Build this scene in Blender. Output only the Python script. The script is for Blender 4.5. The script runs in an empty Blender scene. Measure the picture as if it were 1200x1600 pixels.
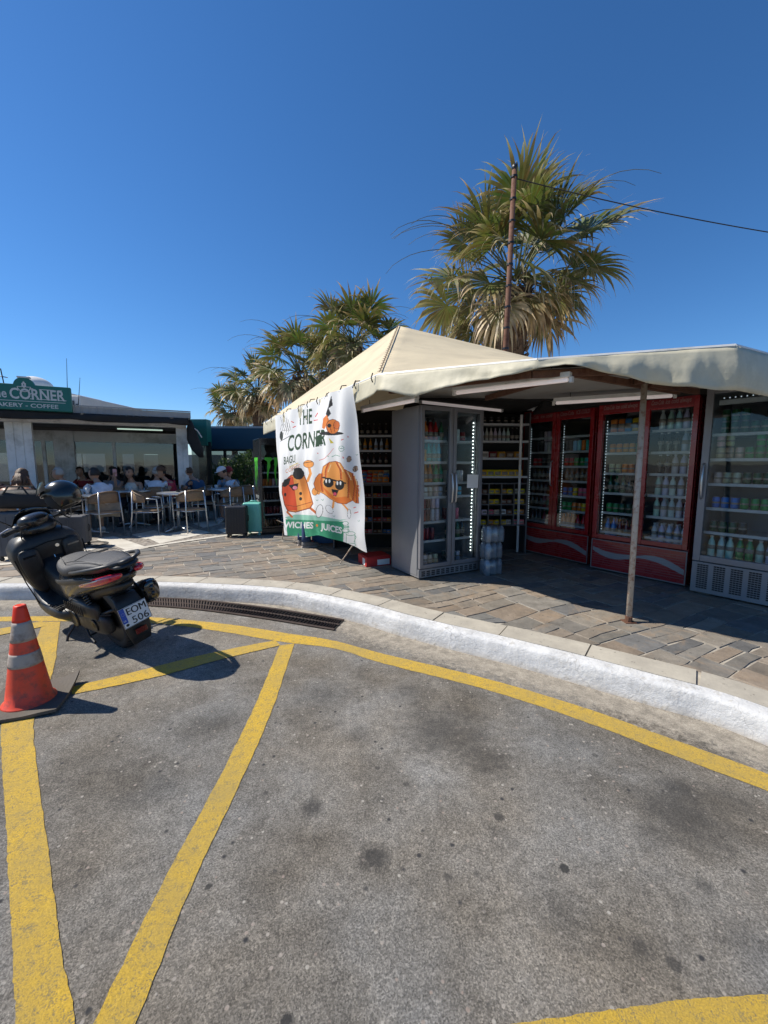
import bpy, bmesh, math, random
import numpy as np
from mathutils import Vector, Matrix, Euler, noise
random.seed(7)
R = math.radians
SC = bpy.context.scene
COL = SC.collection

# ------------------------------------------------------------------ camera, world, sun, exposure
CH = 1.45
FPX = 640.0
TILT = math.atan(75/FPX)
cam_d = bpy.data.cameras.new('camera'); cam = bpy.data.objects.new('camera', cam_d); COL.objects.link(cam)
cam.location = (0, 0, CH); cam.rotation_euler = (math.pi/2-TILT, 0, 0)
cam_d.sensor_fit = 'VERTICAL'; cam_d.sensor_height = 24.0; cam_d.lens = FPX/1600*24.0
cam_d.clip_start = 0.05; cam_d.clip_end = 2000
SC.camera = cam
SC.render.resolution_x = 768; SC.render.resolution_y = 1024

SUN_DIR = Vector((-0.90, 0.13, 1.0)).normalized()       # towards the sun
sun_d = bpy.data.lights.new('sun', 'SUN'); sun = bpy.data.objects.new('sun', sun_d); COL.objects.link(sun)
sun_d.energy = 5.0; sun_d.angle = R(0.5); sun_d.color = (1.0, 0.94, 0.84)
sun.rotation_euler = SUN_DIR.to_track_quat('Z', 'Y').to_euler(); sun.location = (-10, -1, 14)
W = bpy.data.worlds.new('World'); SC.world = W; W.use_nodes = True
wn = W.node_tree; wn.nodes.clear()
sky = wn.nodes.new('ShaderNodeTexSky'); sky.sky_type = 'NISHITA'; sky.sun_disc = False
sky.sun_elevation = math.asin(SUN_DIR.z); sky.sun_rotation = math.atan2(SUN_DIR.x, SUN_DIR.y)
sky.altitude = 300; sky.air_density = 1.0; sky.dust_density = 0.1; sky.ozone_density = 9.0
bg = wn.nodes.new('ShaderNodeBackground'); bg.inputs[1].default_value = 0.108
wo = wn.nodes.new('ShaderNodeOutputWorld')
hs = wn.nodes.new('ShaderNodeHueSaturation'); hs.inputs['Saturation'].default_value = 1.12; wn.links.new(sky.outputs[0], hs.inputs['Color']); wn.links.new(hs.outputs[0], bg.inputs[0]); wn.links.new(bg.outputs[0], wo.inputs[0])
SC.view_settings.view_transform = 'Standard'; SC.view_settings.look = 'None'
SC.view_settings.exposure = 0.35; SC.view_settings.gamma = 1.0
SC.render.engine = 'CYCLES'; SC.cycles.max_bounces = 8; SC.cycles.transparent_max_bounces = 16

# ------------------------------------------------------------------ measuring helpers (survey of the place)
def _ray(x, y):
    a = (x-600)/FPX; b = -(y-800)/FPX
    return Vector((a, math.cos(TILT)+b*math.sin(TILT), -math.sin(TILT)+b*math.cos(TILT)))
def G(x, y, z=0.0):            # the spot at height z seen in that direction
    d = _ray(x, y); t = (z-CH)/d.z
    return Vector((d.x*t, d.y*t, z))
def D(x, y, Y):                # the spot at distance Y seen in that direction
    d = _ray(x, y); t = Y/d.y
    return Vector((d.x*t, Y, CH+d.z*t))
PV = 0.15                      # pavement height

# ------------------------------------------------------------------ colours and materials
def H(s):
    s = s.lstrip('#'); c = [int(s[i:i+2], 16)/255 for i in (0, 2, 4)]
    return tuple((v/12.92 if v <= .04045 else ((v+.055)/1.055)**2.4) for v in c)
def c4(c): return (c[0], c[1], c[2], 1)
class NT:
    def __init__(s, name):
        s.m = bpy.data.materials.new(name); s.m.use_nodes = True; s.t = s.m.node_tree; s.t.nodes.clear()
        s.out = s.n('OutputMaterial'); s.b = s.n('BsdfPrincipled'); s.l(s.b.outputs[0], s.out.inputs[0])
    def n(s, typ, **kw):
        x = s.t.nodes.new('ShaderNode'+typ)
        for k, v in kw.items(): setattr(x, k, v)
        return x
    def l(s, a, b): s.t.links.new(a, b)
    def noise(s, vec, scale, detail=4, rough=.55, dist=0):
        x = s.n('TexNoise'); x.inputs['Scale'].default_value = scale; x.inputs['Detail'].default_value = detail
        x.inputs['Roughness'].default_value = rough; x.inputs['Distortion'].default_value = dist
        if vec: s.l(vec, x.inputs['Vector'])
        return x.outputs[0]
    def ramp(s, fac, stops, interp='LINEAR'):
        x = s.n('ValToRGB'); x.color_ramp.interpolation = interp; cr = x.color_ramp
        while len(cr.elements) < len(stops): cr.elements.new(.5)
        for e, (p, c) in zip(cr.elements, stops):
            e.position = p; e.color = c4(c) if hasattr(c, '__len__') else (c, c, c, 1)
        s.l(fac, x.inputs[0]); return x.outputs[0]
    def mix(s, fac, a, b, mode='MIX'):
        x = s.n('MixRGB', blend_type=mode)
        for v, i in ((fac, 0), (a, 1), (b, 2)):
            if hasattr(v, 'is_linked') or hasattr(v, 'links'): s.l(v, x.inputs[i])
            elif i == 0: x.inputs[0].default_value = v
            else: x.inputs[i].default_value = c4(v)
        return x.outputs[0]
    def bump(s, h, strength=.3, dist=.01, prev=None):
        x = s.n('Bump'); x.inputs['Strength'].default_value = strength; x.inputs['Distance'].default_value = dist
        s.l(h, x.inputs['Height'])
        if prev: s.l(prev, x.inputs['Normal'])
        return x.outputs[0]
    def pos(s): return s.n('NewGeometry').outputs['Position']
    def obj(s): return s.n('TexCoord').outputs['Object']
def mat(name, col, rough=.6, metal=0, var=.12, vs=6, bump=0, bs=60, coat=0, emit=0, spec=None, dirt=None, ds=3, attr=None, objcol=False, trans=0, world=False, rvar=.1):
    k = NT(name); v = k.pos() if world else k.obj()
    if attr:
        a = k.n('VertexColor', layer_name=attr).outputs[0]
    elif objcol:
        a = k.n('ObjectInfo').outputs['Color']
    else:
        a = k.n('RGB').outputs[0]; a.default_value = c4(col)
    nz = k.noise(v, vs, 5)
    if var: a = k.mix(1.0, a, k.ramp(nz, [(.25, 1-var), (.75, 1+var*.5)]), 'MULTIPLY')
    if dirt is not None:
        dm = k.ramp(k.noise(v, ds, 8, .68), [(.50, 0), (.68, 1)])
        a = k.mix(dm, a, dirt)
    k.l(a, k.b.inputs['Base Color'])
    k.l(k.ramp(nz, [(.2, max(0, rough-rvar)), (.8, min(1, rough+rvar))]), k.b.inputs['Roughness'])
    k.b.inputs['Metallic'].default_value = metal
    if coat: k.b.inputs['Coat Weight'].default_value = coat
    if spec is not None: k.b.inputs['Specular IOR Level'].default_value = spec
    if emit:
        k.l(a, k.b.inputs['Emission Color']); k.b.inputs['Emission Strength'].default_value = emit
    if bump: k.l(k.bump(k.noise(v, bs, 4), bump, .01), k.b.inputs['Normal'])
    if trans:
        tr = k.n('BsdfTranslucent'); k.l(a, tr.inputs[0]); mx = k.n('MixShader'); mx.inputs[0].default_value = trans
        k.l(k.b.outputs[0], mx.inputs[1]); k.l(tr.outputs[0], mx.inputs[2]); k.l(mx.outputs[0], k.out.inputs[0])
    return k.m
def glassmat(name, tint=(.93, .96, .96), ior=1.5, rough=.0, bump=0, boost=1.0, film=None):
    k = NT(name); tr = k.n('BsdfTransparent'); tr.inputs[0].default_value = c4(tint)
    gl = k.n('BsdfGlossy'); gl.inputs['Roughness'].default_value = rough; gl.inputs[0].default_value = (1, 1, 1, 1)
    fr = k.n('Fresnel'); fr.inputs[0].default_value = ior
    mu = k.n('Math', operation='MULTIPLY'); mu.inputs[1].default_value = boost; mu.use_clamp = True
    k.l(fr.outputs[0], mu.inputs[0])
    mx = k.n('MixShader'); k.l(mu.outputs[0], mx.inputs[0]); k.l(tr.outputs[0], mx.inputs[1]); k.l(gl.outputs[0], mx.inputs[2])
    o = mx.outputs[0]
    if bump: k.l(k.bump(k.noise(k.obj(), 3, 3), bump, .02), gl.inputs['Normal'])
    if film:
        df = k.n('BsdfDiffuse'); df.inputs[0].default_value = (.7, .72, .72, 1); m2 = k.n('MixShader')
        k.l(k.ramp(k.noise(k.obj(), 4, 6, .7), [(.3, film*.3), (.8, film*1.6)]), m2.inputs[0])
        k.l(o, m2.inputs[1]); k.l(df.outputs[0], m2.inputs[2]); o = m2.outputs[0]
    k.l(o, k.out.inputs[0]); return k.m

M = {}
M['white_paint'] = mat('white_metal', (.62, .62, .60), .45, dirt=(.45, .43, .38), ds=4)
M['alu'] = mat('aluminium', (.60, .61, .62), .35, .85, var=.08)
M['alu_frame'] = mat('white_profile', (.70, .70, .69), .4, 0, var=.1, dirt=(.38, .37, .34), ds=2)
M['grey_steel'] = mat('grey_coated_steel', (.235, .24, .25), .38, .25, var=.12, vs=3, dirt=(.22, .22, .24), ds=4)
M['door_steel'] = mat('door_steel', (.21, .21, .225), .35, .3, var=.1)
M['red_coat'] = mat('red_coated_steel', (.30, .008, .012), .28, 0, var=.15, coat=.4)
M['red_dark'] = mat('dark_red_panel', (.22, .006, .010), .4, 0, var=.15)
M['black_plastic'] = mat('black_plastic', (.020, .020, .020), .45, var=.35, dirt=(.045, .042, .036), ds=8, bump=.1, bs=300)
M['black_gloss'] = mat('black_gloss', (.010, .010, .011), .10, var=.2, coat=.8, rvar=.04)
M['black_paint'] = mat('satin_black_paint', (.016, .016, .017), .28, var=.25, coat=.3, dirt=(.05, .047, .042), ds=9)
M['seat_vinyl'] = mat('seat_vinyl', (.040, .040, .042), .55, var=.25, bump=.35, bs=400)
M['rubber'] = mat('rubber', (.022, .021, .020), .8, var=.4, bump=.3, bs=90)
M['engine'] = mat('engine_casing', (.030, .029, .028), .5, .2, var=.35, vs=14, dirt=(.07, .06, .05), ds=12, bump=.15, bs=120)
M['chrome'] = mat('chrome', (.6, .6, .6), .15, 1, var=.05)
M['dark_metal'] = mat('dark_metal', (.05, .05, .05), .4, .8, var=.3)
M['red_lens'] = mat('red_lens', (.62, .015, .04), .12, 0, var=.25, coat=1, vs=30)
M['red_lens_dim'] = mat('dull_red_reflector', (.16, .01, .01), .3, 0, var=.3)
M['glass'] = glassmat('cooler_glass', (.86, .90, .91), 1.45, 0, .02, .6)
M['window_glass'] = glassmat('window_glass', (.48, .52, .52), 1.6, 0, .05, 1.5, .01)
M['clear_vinyl'] = glassmat('clear_vinyl_sheet', (.60, .62, .62), 1.5, .08, .5, 1.6, .05)
M['shelf'] = mat('shelf_white', (.55, .56, .57), .45)
M['cool_in'] = mat('cooler_liner', (.20, .22, .24), .5, var=.1)
M['cool_in_dark'] = mat('cooler_liner_dark', (.06, .065, .07), .5)
M['led'] = mat('led', (.95, 1, .93), .5, emit=9.0, var=0)
M['led_soft'] = mat('led_strip', (.8, .92, 1.0), .5, emit=.4, var=0)
M['tube'] = mat('fluorescent_tube', (.92, .82, .80), .5, emit=.16, var=.02)
M['warm_lamp'] = mat('warm_lamp', (1, .80, .40), .5, emit=2.2, var=0)
M['rust'] = mat('rusty_steel', (.16, .075, .045), .8, .2, var=.4, vs=12, bump=.4, bs=80, dirt=(.09, .03, .015), ds=10)
M['rust_paint'] = mat('rust_spotted_white_paint', (.50, .42, .33), .6, 0, var=.2, dirt=(.22, .075, .025), ds=24, bump=.3, bs=60)
M['fabric'] = mat('canopy_fabric', (.58, .49, .33), .85, var=.16, vs=1.8, bump=.2, bs=250, world=True, dirt=(.46, .39, .27), ds=1.5)
M['valance'] = mat('valance_vinyl', (.62, .57, .42), .6, var=.16, vs=4, bump=.35, bs=14, world=True, dirt=(.50, .46, .33), ds=3, trans=.14)
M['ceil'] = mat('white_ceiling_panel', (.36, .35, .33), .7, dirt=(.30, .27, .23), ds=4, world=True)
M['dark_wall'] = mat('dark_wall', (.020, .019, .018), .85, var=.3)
M['wood'] = mat('dark_wood', (.05, .03, .02), .6, var=.3)
M['rack'] = mat('grey_rack', (.12, .12, .125), .5, .3)
M['cardboard'] = mat('cardboard', (.30, .20, .12), .85)
M['rattan'] = mat('rattan_weave', (.30, .19, .11), .6, var=.35, vs=40, bump=.9, bs=160)
M['slat'] = mat('seat_slat_wood', (.34, .22, .13), .5, var=.3, vs=15)
M['tabletop'] = mat('table_top', (.42, .34, .29), .35, var=.12, vs=10)
M['teal'] = mat('teal_sign', (.004, .13, .105), .4, var=.1)
M['sign_white'] = mat('sign_lettering', (.55, .56, .55), .5, var=.05)
M['navy'] = mat('petrol_blue_cladding', (.006, .045, .08), .5, var=.12)
M['roof_grey'] = mat('roof_cladding', (.33, .33, .33), .6, var=.15, world=True)
M['awn_black'] = mat('black_awning_cloth', (.012, .013, .015), .8, bump=.4, bs=40)
M['plaster'] = mat('white_plaster', (.66, .65, .62), .8, var=.08, bump=.2, bs=30, world=True)
M['skin'] = mat('skin', (.42, .23, .15), .5, var=.1, objcol=False)
M['skin_tan'] = mat('tanned_skin', (.30, .15, .09), .5, var=.1)
M['cone_o'] = mat('orange_cone_rubber', (.80, .070, .025), .45, var=.2, vs=12, dirt=(.30, .06, .04), ds=16)
M['cone_w'] = mat('grey_white_reflective_band', (.42, .35, .29), .5, var=.2, dirt=(.16, .10, .07), ds=8)
M['cone_tip'] = mat('bright_orange_tip', (.95, .07, .03), .3, var=.1, trans=.35)
M['cone_base'] = mat('dirty_rubber_base', (.10, .085, .068), .8, var=.3, bump=.3, bs=60, vs=14)
M['shell_black'] = mat('suitcase_black_shell', (.022, .022, .024), .4, var=.2)
M['shell_mint'] = mat('suitcase_mint_shell', (.16, .52, .42), .35, var=.1)
M['shell_grey'] = mat('suitcase_grey_fabric', (.10, .10, .105), .7, var=.2, bump=.3, bs=200)
M['helmet'] = mat('helmet_black', (.012, .015, .014), .22, var=.15, coat=.5)
M['foam'] = mat('helmet_lining', (.03, .03, .03), .9)
M['objcol'] = mat('product_print', (1, 1, 1), .35, objcol=True, var=.12, vs=30)
M['objcol_metal'] = mat('can_print', (1, 1, 1), .3, .08, objcol=True, var=.1, vs=30)
M['objcol_glass'] = mat('bottle_body', (1, 1, 1), .12, 0, objcol=True, var=.1, coat=.6)
M['can_end'] = mat('can_end', (.25, .25, .25), .4, .3)
M['label_white'] = mat('product_label', (.34, .30, .25), .6, var=.4, vs=90)
M['paper'] = mat('paper', (.72, .72, .70), .8, var=.05, bump=.2, bs=12)
M['water_pack'] = mat('shrink_wrapped_water', (.42, .50, .58), .18, 0, var=.35, vs=18, coat=.7, bump=.5, bs=30, trans=.35)
M['cloth_attr'] = mat('printed_cloth', (1, 1, 1), .8, attr='Col', var=.05, vs=5, bump=.15, bs=300, trans=.12)
M['palm_leaf'] = mat('palm_leaf', (1, 1, 1), .5, attr='Col', var=.25, vs=3, trans=.3, world=True)
M['palm_trunk'] = mat('palm_trunk', (.13, .085, .06), .9, var=.45, vs=9, bump=.8, bs=25, dirt=(.05, .03, .02), ds=7)
M['shrub'] = mat('shrub_leaf', (.06, .11, .025), .5, var=.4, vs=5, trans=.3)
M['claw'] = mat('green_claw_print', (.10, .62, .05), .5, var=.1)
M['blackcase'] = mat('black_cooler_case', (.012, .012, .013), .3, var=.2, coat=.3)

# ------------------------------------------------------------------ mesh builder
class MB:
    def __init__(s): s.v = []; s.f = []; s.c = []; s.T = Matrix.Identity(4); s.col = None; s.mi = []; s.m = 0
    def add(s, vs, fs):
        b = len(s.v); s.v += [s.T @ Vector(p) for p in vs]; s.f += [tuple(b+i for i in f) for f in fs]
        s.mi += [s.m]*len(fs)
        if s.col is not None: s.c += [s.col]*len(vs)
        return s
    def box(s, c, d, rot=None):
        x, y, z = d[0]/2, d[1]/2, d[2]/2
        vs = [Vector((i*x, j*y, k*z)) for k in (-1, 1) for j in (-1, 1) for i in (-1, 1)]
        if rot: m = Euler(rot).to_matrix(); vs = [m @ p for p in vs]
        return s.add([p+Vector(c) for p in vs], [(0, 2, 3, 1), (4, 5, 7, 6), (0, 1, 5, 4), (2, 6, 7, 3), (0, 4, 6, 2), (1, 3, 7, 5)])
    def bx(s, x0, x1, y0, y1, z0, z1): return s.box(((x0+x1)/2, (y0+y1)/2, (z0+z1)/2), (x1-x0, y1-y0, z1-z0))
    def tube(s, pts, r, n=8, caps=True, flat=1.0):
        pts = [Vector(p) for p in pts]; rs = r if hasattr(r, '__len__') else [r]*len(pts)
        vs = []; fs = []; up = None
        for i, p in enumerate(pts):
            t = (pts[min(i+1, len(pts)-1)]-pts[max(i-1, 0)]).normalized()
            if up is None: up = Vector((0, 0, 1)) if abs(t.z) < .9 else Vector((1, 0, 0))
            a = t.cross(up); a = a.normalized() if a.length > 1e-6 else t.orthogonal().normalized()
            b = a.cross(t).normalized(); up = b
            for k in range(n):
                th = 2*math.pi*k/n; vs.append(p+(a*math.cos(th)*rs[i]+b*math.sin(th)*rs[i]*flat))
        for i in range(len(pts)-1):
            for k in range(n):
                fs.append((i*n+k, i*n+(k+1) % n, (i+1)*n+(k+1) % n, (i+1)*n+k))
        if caps: fs += [tuple(reversed(range(n))), tuple((len(pts)-1)*n+k for k in range(n))]
        return s.add(vs, fs)
    def lathe(s, prof, n=24, c=(0, 0, 0), axis='Z'):
        vs = []; fs = []
        for r, z in prof:
            for k in range(n):
                a = 2*math.pi*k/n; x, y = r*math.cos(a), r*math.sin(a)
                p = (x, y, z) if axis == 'Z' else ((x, z, y) if axis == 'Y' else (z, x, y))
                vs.append(Vector(p)+Vector(c))
        for i in range(len(prof)-1):
            for k in range(n): fs.append((i*n+k, i*n+(k+1) % n, (i+1)*n+(k+1) % n, (i+1)*n+k))
        fs += [tuple(reversed(range(n))), tuple((len(prof)-1)*n+k for k in range(n))]
        return s.add(vs, fs)
    def rings(s, secs, n=16, p=2.6, axis='X'):
        # secs: (pos along axis, c1, c2, h1, h2[, power])
        vs = []; fs = []
        for sc in secs:
            x, a, b, ha, hb = sc[:5]; q = 2/(sc[5] if len(sc) > 5 else p)
            for k in range(n):
                th = 2*math.pi*k/n; c, d = math.cos(th), math.sin(th)
                u = a+ha*math.copysign(abs(c)**q, c); w = b+hb*math.copysign(abs(d)**q, d)
                vs.append((x, u, w) if axis == 'X' else ((u, w, x) if axis == 'Z' else (u, x, w)))
        for i in range(len(secs)-1):
            for k in range(n): fs.append((i*n+k, i*n+(k+1) % n, (i+1)*n+(k+1) % n, (i+1)*n+k))
        fs += [tuple(reversed(range(n))), tuple((len(secs)-1)*n+k for k in range(n))]
        return s.add(vs, fs)
    def prism(s, poly, z0, z1):
        n = len(poly)
        vs = [(p[0], p[1], z0) for p in poly]+[(p[0], p[1], z1) for p in poly]
        return s.add(vs, [tuple(reversed(range(n))), tuple(range(n, 2*n))]+[(i, (i+1) % n, n+(i+1) % n, n+i) for i in range(n)])
    def ell(s, c, r, n=12, m=8, rot=None):
        vs = []; fs = []; mt = Euler(rot).to_matrix() if rot else Matrix.Identity(3)
        for i in range(m+1):
            ph = math.pi*i/m
            for k in range(n):
                th = 2*math.pi*k/n
                vs.append(mt @ Vector((r[0]*math.sin(ph)*math.cos(th), r[1]*math.sin(ph)*math.sin(th), r[2]*math.cos(ph)))+Vector(c))
        for i in range(m):
            for k in range(n): fs.append((i*n+k, (i+1)*n+k, (i+1)*n+(k+1) % n, i*n+(k+1) % n))
        return s.add(vs, fs)
    def build(s, name, m, parent=None, smooth=False, bevel=0, sub=0, autos=None, seg=2):
        me = bpy.data.meshes.new(name); me.from_pydata([tuple(p) for p in s.v], [], s.f)
        ms = m if isinstance(m, (list, tuple)) else [m]
        for q in ms: me.materials.append(q)
        if len(ms) > 1: me.polygons.foreach_set('material_index', s.mi)
        if s.c:
            a = me.color_attributes.new('Col', 'FLOAT_COLOR', 'POINT')
            a.data.foreach_set('color', [x for c in s.c for x in (c[0], c[1], c[2], 1)])
        bm = bmesh.new(); bm.from_mesh(me); bmesh.ops.remove_doubles(bm, verts=bm.verts, dist=1e-6)
        bmesh.ops.recalc_face_normals(bm, faces=bm.faces); bm.to_mesh(me); bm.free()
        if smooth: me.polygons.foreach_set('use_smooth', [True]*len(me.polygons))
        o = bpy.data.objects.new(name, me); COL.objects.link(o)
        if parent: o.parent = parent
        if bevel:
            b = o.modifiers.new('bevel', 'BEVEL'); b.width = bevel; b.segments = seg; b.limit_method = 'ANGLE'; b.angle_limit = R(40)
            me.polygons.foreach_set('use_smooth', [True]*len(me.polygons)); b.harden_normals = True
        if sub:
            q = o.modifiers.new('sub', 'SUBSURF'); q.levels = sub; q.render_levels = sub
        return o
def tag(o, label=None, cat=None, group=None, kind=None):
    if label: o['label'] = label
    if cat: o['category'] = cat
    if group: o['group'] = group
    if kind: o['kind'] = kind
    return o
def thing(name, label, cat, loc=(0, 0, 0), rz=0, group=None):
    o = bpy.data.objects.new(name, None); COL.objects.link(o); o.empty_display_size = .1
    o.location = loc; o.rotation_euler = (0, 0, rz)
    return tag(o, label, cat, group)
def struct(name, mb, m, **kw):
    return tag(mb.build(name, m, **kw), kind='structure')
def copy_tree(o, parent=None):
    c = o.copy(); COL.objects.link(c)
    if parent: c.parent = parent
    for ch in list(o.children): copy_tree(ch, c)
    return c
_ft = {}
def text_tris(txt, bold=.0):
    key = (txt, bold)
    if key in _ft: return _ft[key]
    if 'M' in txt and bold:            # this glyph breaks when offset: thicken it with shifted copies instead
        vs, tr, w, h = text_tris(txt, 0); n0 = len(vs); V = []; T = []
        for j, d in enumerate((-1, -.33, .33, 1)):
            V += [(x+d*(bold+.012), y) for x, y in vs]; T += [tuple(i+j*n0 for i in t) for t in tr]
        _ft[key] = (V, T, w, h); return _ft[key]
    cu = bpy.data.curves.new('t', 'FONT'); cu.body = txt; cu.size = 1; cu.offset = bold; cu.resolution_u = 3
    o = bpy.data.objects.new('t', cu); COL.objects.link(o)
    dg = bpy.context.evaluated_depsgraph_get(); me = bpy.data.meshes.new_from_object(o.evaluated_get(dg))
    me.calc_loop_triangles(); vs = [v.co.to_2d() for v in me.vertices]
    tr = [tuple(t.vertices) for t in me.loop_triangles]
    xs = [v.x for v in vs]; ys = [v.y for v in vs]
    x0, x1, y0 = min(xs), max(xs), 0
    vs = [((v.x-x0), v.y) for v in vs]
    bpy.data.objects.remove(o); bpy.data.curves.remove(cu); bpy.data.meshes.remove(me)
    _ft[key] = (vs, tr, x1-x0, max(ys)); return _ft[key]
def text_mb(mb, txt, org, ux, uy, width=None, height=None, bold=0, off=None):
    """lettering as real flat glyph shapes; ux, uy unit vectors, org bottom left"""
    vs, tr, w, h = text_tris(txt, bold); capw = width/w if width else height/.7; caph = height/.7 if height else capw
    org = Vector(org); ux = Vector(ux); uy = Vector(uy)
    mb.add([org+ux*(x*capw)+uy*(y*caph) for x, y in vs], tr)
    return mb
def lerp(a, b, t): return a+(b-a)*t
def interp(xs, ys, x): return float(np.interp(x, xs, ys))

# ------------------------------------------------------------------ the ground
def smoothpoly(pts, n=8):
    out = []
    for i in range(len(pts)-1):
        p0 = pts[max(i-1, 0)]; p1 = pts[i]; p2 = pts[i+1]; p3 = pts[min(i+2, len(pts)-1)]
        for k in range(n):
            t = k/n
            out.append(.5*((2*p1)+(p2-p0)*t+(2*p0-5*p1+4*p2-p3)*t*t+(3*p1-p0-3*p2+p3)*t**3))
    out.append(pts[-1]); return out
kb = [G(0, 938), G(120, 936), G(240, 935), G(420, 945), G(540, 968), G(640, 998), G(800, 1040), G(1000, 1098), G(1200, 1166)]
kb = [Vector((-14, 5.0, 0)), Vector((-9, 4.55, 0)), Vector((-6, 4.33, 0))]+kb+[Vector((2.62, .9, 0)), Vector((3.2, -1.2, 0)), Vector((3.9, -5, 0))]
kb = smoothpoly(kb, 10)
def offs(poly, d):
    out = []
    for i, p in enumerate(poly):
        t = (poly[min(i+1, len(poly)-1)]-poly[max(i-1, 0)]).normalized()
        n = Vector((-t.y, t.x, 0)); out.append(p+n*d)
    return out
def ribbon(mb, a, b):
    n = len(a); mb.add(list(a)+list(b), [(i, i+1, n+i+1, n+i) for i in range(n-1)])
def wz(p, z): return Vector((p.x, p.y, z))

# asphalt
k = NT('asphalt'); v = k.pos()
fn = k.noise(v, 150, 5, .85); gv = k.n('TexVoronoi', feature='F1'); gv.inputs['Scale'].default_value = 230; k.l(v, gv.inputs['Vector'])
gs = k.n('SeparateXYZ'); k.l(gv.outputs['Color'], gs.inputs[0]); gmx = k.n('Math', operation='MULTIPLY_ADD'); k.l(gs.outputs[0], gmx.inputs[0]); gmx.inputs[1].default_value = .22
gad = k.n('Math', operation='MULTIPLY_ADD'); k.l(fn, gad.inputs[0]); gad.inputs[1].default_value = .78; gad.inputs[2].default_value = 0; k.l(gad.outputs[0], gmx.inputs[2])
fine = gmx.outputs[0]; mid = k.noise(v, 22, 5, .7); big = k.noise(v, .8, 5, .6)
base = k.ramp(fine, [(.30, (.075, .069, .060)), (.5, (.190, .176, .156)), (.70, (.37, .34, .30))])
base = k.mix(1, base, k.ramp(big, [(.30, .60), (.5, 1.0), (.70, 1.30)]), 'MULTIPLY')
pat = k.noise(v, 3.2, 7, .68, .6); base = k.mix(1, base, k.ramp(pat, [(.32, .72), (.5, 1.0), (.7, 1.16)]), 'MULTIPLY')
tint = k.noise(v, 1.6, 4, .5); base = k.mix(1, base, k.ramp(tint, [(.35, (1.06, 1.0, .90)), (.65, (.96, 1.0, 1.04))]), 'MULTIPLY')
base = k.mix(1, base, k.ramp(mid, [(.3, .74), (.7, 1.22)]), 'MULTIPLY')
vo = k.n('TexVoronoi', feature='F1'); vo.inputs['Scale'].default_value = 34; k.l(v, vo.inputs['Vector']); vo.inputs['Randomness'].default_value = 1
st = k.ramp(vo.outputs['Distance'], [(.0, 1), (.16, 1), (.24, 0)])
pick = k.ramp(vo.outputs['Color'], [(.70, 0), (.73, 1)])
stm = k.mix(1, st, pick, 'MULTIPLY')
base = k.mix(stm, base, k.ramp(k.noise(v, 9, 2), [(.4, (.40, .37, .32)), (.6, (.30, .24, .20))]))
vo2 = k.n('TexVoronoi', feature='F1'); vo2.inputs['Scale'].default_value = 19; k.l(v, vo2.inputs['Vector'])
sp = k.mix(1, k.ramp(vo2.outputs['Distance'], [(.0, 1), (.10, 1), (.22, 0)]), k.ramp(vo2.outputs['Color'], [(.72, 0), (.78, 1)]), 'MULTIPLY')
base = k.mix(sp, base, (.045, .044, .045))
# oil stains with a place of their own
def stain(cx, cy, r, soft, amt, col=(.035, .034, .033), sq=1):
    global base
    mp = k.n('Mapping'); mp.inputs['Location'].default_value = (-cx, -cy*sq, 0); mp.inputs['Scale'].default_value = (1, sq, 0)
    dst = k.n('VectorMath', operation='DISTANCE')
    nz = k.n('TexNoise'); nz.inputs['Scale'].default_value = 2.2/max(r, .03); nz.inputs['Detail'].default_value = 5; k.l(v, nz.inputs['Vector'])
    k.l(v, mp.inputs[0]); ln = k.n('VectorMath', operation='LENGTH'); k.l(mp.outputs[0], ln.inputs[0])
    ad = k.n('Math', operation='MULTIPLY_ADD'); k.l(nz.outputs[0], ad.inputs[0]); ad.inputs[1].default_value = r*1.1; k.l(ln.outputs['Value'], ad.inputs[2])
    ms = k.n('MapRange'); ms.inputs[1].default_value = r*1.5-soft*r*.5; ms.inputs[2].default_value = r*1.5+soft*r*.5; ms.inputs[3].default_value = amt; ms.inputs[4].default_value = 0
    k.l(ad.outputs[0], ms.inputs[0]); base = k.mix(ms.outputs[0], base, col)
for (px, py, r, so, am) in [(487, 1262, .045, .9, .7), (585, 1340, .05, .9, .75), (780, 1277, .022, .5, .7), (882, 1357, .018, .3, .9), (1065, 1275, .15, 1.1, .62), (690, 1140, .20, 1.2, .62), (640, 1080, .12, 1.3, .5), (760, 1190, .10, 1.3, .5), (560, 1150, .07, 1.4, .4), (1140, 1250, .08, 1.2, .4), (1060, 1230, .07, .9, .55), (1020, 1310, .06, 1.1, .4), (330, 1130, .12, 1.5, .35), (250, 1230, .09, 1.5, .35), (860, 1420, .08, 1.5, .3), (1180, 1480, .07, 1.3, .4), (1000, 1480, .03, 1, .5), (700, 1370, .016, .6, .6), (590, 1200, .012, .5, .6), (415, 1240, .014, .6, .5), (745, 1365, .012, .5, .5), (930, 1180, .014, .5, .6), (326, 1385, .013, .4, .8), (448, 1594, .016, .4, .9), (1053, 1507, .02, .5, .6), (1100, 1385, .03, .8, .5), (635, 1225, .015, .4, .6), (500, 1085, .14, 1.4, .4), (700, 1050, .10, 1.4, .35), (1100, 1160, .10, 1.2, .45)]:
    p = G(px, py); stain(p.x, p.y, r, so, am)
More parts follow.
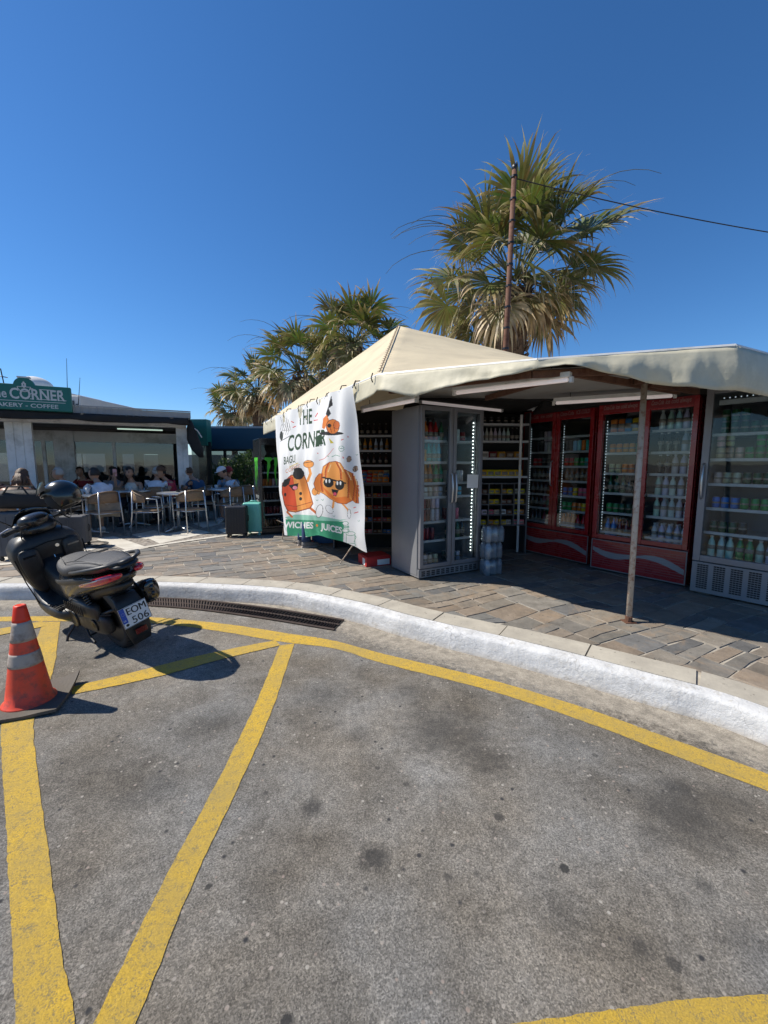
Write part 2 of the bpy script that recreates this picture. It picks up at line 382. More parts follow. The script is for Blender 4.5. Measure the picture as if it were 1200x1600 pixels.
# pale gravelly gutter following the kerb: worn cement with its own outline, stored as an attribute
gut = k.n('Attribute', attribute_name='gutter').outputs['Fac']
gm = k.n('Math', operation='MULTIPLY_ADD'); k.l(k.noise(v, 28, 6, .75), gm.inputs[0]); gm.inputs[1].default_value = 1.9; 
sb = k.n('Math', operation='SUBTRACT'); k.l(gut, sb.inputs[0]); sb.inputs[1].default_value = .84; k.l(sb.outputs[0], gm.inputs[2])
base = k.mix(k.ramp(gm.outputs[0], [(.30, 0), (.62, 1)]), base, k.mix(1, k.ramp(fine, [(.3, (.22, .19, .15)), (.7, (.48, .43, .35))]), k.ramp(k.noise(v, 13, 7, .75), [(.35, .6), (.6, 1.1)]), 'MULTIPLY'))
k.l(base, k.b.inputs['Base Color']); k.b.inputs['Roughness'].default_value = .88; k.b.inputs['Specular IOR Level'].default_value = .3
k.l(k.bump(mid, .5, .012, k.bump(fine, .9, .006)), k.b.inputs['Normal'])
M['asphalt'] = k.m
# road sheet: rows follow the kerb so that the gutter attribute can be stored
mb = MB(); rows = [offs(kb, -d) for d in (-.05, .0, .05, .12, .2, .32, .5)]
mb.v = []; cols = []; n = len(kb)
gvals = [1, 1, .95, .72, .42, .18, 0]
for r_ in rows: mb.v += [wz(p, 0) for p in r_]
for j in range(len(rows)-1): mb.f += [(j*n+i, (j+1)*n+i, (j+1)*n+i+1, j*n+i+1) for i in range(n-1)]
far = [Vector((-40, p.y, 0)) if i < 3 else p for i, p in enumerate(rows[-1])]
b0 = len(mb.v); mb.v += [wz(Vector((lerp(-60, 60, i/(n-1)), -40, 0)), 0) for i in range(n)]
j = len(rows)-1
mb.f += [(j*n+i, b0+i, b0+i+1, j*n+i+1) for i in range(n-1)]
mb.v += [Vector((-60, 5.5, 0)), Vector((-60, -40, 0)), Vector((60, -5, 0))]
mb.f += [(0, len(mb.v)-3, b0)]; mb.mi = [0]*len(mb.f)
road = struct('road', mb, M['asphalt'])
at = road.data.attributes.new('gutter', 'FLOAT', 'POINT')
# remove_doubles keeps order here; recompute from distance to be safe
ks = [(p.x, p.y) for p in kb]; ka = np.array(ks)
vals = []
for vv in road.data.vertices:
    d = float(np.min(np.hypot(ka[:, 0]-vv.co.x, ka[:, 1]-vv.co.y)))
    vals.append(interp([0, .05, .12, .2, .32, .5], [1, .95, .72, .42, .18, 0], d))
at.data.foreach_set('value', vals)
# wide ground under everything, out to the horizon
k = NT('far_ground'); v = k.pos()
k.l(k.ramp(k.noise(v, .2, 6), [(.3, (.16, .14, .11)), (.7, (.28, .25, .2))]), k.b.inputs['Base Color']); k.b.inputs['Roughness'].default_value = .95
mb = MB(); mb.add([(-900, -900, -.03), (900, -900, -.03), (900, 900, -.03), (-900, 900, -.03)], [(0, 1, 2, 3)])
struct('ground', mb, k.m)

# kerb: painted face, then a row of pale stone slabs
k = NT('painted_kerb'); v = k.pos()
a = k.ramp(k.noise(v, 7, 6, .7), [(.3, (.46, .46, .455)), (.6, (.65, .645, .63))])
nzc = k.n('TexVoronoi', feature='DISTANCE_TO_EDGE'); nzc.inputs['Scale'].default_value = 2.3
vm = k.n('VectorMath', operation='ADD'); nn = k.n('TexNoise'); nn.inputs['Scale'].default_value = 6; k.l(v, nn.inputs['Vector']); k.l(v, vm.inputs[0])
sc_ = k.n('VectorMath', operation='SCALE'); k.l(nn.outputs['Color'], sc_.inputs[0]); sc_.inputs['Scale'].default_value = .25; k.l(sc_.outputs[0], vm.inputs[1]); k.l(vm.outputs[0], nzc.inputs['Vector'])
a = k.mix(k.ramp(nzc.outputs['Distance'], [(0, .6), (.003, .5), (.008, 0)]), a, (.34, .33, .32))
sepz = k.n('SeparateXYZ'); k.l(v, sepz.inputs[0])
chip = k.ramp(k.noise(v, 18, 8, .75), [(.56, 0), (.62, 1)])
a = k.mix(k.mix(1, chip, k.ramp(sepz.outputs[2], [(.0, .9), (.05, .25), (.11, .0), (.14, .55)]), 'MULTIPLY'), a, (.36, .33, .28))
a = k.mix(k.ramp(k.noise(v, 2.4, 8, .75, .5), [(.52, 0), (.72, .5)]), a, (.42, .39, .33))
a = k.mix(k.ramp(k.noise(v, 42, 5, .7), [(.64, 0), (.70, .7)]), a, (.30, .27, .23))
a = k.mix(k.ramp(sepz.outputs[2], [(.0, .55), (.02, .25), (.05, .0)]), a, (.40, .34, .26))
k.l(a, k.b.inputs['Base Color']); k.b.inputs['Roughness'].default_value = .8
k.l(k.bump(k.noise(v, 34, 8, .75), .85, .012, k.bump(k.noise(v, 5, 5), .4, .03)), k.b.inputs['Normal'])
M['kerb'] = k.m
mb = MB()
def wob(p, s=1.3, a=.012): return Vector((noise.noise(Vector((p.x*s, p.y*s, 0)))*a, noise.noise(Vector((p.x*s, p.y*s, 5)))*a, 0))
prof = [(-.006, -.02), (.002, .02), (.010, .08), (.016, .122), (.026, .138), (.045, .147), (.115, PV+.003)]
pl = [[wz(p+wob(p, 2.5, .018 if h < .13 else .006), h) for p in offs(kb, d)] for d, h in prof]
for a_, b_ in zip(pl, pl[1:]): ribbon(mb, a_, b_)
struct('kerb', mb, M['kerb'], smooth=True)
# edging slabs
k = NT('edging_slab'); v = k.pos()
a = k.ramp(k.noise(v, 4, 7, .65), [(.3, (.32, .29, .24)), (.7, (.48, .44, .36))])
a = k.mix(k.ramp(k.noise(v, 26, 3), [(.66, 0), (.72, .8)]), a, (.10, .09, .08))
k.l(a, k.b.inputs['Base Color']); k.b.inputs['Roughness'].default_value = .8
k.l(k.bump(k.noise(v, 45, 5), .35, .008), k.b.inputs['Normal'])
M['edging'] = k.m
mb = MB(); seg = []; dist = 0; cut = 0; cur = []
arc = [0]
for i in range(1, n): arc.append(arc[-1]+(kb[i]-kb[i-1]).length)
def along(s_, d):
    i = min(max(int(np.searchsorted(arc, s_))-1, 0), n-2); t = (s_-arc[i])/(arc[i+1]-arc[i])
    p = kb[i].lerp(kb[i+1], t); tt = (kb[i+1]-kb[i]).normalized(); return p+Vector((-tt.y, tt.x, 0))*d
INN = .335
s0 = .2; rnd = random.Random(3)
while s0 < arc[-1]-1:
    L = rnd.uniform(.42, .62); q = 4; zz = PV+rnd.uniform(.003, .008)
    a_ = [wz(along(s0+.005+(L-.010)*i/q, .118), zz) for i in range(q+1)]; b_ = [wz(along(s0+.005+(L-.010)*i/q, INN), zz) for i in range(q+1)]
    mb.add(a_+b_+[wz(p, zz-.03) for p in a_]+[wz(p, zz-.03) for p in b_],
           [(i, i+1, q+2+i, q+1+i) for i in range(q)]+[(i+1, i, 2*q+2+i, 2*q+3+i) for i in range(q)]+[(q+1+i, q+2+i, 3*q+4+i, 3*q+3+i) for i in range(q)]+[(0, q+1, 3*q+3, 2*q+2), (q, 3*q+2, 4*q+3, 2*q+1)])
    s0 += L
struct('kerb_edging', mb, M['edging'])

# pavement bed (mortar) and flagstones
k = NT('mortar'); v = k.pos()
k.l(k.ramp(k.noise(v, 12, 5), [(.3, (.26, .23, .19)), (.7, (.44, .40, .33))]), k.b.inputs['Base Color']); k.b.inputs['Roughness'].default_value = .95
M['mortar'] = k.m
mb = MB(); inner = offs(kb, .10)
a_ = [wz(p, PV-.006) for p in inner]; b_ = [wz(p, PV-.006) for p in [Vector((lerp(-60, 60, (i/(n-1))), 60, 0)) for i in range(n)]]
mb.add(a_+b_+[Vector((-60, 5.6, PV-.006)), Vector((60, -5.5, PV-.006))], [(i, i+1, n+i+1, n+i) for i in range(n-1)]+[(0, n, 2*n), (n-1, 2*n+1, 2*n-1)])
struct('pavement_bed', mb, M['mortar'])
k = NT('flagstone'); v = k.pos()
a = k.n('VertexColor', layer_name='Col').outputs[0]
a = k.mix(1, a, k.ramp(k.noise(v, 7, 8, .7), [(.28, .70), (.72, 1.28)]), 'MULTIPLY')
a = k.mix(k.ramp(k.noise(v, 3.1, 6, .7, 1), [(.52, 0), (.66, .55)]), a, (.30, .215, .14))
a = k.mix(k.ramp(k.noise(v, 30, 3), [(.68, 0), (.72, .8)]), a, (.04, .038, .036))
k.l(a, k.b.inputs['Base Color']); k.l(k.ramp(k.noise(v, 9, 4), [(.3, .5), (.7, .8)]), k.b.inputs['Roughness'])
k.l(k.bump(k.noise(v, 11, 8, .7), .55, .02), k.b.inputs['Normal'])
M['flag'] = k.m
mb = MB(); rnd = random.Random(11)
ang = R(28); ca, sa = math.cos(ang), math.sin(ang)
inn = offs(kb, INN+.006); ia = np.array([(p.x, p.y) for p in inn])
def side(p):           # signed distance past the inner slab edge
    d = np.hypot(ia[:, 0]-p.x, ia[:, 1]-p.y); i = int(np.argmin(d)); i = min(max(i, 1), n-2)
    t = (inn[i+1]-inn[i-1]).normalized(); nn_ = Vector((-t.y, t.x, 0)); q = (p-inn[i]); return q.dot(nn_), nn_
MOS = [G(-250, 893, PV), G(0, 884, PV), G(170, 866, PV), G(260, 851, PV), G(345, 839, PV), G(410, 832, PV), G(440, 815, PV)]
def in_mosaic(p):
    for a1, b1 in zip(MOS, MOS[1:]):
        if a1.x <= p.x <= b1.x:
            t = (p.x-a1.x)/(b1.x-a1.x); return p.y > lerp(a1.y, b1.y, t)
    return p.x < MOS[0].x and p.y > MOS[0].y
palette = [(.145, .134, .115), (.16, .136, .108), (.20, .165, .128), (.13, .125, .113), (.112, .110, .106), (.172, .152, .125), (.19, .152, .115), (.15, .138, .12)]
v_ = -8.0
while v_ < 13:
    hrow = rnd.uniform(.13, .27); u_ = -12+rnd.uniform(0, .4)
    while u_ < 11:
        wst = rnd.uniform(.15, .46)
        subs = [(u_, wst, v_, hrow)]
        if hrow > .20 and rnd.random() < .35:
            f_ = rnd.uniform(.4, .6); subs = [(u_, wst, v_, hrow*f_), (u_, wst, v_+hrow*f_, hrow*(1-f_))]
        elif wst > .4 and rnd.random() < .3: subs = [(u_, wst*.5, v_, hrow), (u_+wst*.5, wst*.5, v_, hrow)]
        for (uu, ww, vv2, hh) in subs:
            g_ = .0065; P = []
            for (x, y) in [(uu+g_, vv2+g_), (uu+ww/2, vv2+g_), (uu+ww-g_, vv2+g_), (uu+ww-g_, vv2+hh-g_), (uu+ww/2, vv2+hh-g_), (uu+g_, vv2+hh-g_)]:
                x += rnd.uniform(-.009, .009)+.035*noise.noise(Vector((x*1.2, y*1.2, 3))); y += rnd.uniform(-.009, .009)+.05*noise.noise(Vector((x*1.2, y*1.2, 9)))
                P.append(Vector((x*ca-y*sa+.5, x*sa+y*ca+3, 0)))
            c = sum(P, Vector())/6
            if in_mosaic(c) or c.y < -3 or c.y > 12: continue
            ds = [side(q) for q in P]
            if all(d[0] < 0 for d in ds): continue
            P = [q if d[0] >= 0 else q-d[1]*d[0] for q, d in zip(P, ds)]
            if c.length > 13: continue
            pc = rnd.choice(palette); kk = rnd.uniform(1.0, 1.45); mb.col = tuple(x*kk for x in pc)
            zz = PV+rnd.uniform(-.002, .003)
            mb.add([wz(q, zz) for q in P]+[wz(q+(q-c).normalized()*.004, zz-.008) for q in P], [(0, 1, 2, 3, 4, 5)]+[(i, 6+i, 6+(i+1) % 6, (i+1) % 6) for i in range(6)])
        u_ += wst
    v_ += hrow
struct('pavement', mb, M['flag'])

# pebble mosaic terrace in front of the cafe
k = NT('pebble_mosaic'); v = k.pos()
vo = k.n('TexVoronoi', feature='F1'); vo.inputs['Scale'].default_value = 15; k.l(v, vo.inputs['Vector'])
cc = k.ramp(vo.outputs['Color'], [(.2, (.10, .085, .075)), (.45, (.30, .25, .20)), (.7, (.18, .15, .13)), (.9, (.42, .38, .32))])
cc = k.mix(k.ramp(vo.outputs['Distance'], [(.40, 0), (.62, .9)]), cc, (.26, .23, .19))
k.l(cc, k.b.inputs['Base Color']); k.b.inputs['Roughness'].default_value = .7
k.l(k.bump(k.ramp(vo.outputs['Distance'], [(0, 1), (.6, 0)]), .8, .02), k.b.inputs['Normal'])
M['pebble'] = k.m
mb = MB(); mm = [Vector((-14, MOS[0].y, 0))]+MOS
mb.add([wz(p, PV+.001) for p in mm]+[wz(p, PV+.001) for p in (Vector((-.6, 16, 0)), Vector((-16, 16, 0)))], [tuple(range(len(mm)+2))])
struct('pebble_terrace', mb, M['pebble'])
mb = MB()
def band(pts, w):
    a_ = [wz(p, PV+.006) for p in offs(pts, w)]; b_ = [wz(p, PV+.006) for p in pts]; ribbon(mb, b_, a_)
band([wz(p, 0) for p in MOS[:6]], .13)
def gb(a, b, w, m_=3): band([wz(G(*a, PV).lerp(G(*b, PV), i/m_), 0) for i in range(m_+1)], w)
k = NT('cream_slab_bands'); v = k.pos()
k.l(k.ramp(k.noise(v, 5, 6), [(.3, (.46, .42, .35)), (.7, (.62, .58, .50))]), k.b.inputs['Base Color']); k.b.inputs['Roughness'].default_value = .75
M['cream'] = k.m
struct('cream_border', mb, M['cream'])
mb = MB()
for q in [[(150, 843), (178, 838), (232, 856), (203, 862)], [(250, 850), (232, 842), (300, 826), (330, 832)],
          [(205, 836), (240, 829), (262, 835), (228, 843)], [(60, 868), (120, 850), (150, 858), (95, 872)], [(300, 818), (340, 812), (352, 818), (318, 825)], [(0, 868), (30, 862), (60, 870), (10, 878)], [(30, 842), (100, 832), (120, 836), (50, 850)], [(340, 828), (372, 822), (385, 827), (352, 834)]]:
    mb.add([wz(G(x, y, PV), PV+.0055) for x, y in q], [(0, 1, 2, 3)])
struct('cream_slabs', mb, M['cream'])
mb = MB()
for (cx, cy, ro, ri) in [(140, 851, .26, .20), (132, 861, .30, .24)]:
    c = G(cx, cy, PV); nn_ = 40
    vs = [Vector((c.x+r_*math.cos(2*math.pi*i/nn_), c.y+r_*math.sin(2*math.pi*i/nn_), PV+.010)) for r_ in (ro, ri) for i in range(nn_)]
    mb.add(vs, [(i, (i+1) % nn_, nn_+(i+1) % nn_, nn_+i) for i in range(nn_)])
struct('dark_pebble_ring', mb, mat('dark_pebbles', (.05, .048, .045), .7, bump=.8, bs=40, world=True))

# yellow road markings
k = NT('yellow_road_paint'); v = k.pos()
fine = k.noise(v, 190, 4, .8); mid = k.noise(v, 30, 8, .8)
yel = k.ramp(fine, [(.3, (.40, .25, .02)), (.6, (.68, .43, .035)), (.8, (.80, .58, .13))])
wear = k.n('Math', operation='ADD'); k.l(fine, wear.inputs[0]); k.l(mid, wear.inputs[1])
wm = k.ramp(wear.outputs[0], [(.0, 1), (.39, 1), (.455, .0)])
# ramp input clamps at 1: halve the sum
hv = k.n('Math', operation='MULTIPLY'); hv.inputs[1].default_value = .5; k.l(wear.outputs[0], hv.inputs[0]); wm = k.ramp(hv.outputs[0], [(.0, 1), (.43, .9), (.480, .0)])
yel = k.mix(wm, yel, (.19, .155, .08))
yel = k.mix(k.ramp(k.noise(v, 2.2, 5, .7), [(.40, .0), (.70, .65)]), yel, (.33, .25, .09))
k.l(yel, k.b.inputs['Base Color']); k.b.inputs['Roughness'].default_value = .75
k.l(k.bump(mid, .5, .01, k.bump(fine, .9, .006)), k.b.inputs['Normal'])
M['yellow'] = k.m
lines = [
 ([(-300, 972), (-120, 966), (0, 964), (120, 963), (240, 965), (350, 975), (450, 990), (520, 1001), (600, 1022), (750, 1058), (900, 1102), (1050, 1155), (1200, 1210), (1400, 1290)],
  [(-300, 979), (-120, 973), (0, 971), (120, 971), (240, 974), (340, 986), (440, 1003), (520, 1013), (600, 1037), (750, 1075), (900, 1123), (1050, 1180), (1200, 1237), (1400, 1322)]),
 ([(437, 1009), (395, 1110), (330, 1240), (262, 1365), (147, 1600), (60, 1780)], [(460, 1006), (425, 1110), (368, 1240), (308, 1365), (212, 1600), (135, 1780)]),
 ([(68, 972), (40, 1040), (5, 1120), (4, 1200), (10, 1300), (15, 1400), (20, 1500), (25, 1600), (30, 1780)], [(94, 972), (84, 1045), (55, 1120), (58, 1200), (72, 1300), (85, 1400), (98, 1500), (118, 1600), (140, 1780)]),
 ([(112, 1074), (200, 1053), (320, 1023), (430, 1001)], [(112, 1086), (250, 1057), (345, 1031), (438, 1009)]),
 ([(740, 1612), (900, 1588), (1000, 1573), (1100, 1562), (1200, 1556), (1400, 1556)], [(700, 1690), (900, 1670), (1000, 1655), (1100, 1645), (1200, 1640), (1400, 1640)]),
 ([(-150, 1003), (0, 983), (66, 971)], [(-150, 1014), (0, 993), (72, 979)]),
]
mb = MB(); rnd = random.Random(5)
for li, (ea, eb) in enumerate(lines):
    z_ = .002+.0007*li
    A_ = smoothpoly([G(*p) for p in ea], 14) if li != 5 else [G(*p) for p in ea]
    B_ = smoothpoly([G(*p) for p in eb], 14) if li != 5 else [G(*p) for p in eb]
    if len(A_) != len(B_): B_ = B_[:len(A_)]
    jit = lambda p: p+Vector((rnd.uniform(-.002, .002), rnd.uniform(-.002, .002), 0))+wob(p, 9, .0035)
    ribbon(mb, [wz(jit(p), z_) for p in A_], [wz(jit(p), z_) for p in B_])
struct('road_markings', mb, M['yellow'])

# drain grate along the kerb
gr = thing('drain_grate', 'long curved rusty iron drain grating with slots beside the white kerb', 'drain', (0, 0, 0))
ga = smoothpoly([G(150, 934), G(205, 935), G(300, 938), G(420, 951), G(538, 970)], 14)
gi = smoothpoly([G(150, 944), G(205, 946), G(300, 953), G(400, 966), G(522, 986)], 14)
mb = MB(); ribbon(mb, [wz(p, .003) for p in ga], [wz(p, .003) for p in gi]); mb.build('pit', mat('drain_dark', (.008, .007, .006), .9), gr)
mb = MB(); ng = len(ga)
for i in range(0, int((ng-1)*1.8)):
    t = i/1.8; j = int(t); f_ = t-j
    a_ = ga[j].lerp(ga[j+1], f_); b_ = gi[j].lerp(gi[j+1], f_)
    mb.tube([wz(a_.lerp(b_, .1), .011), wz(a_.lerp(b_, .9), .011)], .0075, 4)
mb.tube([wz(a.lerp(b, .04), .010) for a, b in zip(ga, gi)], .010, 6); mb.tube([wz(a.lerp(b, .96), .010) for a, b in zip(ga, gi)], .010, 6); mb.tube([wz(a.lerp(b, .5), .010) for a, b in zip(ga, gi)], .008, 6)
mb.build('bars', mat('rusty_grate', (.085, .062, .052), .7, .5, var=.4, vs=20, world=True), gr)

# ------------------------------------------------------------------ the kiosk
kiosk = thing('kiosk', 'open fronted corner kiosk under a beige pyramid canopy with a drooping cream valance', 'kiosk', (0, 0, 0))
eave = [(-2.62, 9.2, 2.34), None]
Aq = G(593, 586, 2.30); Bq = G(413, 661, 2.22)
Mq = G(840, 563, 2.20); Eq = G(1147, 541, 2.24); Rq = G(1200, 555, 2.24); Rq2 = Rq+(Rq-Eq).normalized()*4.5
Apex = D(623, 509, 7.5); Rdg = D(862, 566, 7.0)
BackR = Vector((6.5, 9.5, 2.3))
def panel(mb, a, b, c, d, nx=14, ny=10, amp=.02, sag=.05):
    vs = []
    for j in range(ny+1):
        for i in range(nx+1):
            s_, t_ = i/nx, j/ny
            p = a.lerp(b, s_).lerp(d.lerp(c, s_), t_)
            e = 16*s_*(1-s_)*t_*(1-t_)
            vs.append(p+Vector((0, 0, -sag*e+amp*min(1, e*2)*noise.noise(p*1.7))))
    mb.add(vs, [(j*(nx+1)+i, j*(nx+1)+i+1, (j+1)*(nx+1)+i+1, (j+1)*(nx+1)+i) for j in range(ny) for i in range(nx)])
mb = MB()
panel(mb, Bq, Aq, Apex, Apex+Vector((-.01, .02, 0)), sag=.07)
panel(mb, Aq, Mq+Vector((0, 0, .0)), Rdg, Apex, sag=.03)
panel(mb, Mq, Vector((3.6, 4.6, 2.33)), BackR, Rdg, sag=.0)
panel(mb, BackR, Bq+Vector((1.5, 2.5, 0)), Apex, Rdg, sag=.0)
panel(mb, Bq+Vector((1.5, 2.5, 0)), Bq, Apex, Apex, sag=.0)
mb.build('canopy_roof', M['fabric'], kiosk, smooth=True)
# seam with lacing on the hip
mb = MB(); hip = [Aq.lerp(Apex, t)+Vector((-.004, -.02, .014)) for t in np.linspace(.02, 1, 30)]
mb.tube(hip, .006, 5)
for i, p in enumerate(hip[:-1]):
    mb.tube([p+Vector((-.022, -.01, -.004)), p+Vector((.0, 0, .006)), p+Vector((.022, -.008, .010))], .0025, 4)
mb.build('hip_seam', mat('brown_lacing', (.20, .13, .08), .8), kiosk)
# flat front canopy top sheet with its rim
mb = MB()
top = [Aq, Mq, Eq, Rq2, Vector((6.5, 8, 2.36)), Vector((1.5, 7.5, 2.36))]
mb.add([wz(p, p.z+.015) for p in top]+[wz(p, p.z-.03) for p in top], [(0, 1, 2, 3, 4, 5), (11, 10, 9, 8, 7, 6)])
mb.build('canopy_top', M['white_paint'], kiosk)
rim = [Bq, Aq, Mq, Eq, Rq2]
mb = MB()
for a, b in zip(rim, rim[1:]): mb.tube([a, b], .017, 6)
mb.build('canopy_rim', M['white_paint'], kiosk)
# valance: hangs from the rim; height of its lower hem measured along the way
def hem_path():
    out = []
    L = (Aq-Bq).length; N = 60
    for i in range(N): # left side
        t = i/N; p = Bq.lerp(Aq, t); hz = p.z-interp([0, .3, .75, .9, 1], [.22, .2, .2, .2, .17], t); out.append((p, hz))
    def X(px): return px
    xs = [593, 653, 733, 790, 827, 880, 930, 1000, 1067, 1147]; ys = [611, 620, 600, 590, 580, 572, 579, 597, 607, 612]
    N = 110
    for i in range(N):
        t = i/N; px = 593+t*(1147-593)
        # point on rim polyline seen at px
        a, b = (Aq, Mq) if px < 840 else (Mq, Eq)
        lo, hi = 0., 1.
        for _ in range(18):
            m_ = (lo+hi)/2; q = a.lerp(b, m_)
            v = q-Vector((0, 0, CH)); f_ = v.y*math.cos(TILT)-v.z*math.sin(TILT)
            if 600+FPX*v.x/f_ < px: lo = m_
            else: hi = m_
        q = a.lerp(b, lo); out.append((q, D(px, interp(xs, ys, px), q.y).z))
    N = 60
    for i in range(N+1):
        t = i/N; out.append((Eq.lerp(Rq2, t), interp([0, .1, .5, 1], [1.945, 1.93, 1.97, 2.0], t)))
    return out
hp = hem_path(); mb = MB(); K = 8; vs = []
for i, (p, hz) in enumerate(hp):
    a = hp[max(i-3, 0)][0]; b = hp[min(i+3, len(hp)-1)][0]; t = (b-a).normalized(); nrm = Vector((t.y, -t.x, 0))
    drop = p.z-hz
    for j in range(K+1):
        s_ = j/K
        ks_ = .3 if i < 62 else 1.; w = ks_*.018*s_*math.sin(i*.33+2*noise.noise(Vector((i*.08, s_, 0))))+ks_*(.030*s_*noise.noise(Vector((i*.07, s_*1.5, 4)))+.022*s_*abs(noise.noise(Vector((i*.35, s_*.8, 9)))))
        bulge = .012*math.sin(math.pi*s_) * min(1, drop/.25)
        z = p.z-drop*s_+.012*noise.noise(Vector((i*.15, 0, 7)))*s_
        vs.append(Vector((p.x, p.y, z))+nrm*(.012+w+bulge*ks_+(.03*s_*ks_)))
mb.add(vs, [(i*(K+1)+j, i*(K+1)+j+1, (i+1)*(K+1)+j+1, (i+1)*(K+1)+j) for i in range(len(hp)-1) for j in range(K)])
o = mb.build('valance', M['valance'], kiosk, smooth=True)
sd = o.modifiers.new('thick', 'SOLIDIFY'); sd.thickness = .003
# small lace eyelets / ties along the left eave
mb = MB()
for i in range(4, 60, 5):
    p = hp[i][0]; MB().tube([p+Vector((-.03, -.02, .03)), p+Vector((-.045, -.03, -.02)), p+Vector((-.03, -.02, -.06))], .006, 4).build('lace_tie', M['rubber'], kiosk)
# ceiling, beams
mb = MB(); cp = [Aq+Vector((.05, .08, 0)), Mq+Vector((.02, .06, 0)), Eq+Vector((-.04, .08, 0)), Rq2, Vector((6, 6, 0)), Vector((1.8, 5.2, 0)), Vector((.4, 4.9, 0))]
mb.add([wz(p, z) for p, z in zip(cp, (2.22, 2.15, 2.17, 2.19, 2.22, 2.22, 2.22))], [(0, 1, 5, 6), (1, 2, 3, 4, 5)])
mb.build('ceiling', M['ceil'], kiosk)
mb = MB()
def beam(a, b, w=.035, h=.05): 
    a, b = Vector(a), Vector(b); t = (b-a).normalized(); s_ = Vector((-t.y, t.x, 0))*w/2; u = Vector((0, 0, h/2))
    mb.add([a-s_-u, a+s_-u, a+s_+u, a-s_+u, b-s_-u, b+s_-u, b+s_+u, b-s_+u], [(0, 1, 2, 3), (7, 6, 5, 4), (0, 4, 5, 1), (1, 5, 6, 2), (2, 6, 7, 3), (3, 7, 4, 0)])
pA, pM, pE = wz(Aq, 2.17), wz(Mq, 2.12), wz(Eq, 2.13)
pole_top = G(1007, 600, 2.10); 
beam(pA+Vector((.1, .12, 0)), pM+Vector((.0, .1, 0))); beam(pM+Vector((0, .1, 0)), pE+Vector((-.1, .12, 0)))
beam(G(893, 583, 2.12), G(1060, 612, 2.12)); beam(G(790, 598, 2.14), G(893, 583, 2.12)); beam(G(893, 583, 2.125), G(760, 622, 2.17)); 
beam(G(985, 596, 2.13), G(1090, 612, 2.13)); beam(pE+Vector((-.1, .12, 0)), wz(Rq2, 2.13)+Vector((-.1, .12, 0)))
mb.build('frame_beam', M['rust'], kiosk)
# dark body: back walls, ceilings over the coolers
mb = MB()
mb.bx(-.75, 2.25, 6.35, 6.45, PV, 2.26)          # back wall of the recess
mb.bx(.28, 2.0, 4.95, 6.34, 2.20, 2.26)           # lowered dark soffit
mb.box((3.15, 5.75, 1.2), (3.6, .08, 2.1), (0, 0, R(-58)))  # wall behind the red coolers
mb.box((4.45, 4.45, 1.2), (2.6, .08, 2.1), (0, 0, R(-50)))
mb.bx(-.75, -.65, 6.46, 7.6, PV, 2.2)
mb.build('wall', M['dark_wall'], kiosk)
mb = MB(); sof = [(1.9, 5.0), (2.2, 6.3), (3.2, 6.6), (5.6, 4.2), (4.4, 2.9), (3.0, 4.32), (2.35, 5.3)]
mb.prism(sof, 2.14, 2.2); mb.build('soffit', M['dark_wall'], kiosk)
mb = MB(); t_ = Vector((.88, -1.48, 0)).normalized()
a_ = Vector((2.0, 6.0, 2.13)); mb.tube([G(815, 648, 2.10), G(808, 862, PV)], .018, 6); 
mb.build('side_post', M['alu_frame'], kiosk)
# rusty pole with a foot at the canopy's front
pf = G(982, 972, PV)
pole = thing('canopy_pole', 'rust spotted white pole holding up the front of the canopy', 'pole', pf)
mb = MB(); tp = wz(pole_top, 2.14)-pf
mb.tube([Vector((0, 0, .0)), tp*.5, tp], .0225, 12); mb.build('shaft', M['rust_paint'], pole, smooth=True)
mb = MB(); mb.box((0, 0, .004), (.09, .09, .008)); mb.tube([(0, 0, .004), (0, 0, .05)], .028, 10); mb.build('foot', M['rust'], pole)
mb = MB(); mb.box((tp.x, tp.y, tp.z-.02), (.14, .05, .04)); mb.tube([(tp.x, tp.y, tp.z-.1), (tp.x+.13, tp.y+.03, tp.z+.01)], .012, 6); mb.build('bracket', M['rust'], pole)

# fluorescent battens hanging under the canopy
def batten(a, b, label, w=.05):
    t = thing('tube_light', label, 'tube light', (a+b)/2, 0, 'tube lights under the canopy')
    d = (b-a)/2; n_ = d.normalized(); t.rotation_euler = (0, -math.asin(n_.z), math.atan2(n_.y, n_.x)); L = d.length
    m_ = MB(); m_.bx(-L, L, -w*.7, w*.7, .008, .045); m_.build('housing', M['white_paint'], t, bevel=.004)
    m_ = MB(); m_.lathe([(.008, -L+.02), (.017, -L+.03), (.017, L-.03), (.008, L-.02)], 10, axis='X'); m_.T = Matrix.Identity(4)
    o_ = m_.build('tube', M['tube'], t, smooth=True); o_.location = (0, 0, -.008)
    for s_ in (-1, 1):
        m_ = MB(); m_.bx(s_*L-.012, s_*L+.012, -.018, .018, -.03, .012); m_.build('end_cap', M['white_paint'], t)
        m_ = MB(); m_.tube([(s_*L*.7, 0, .04), (s_*L*.7, 0, .10)], .004, 5); m_.build('hanger', M['dark_metal'], t)
batten(G(710, 613, 2.10), G(893, 591, 2.08), 'fluorescent tube light nearest the front edge of the canopy, among the rusty beams', .06)
batten(G(865, 629, 2.11), G(1055, 617, 2.11), 'fluorescent tube light hanging over the red coolers, behind the rusty pole')
batten(G(657, 627, 2.19), G(784, 641, 2.19), 'fluorescent tube light running along the top of the grey two door cooler')
batten(G(567, 641, 2.08), G(651, 624, 2.08), 'short fluorescent tube light just right of the banner top, above the grey cooler side')

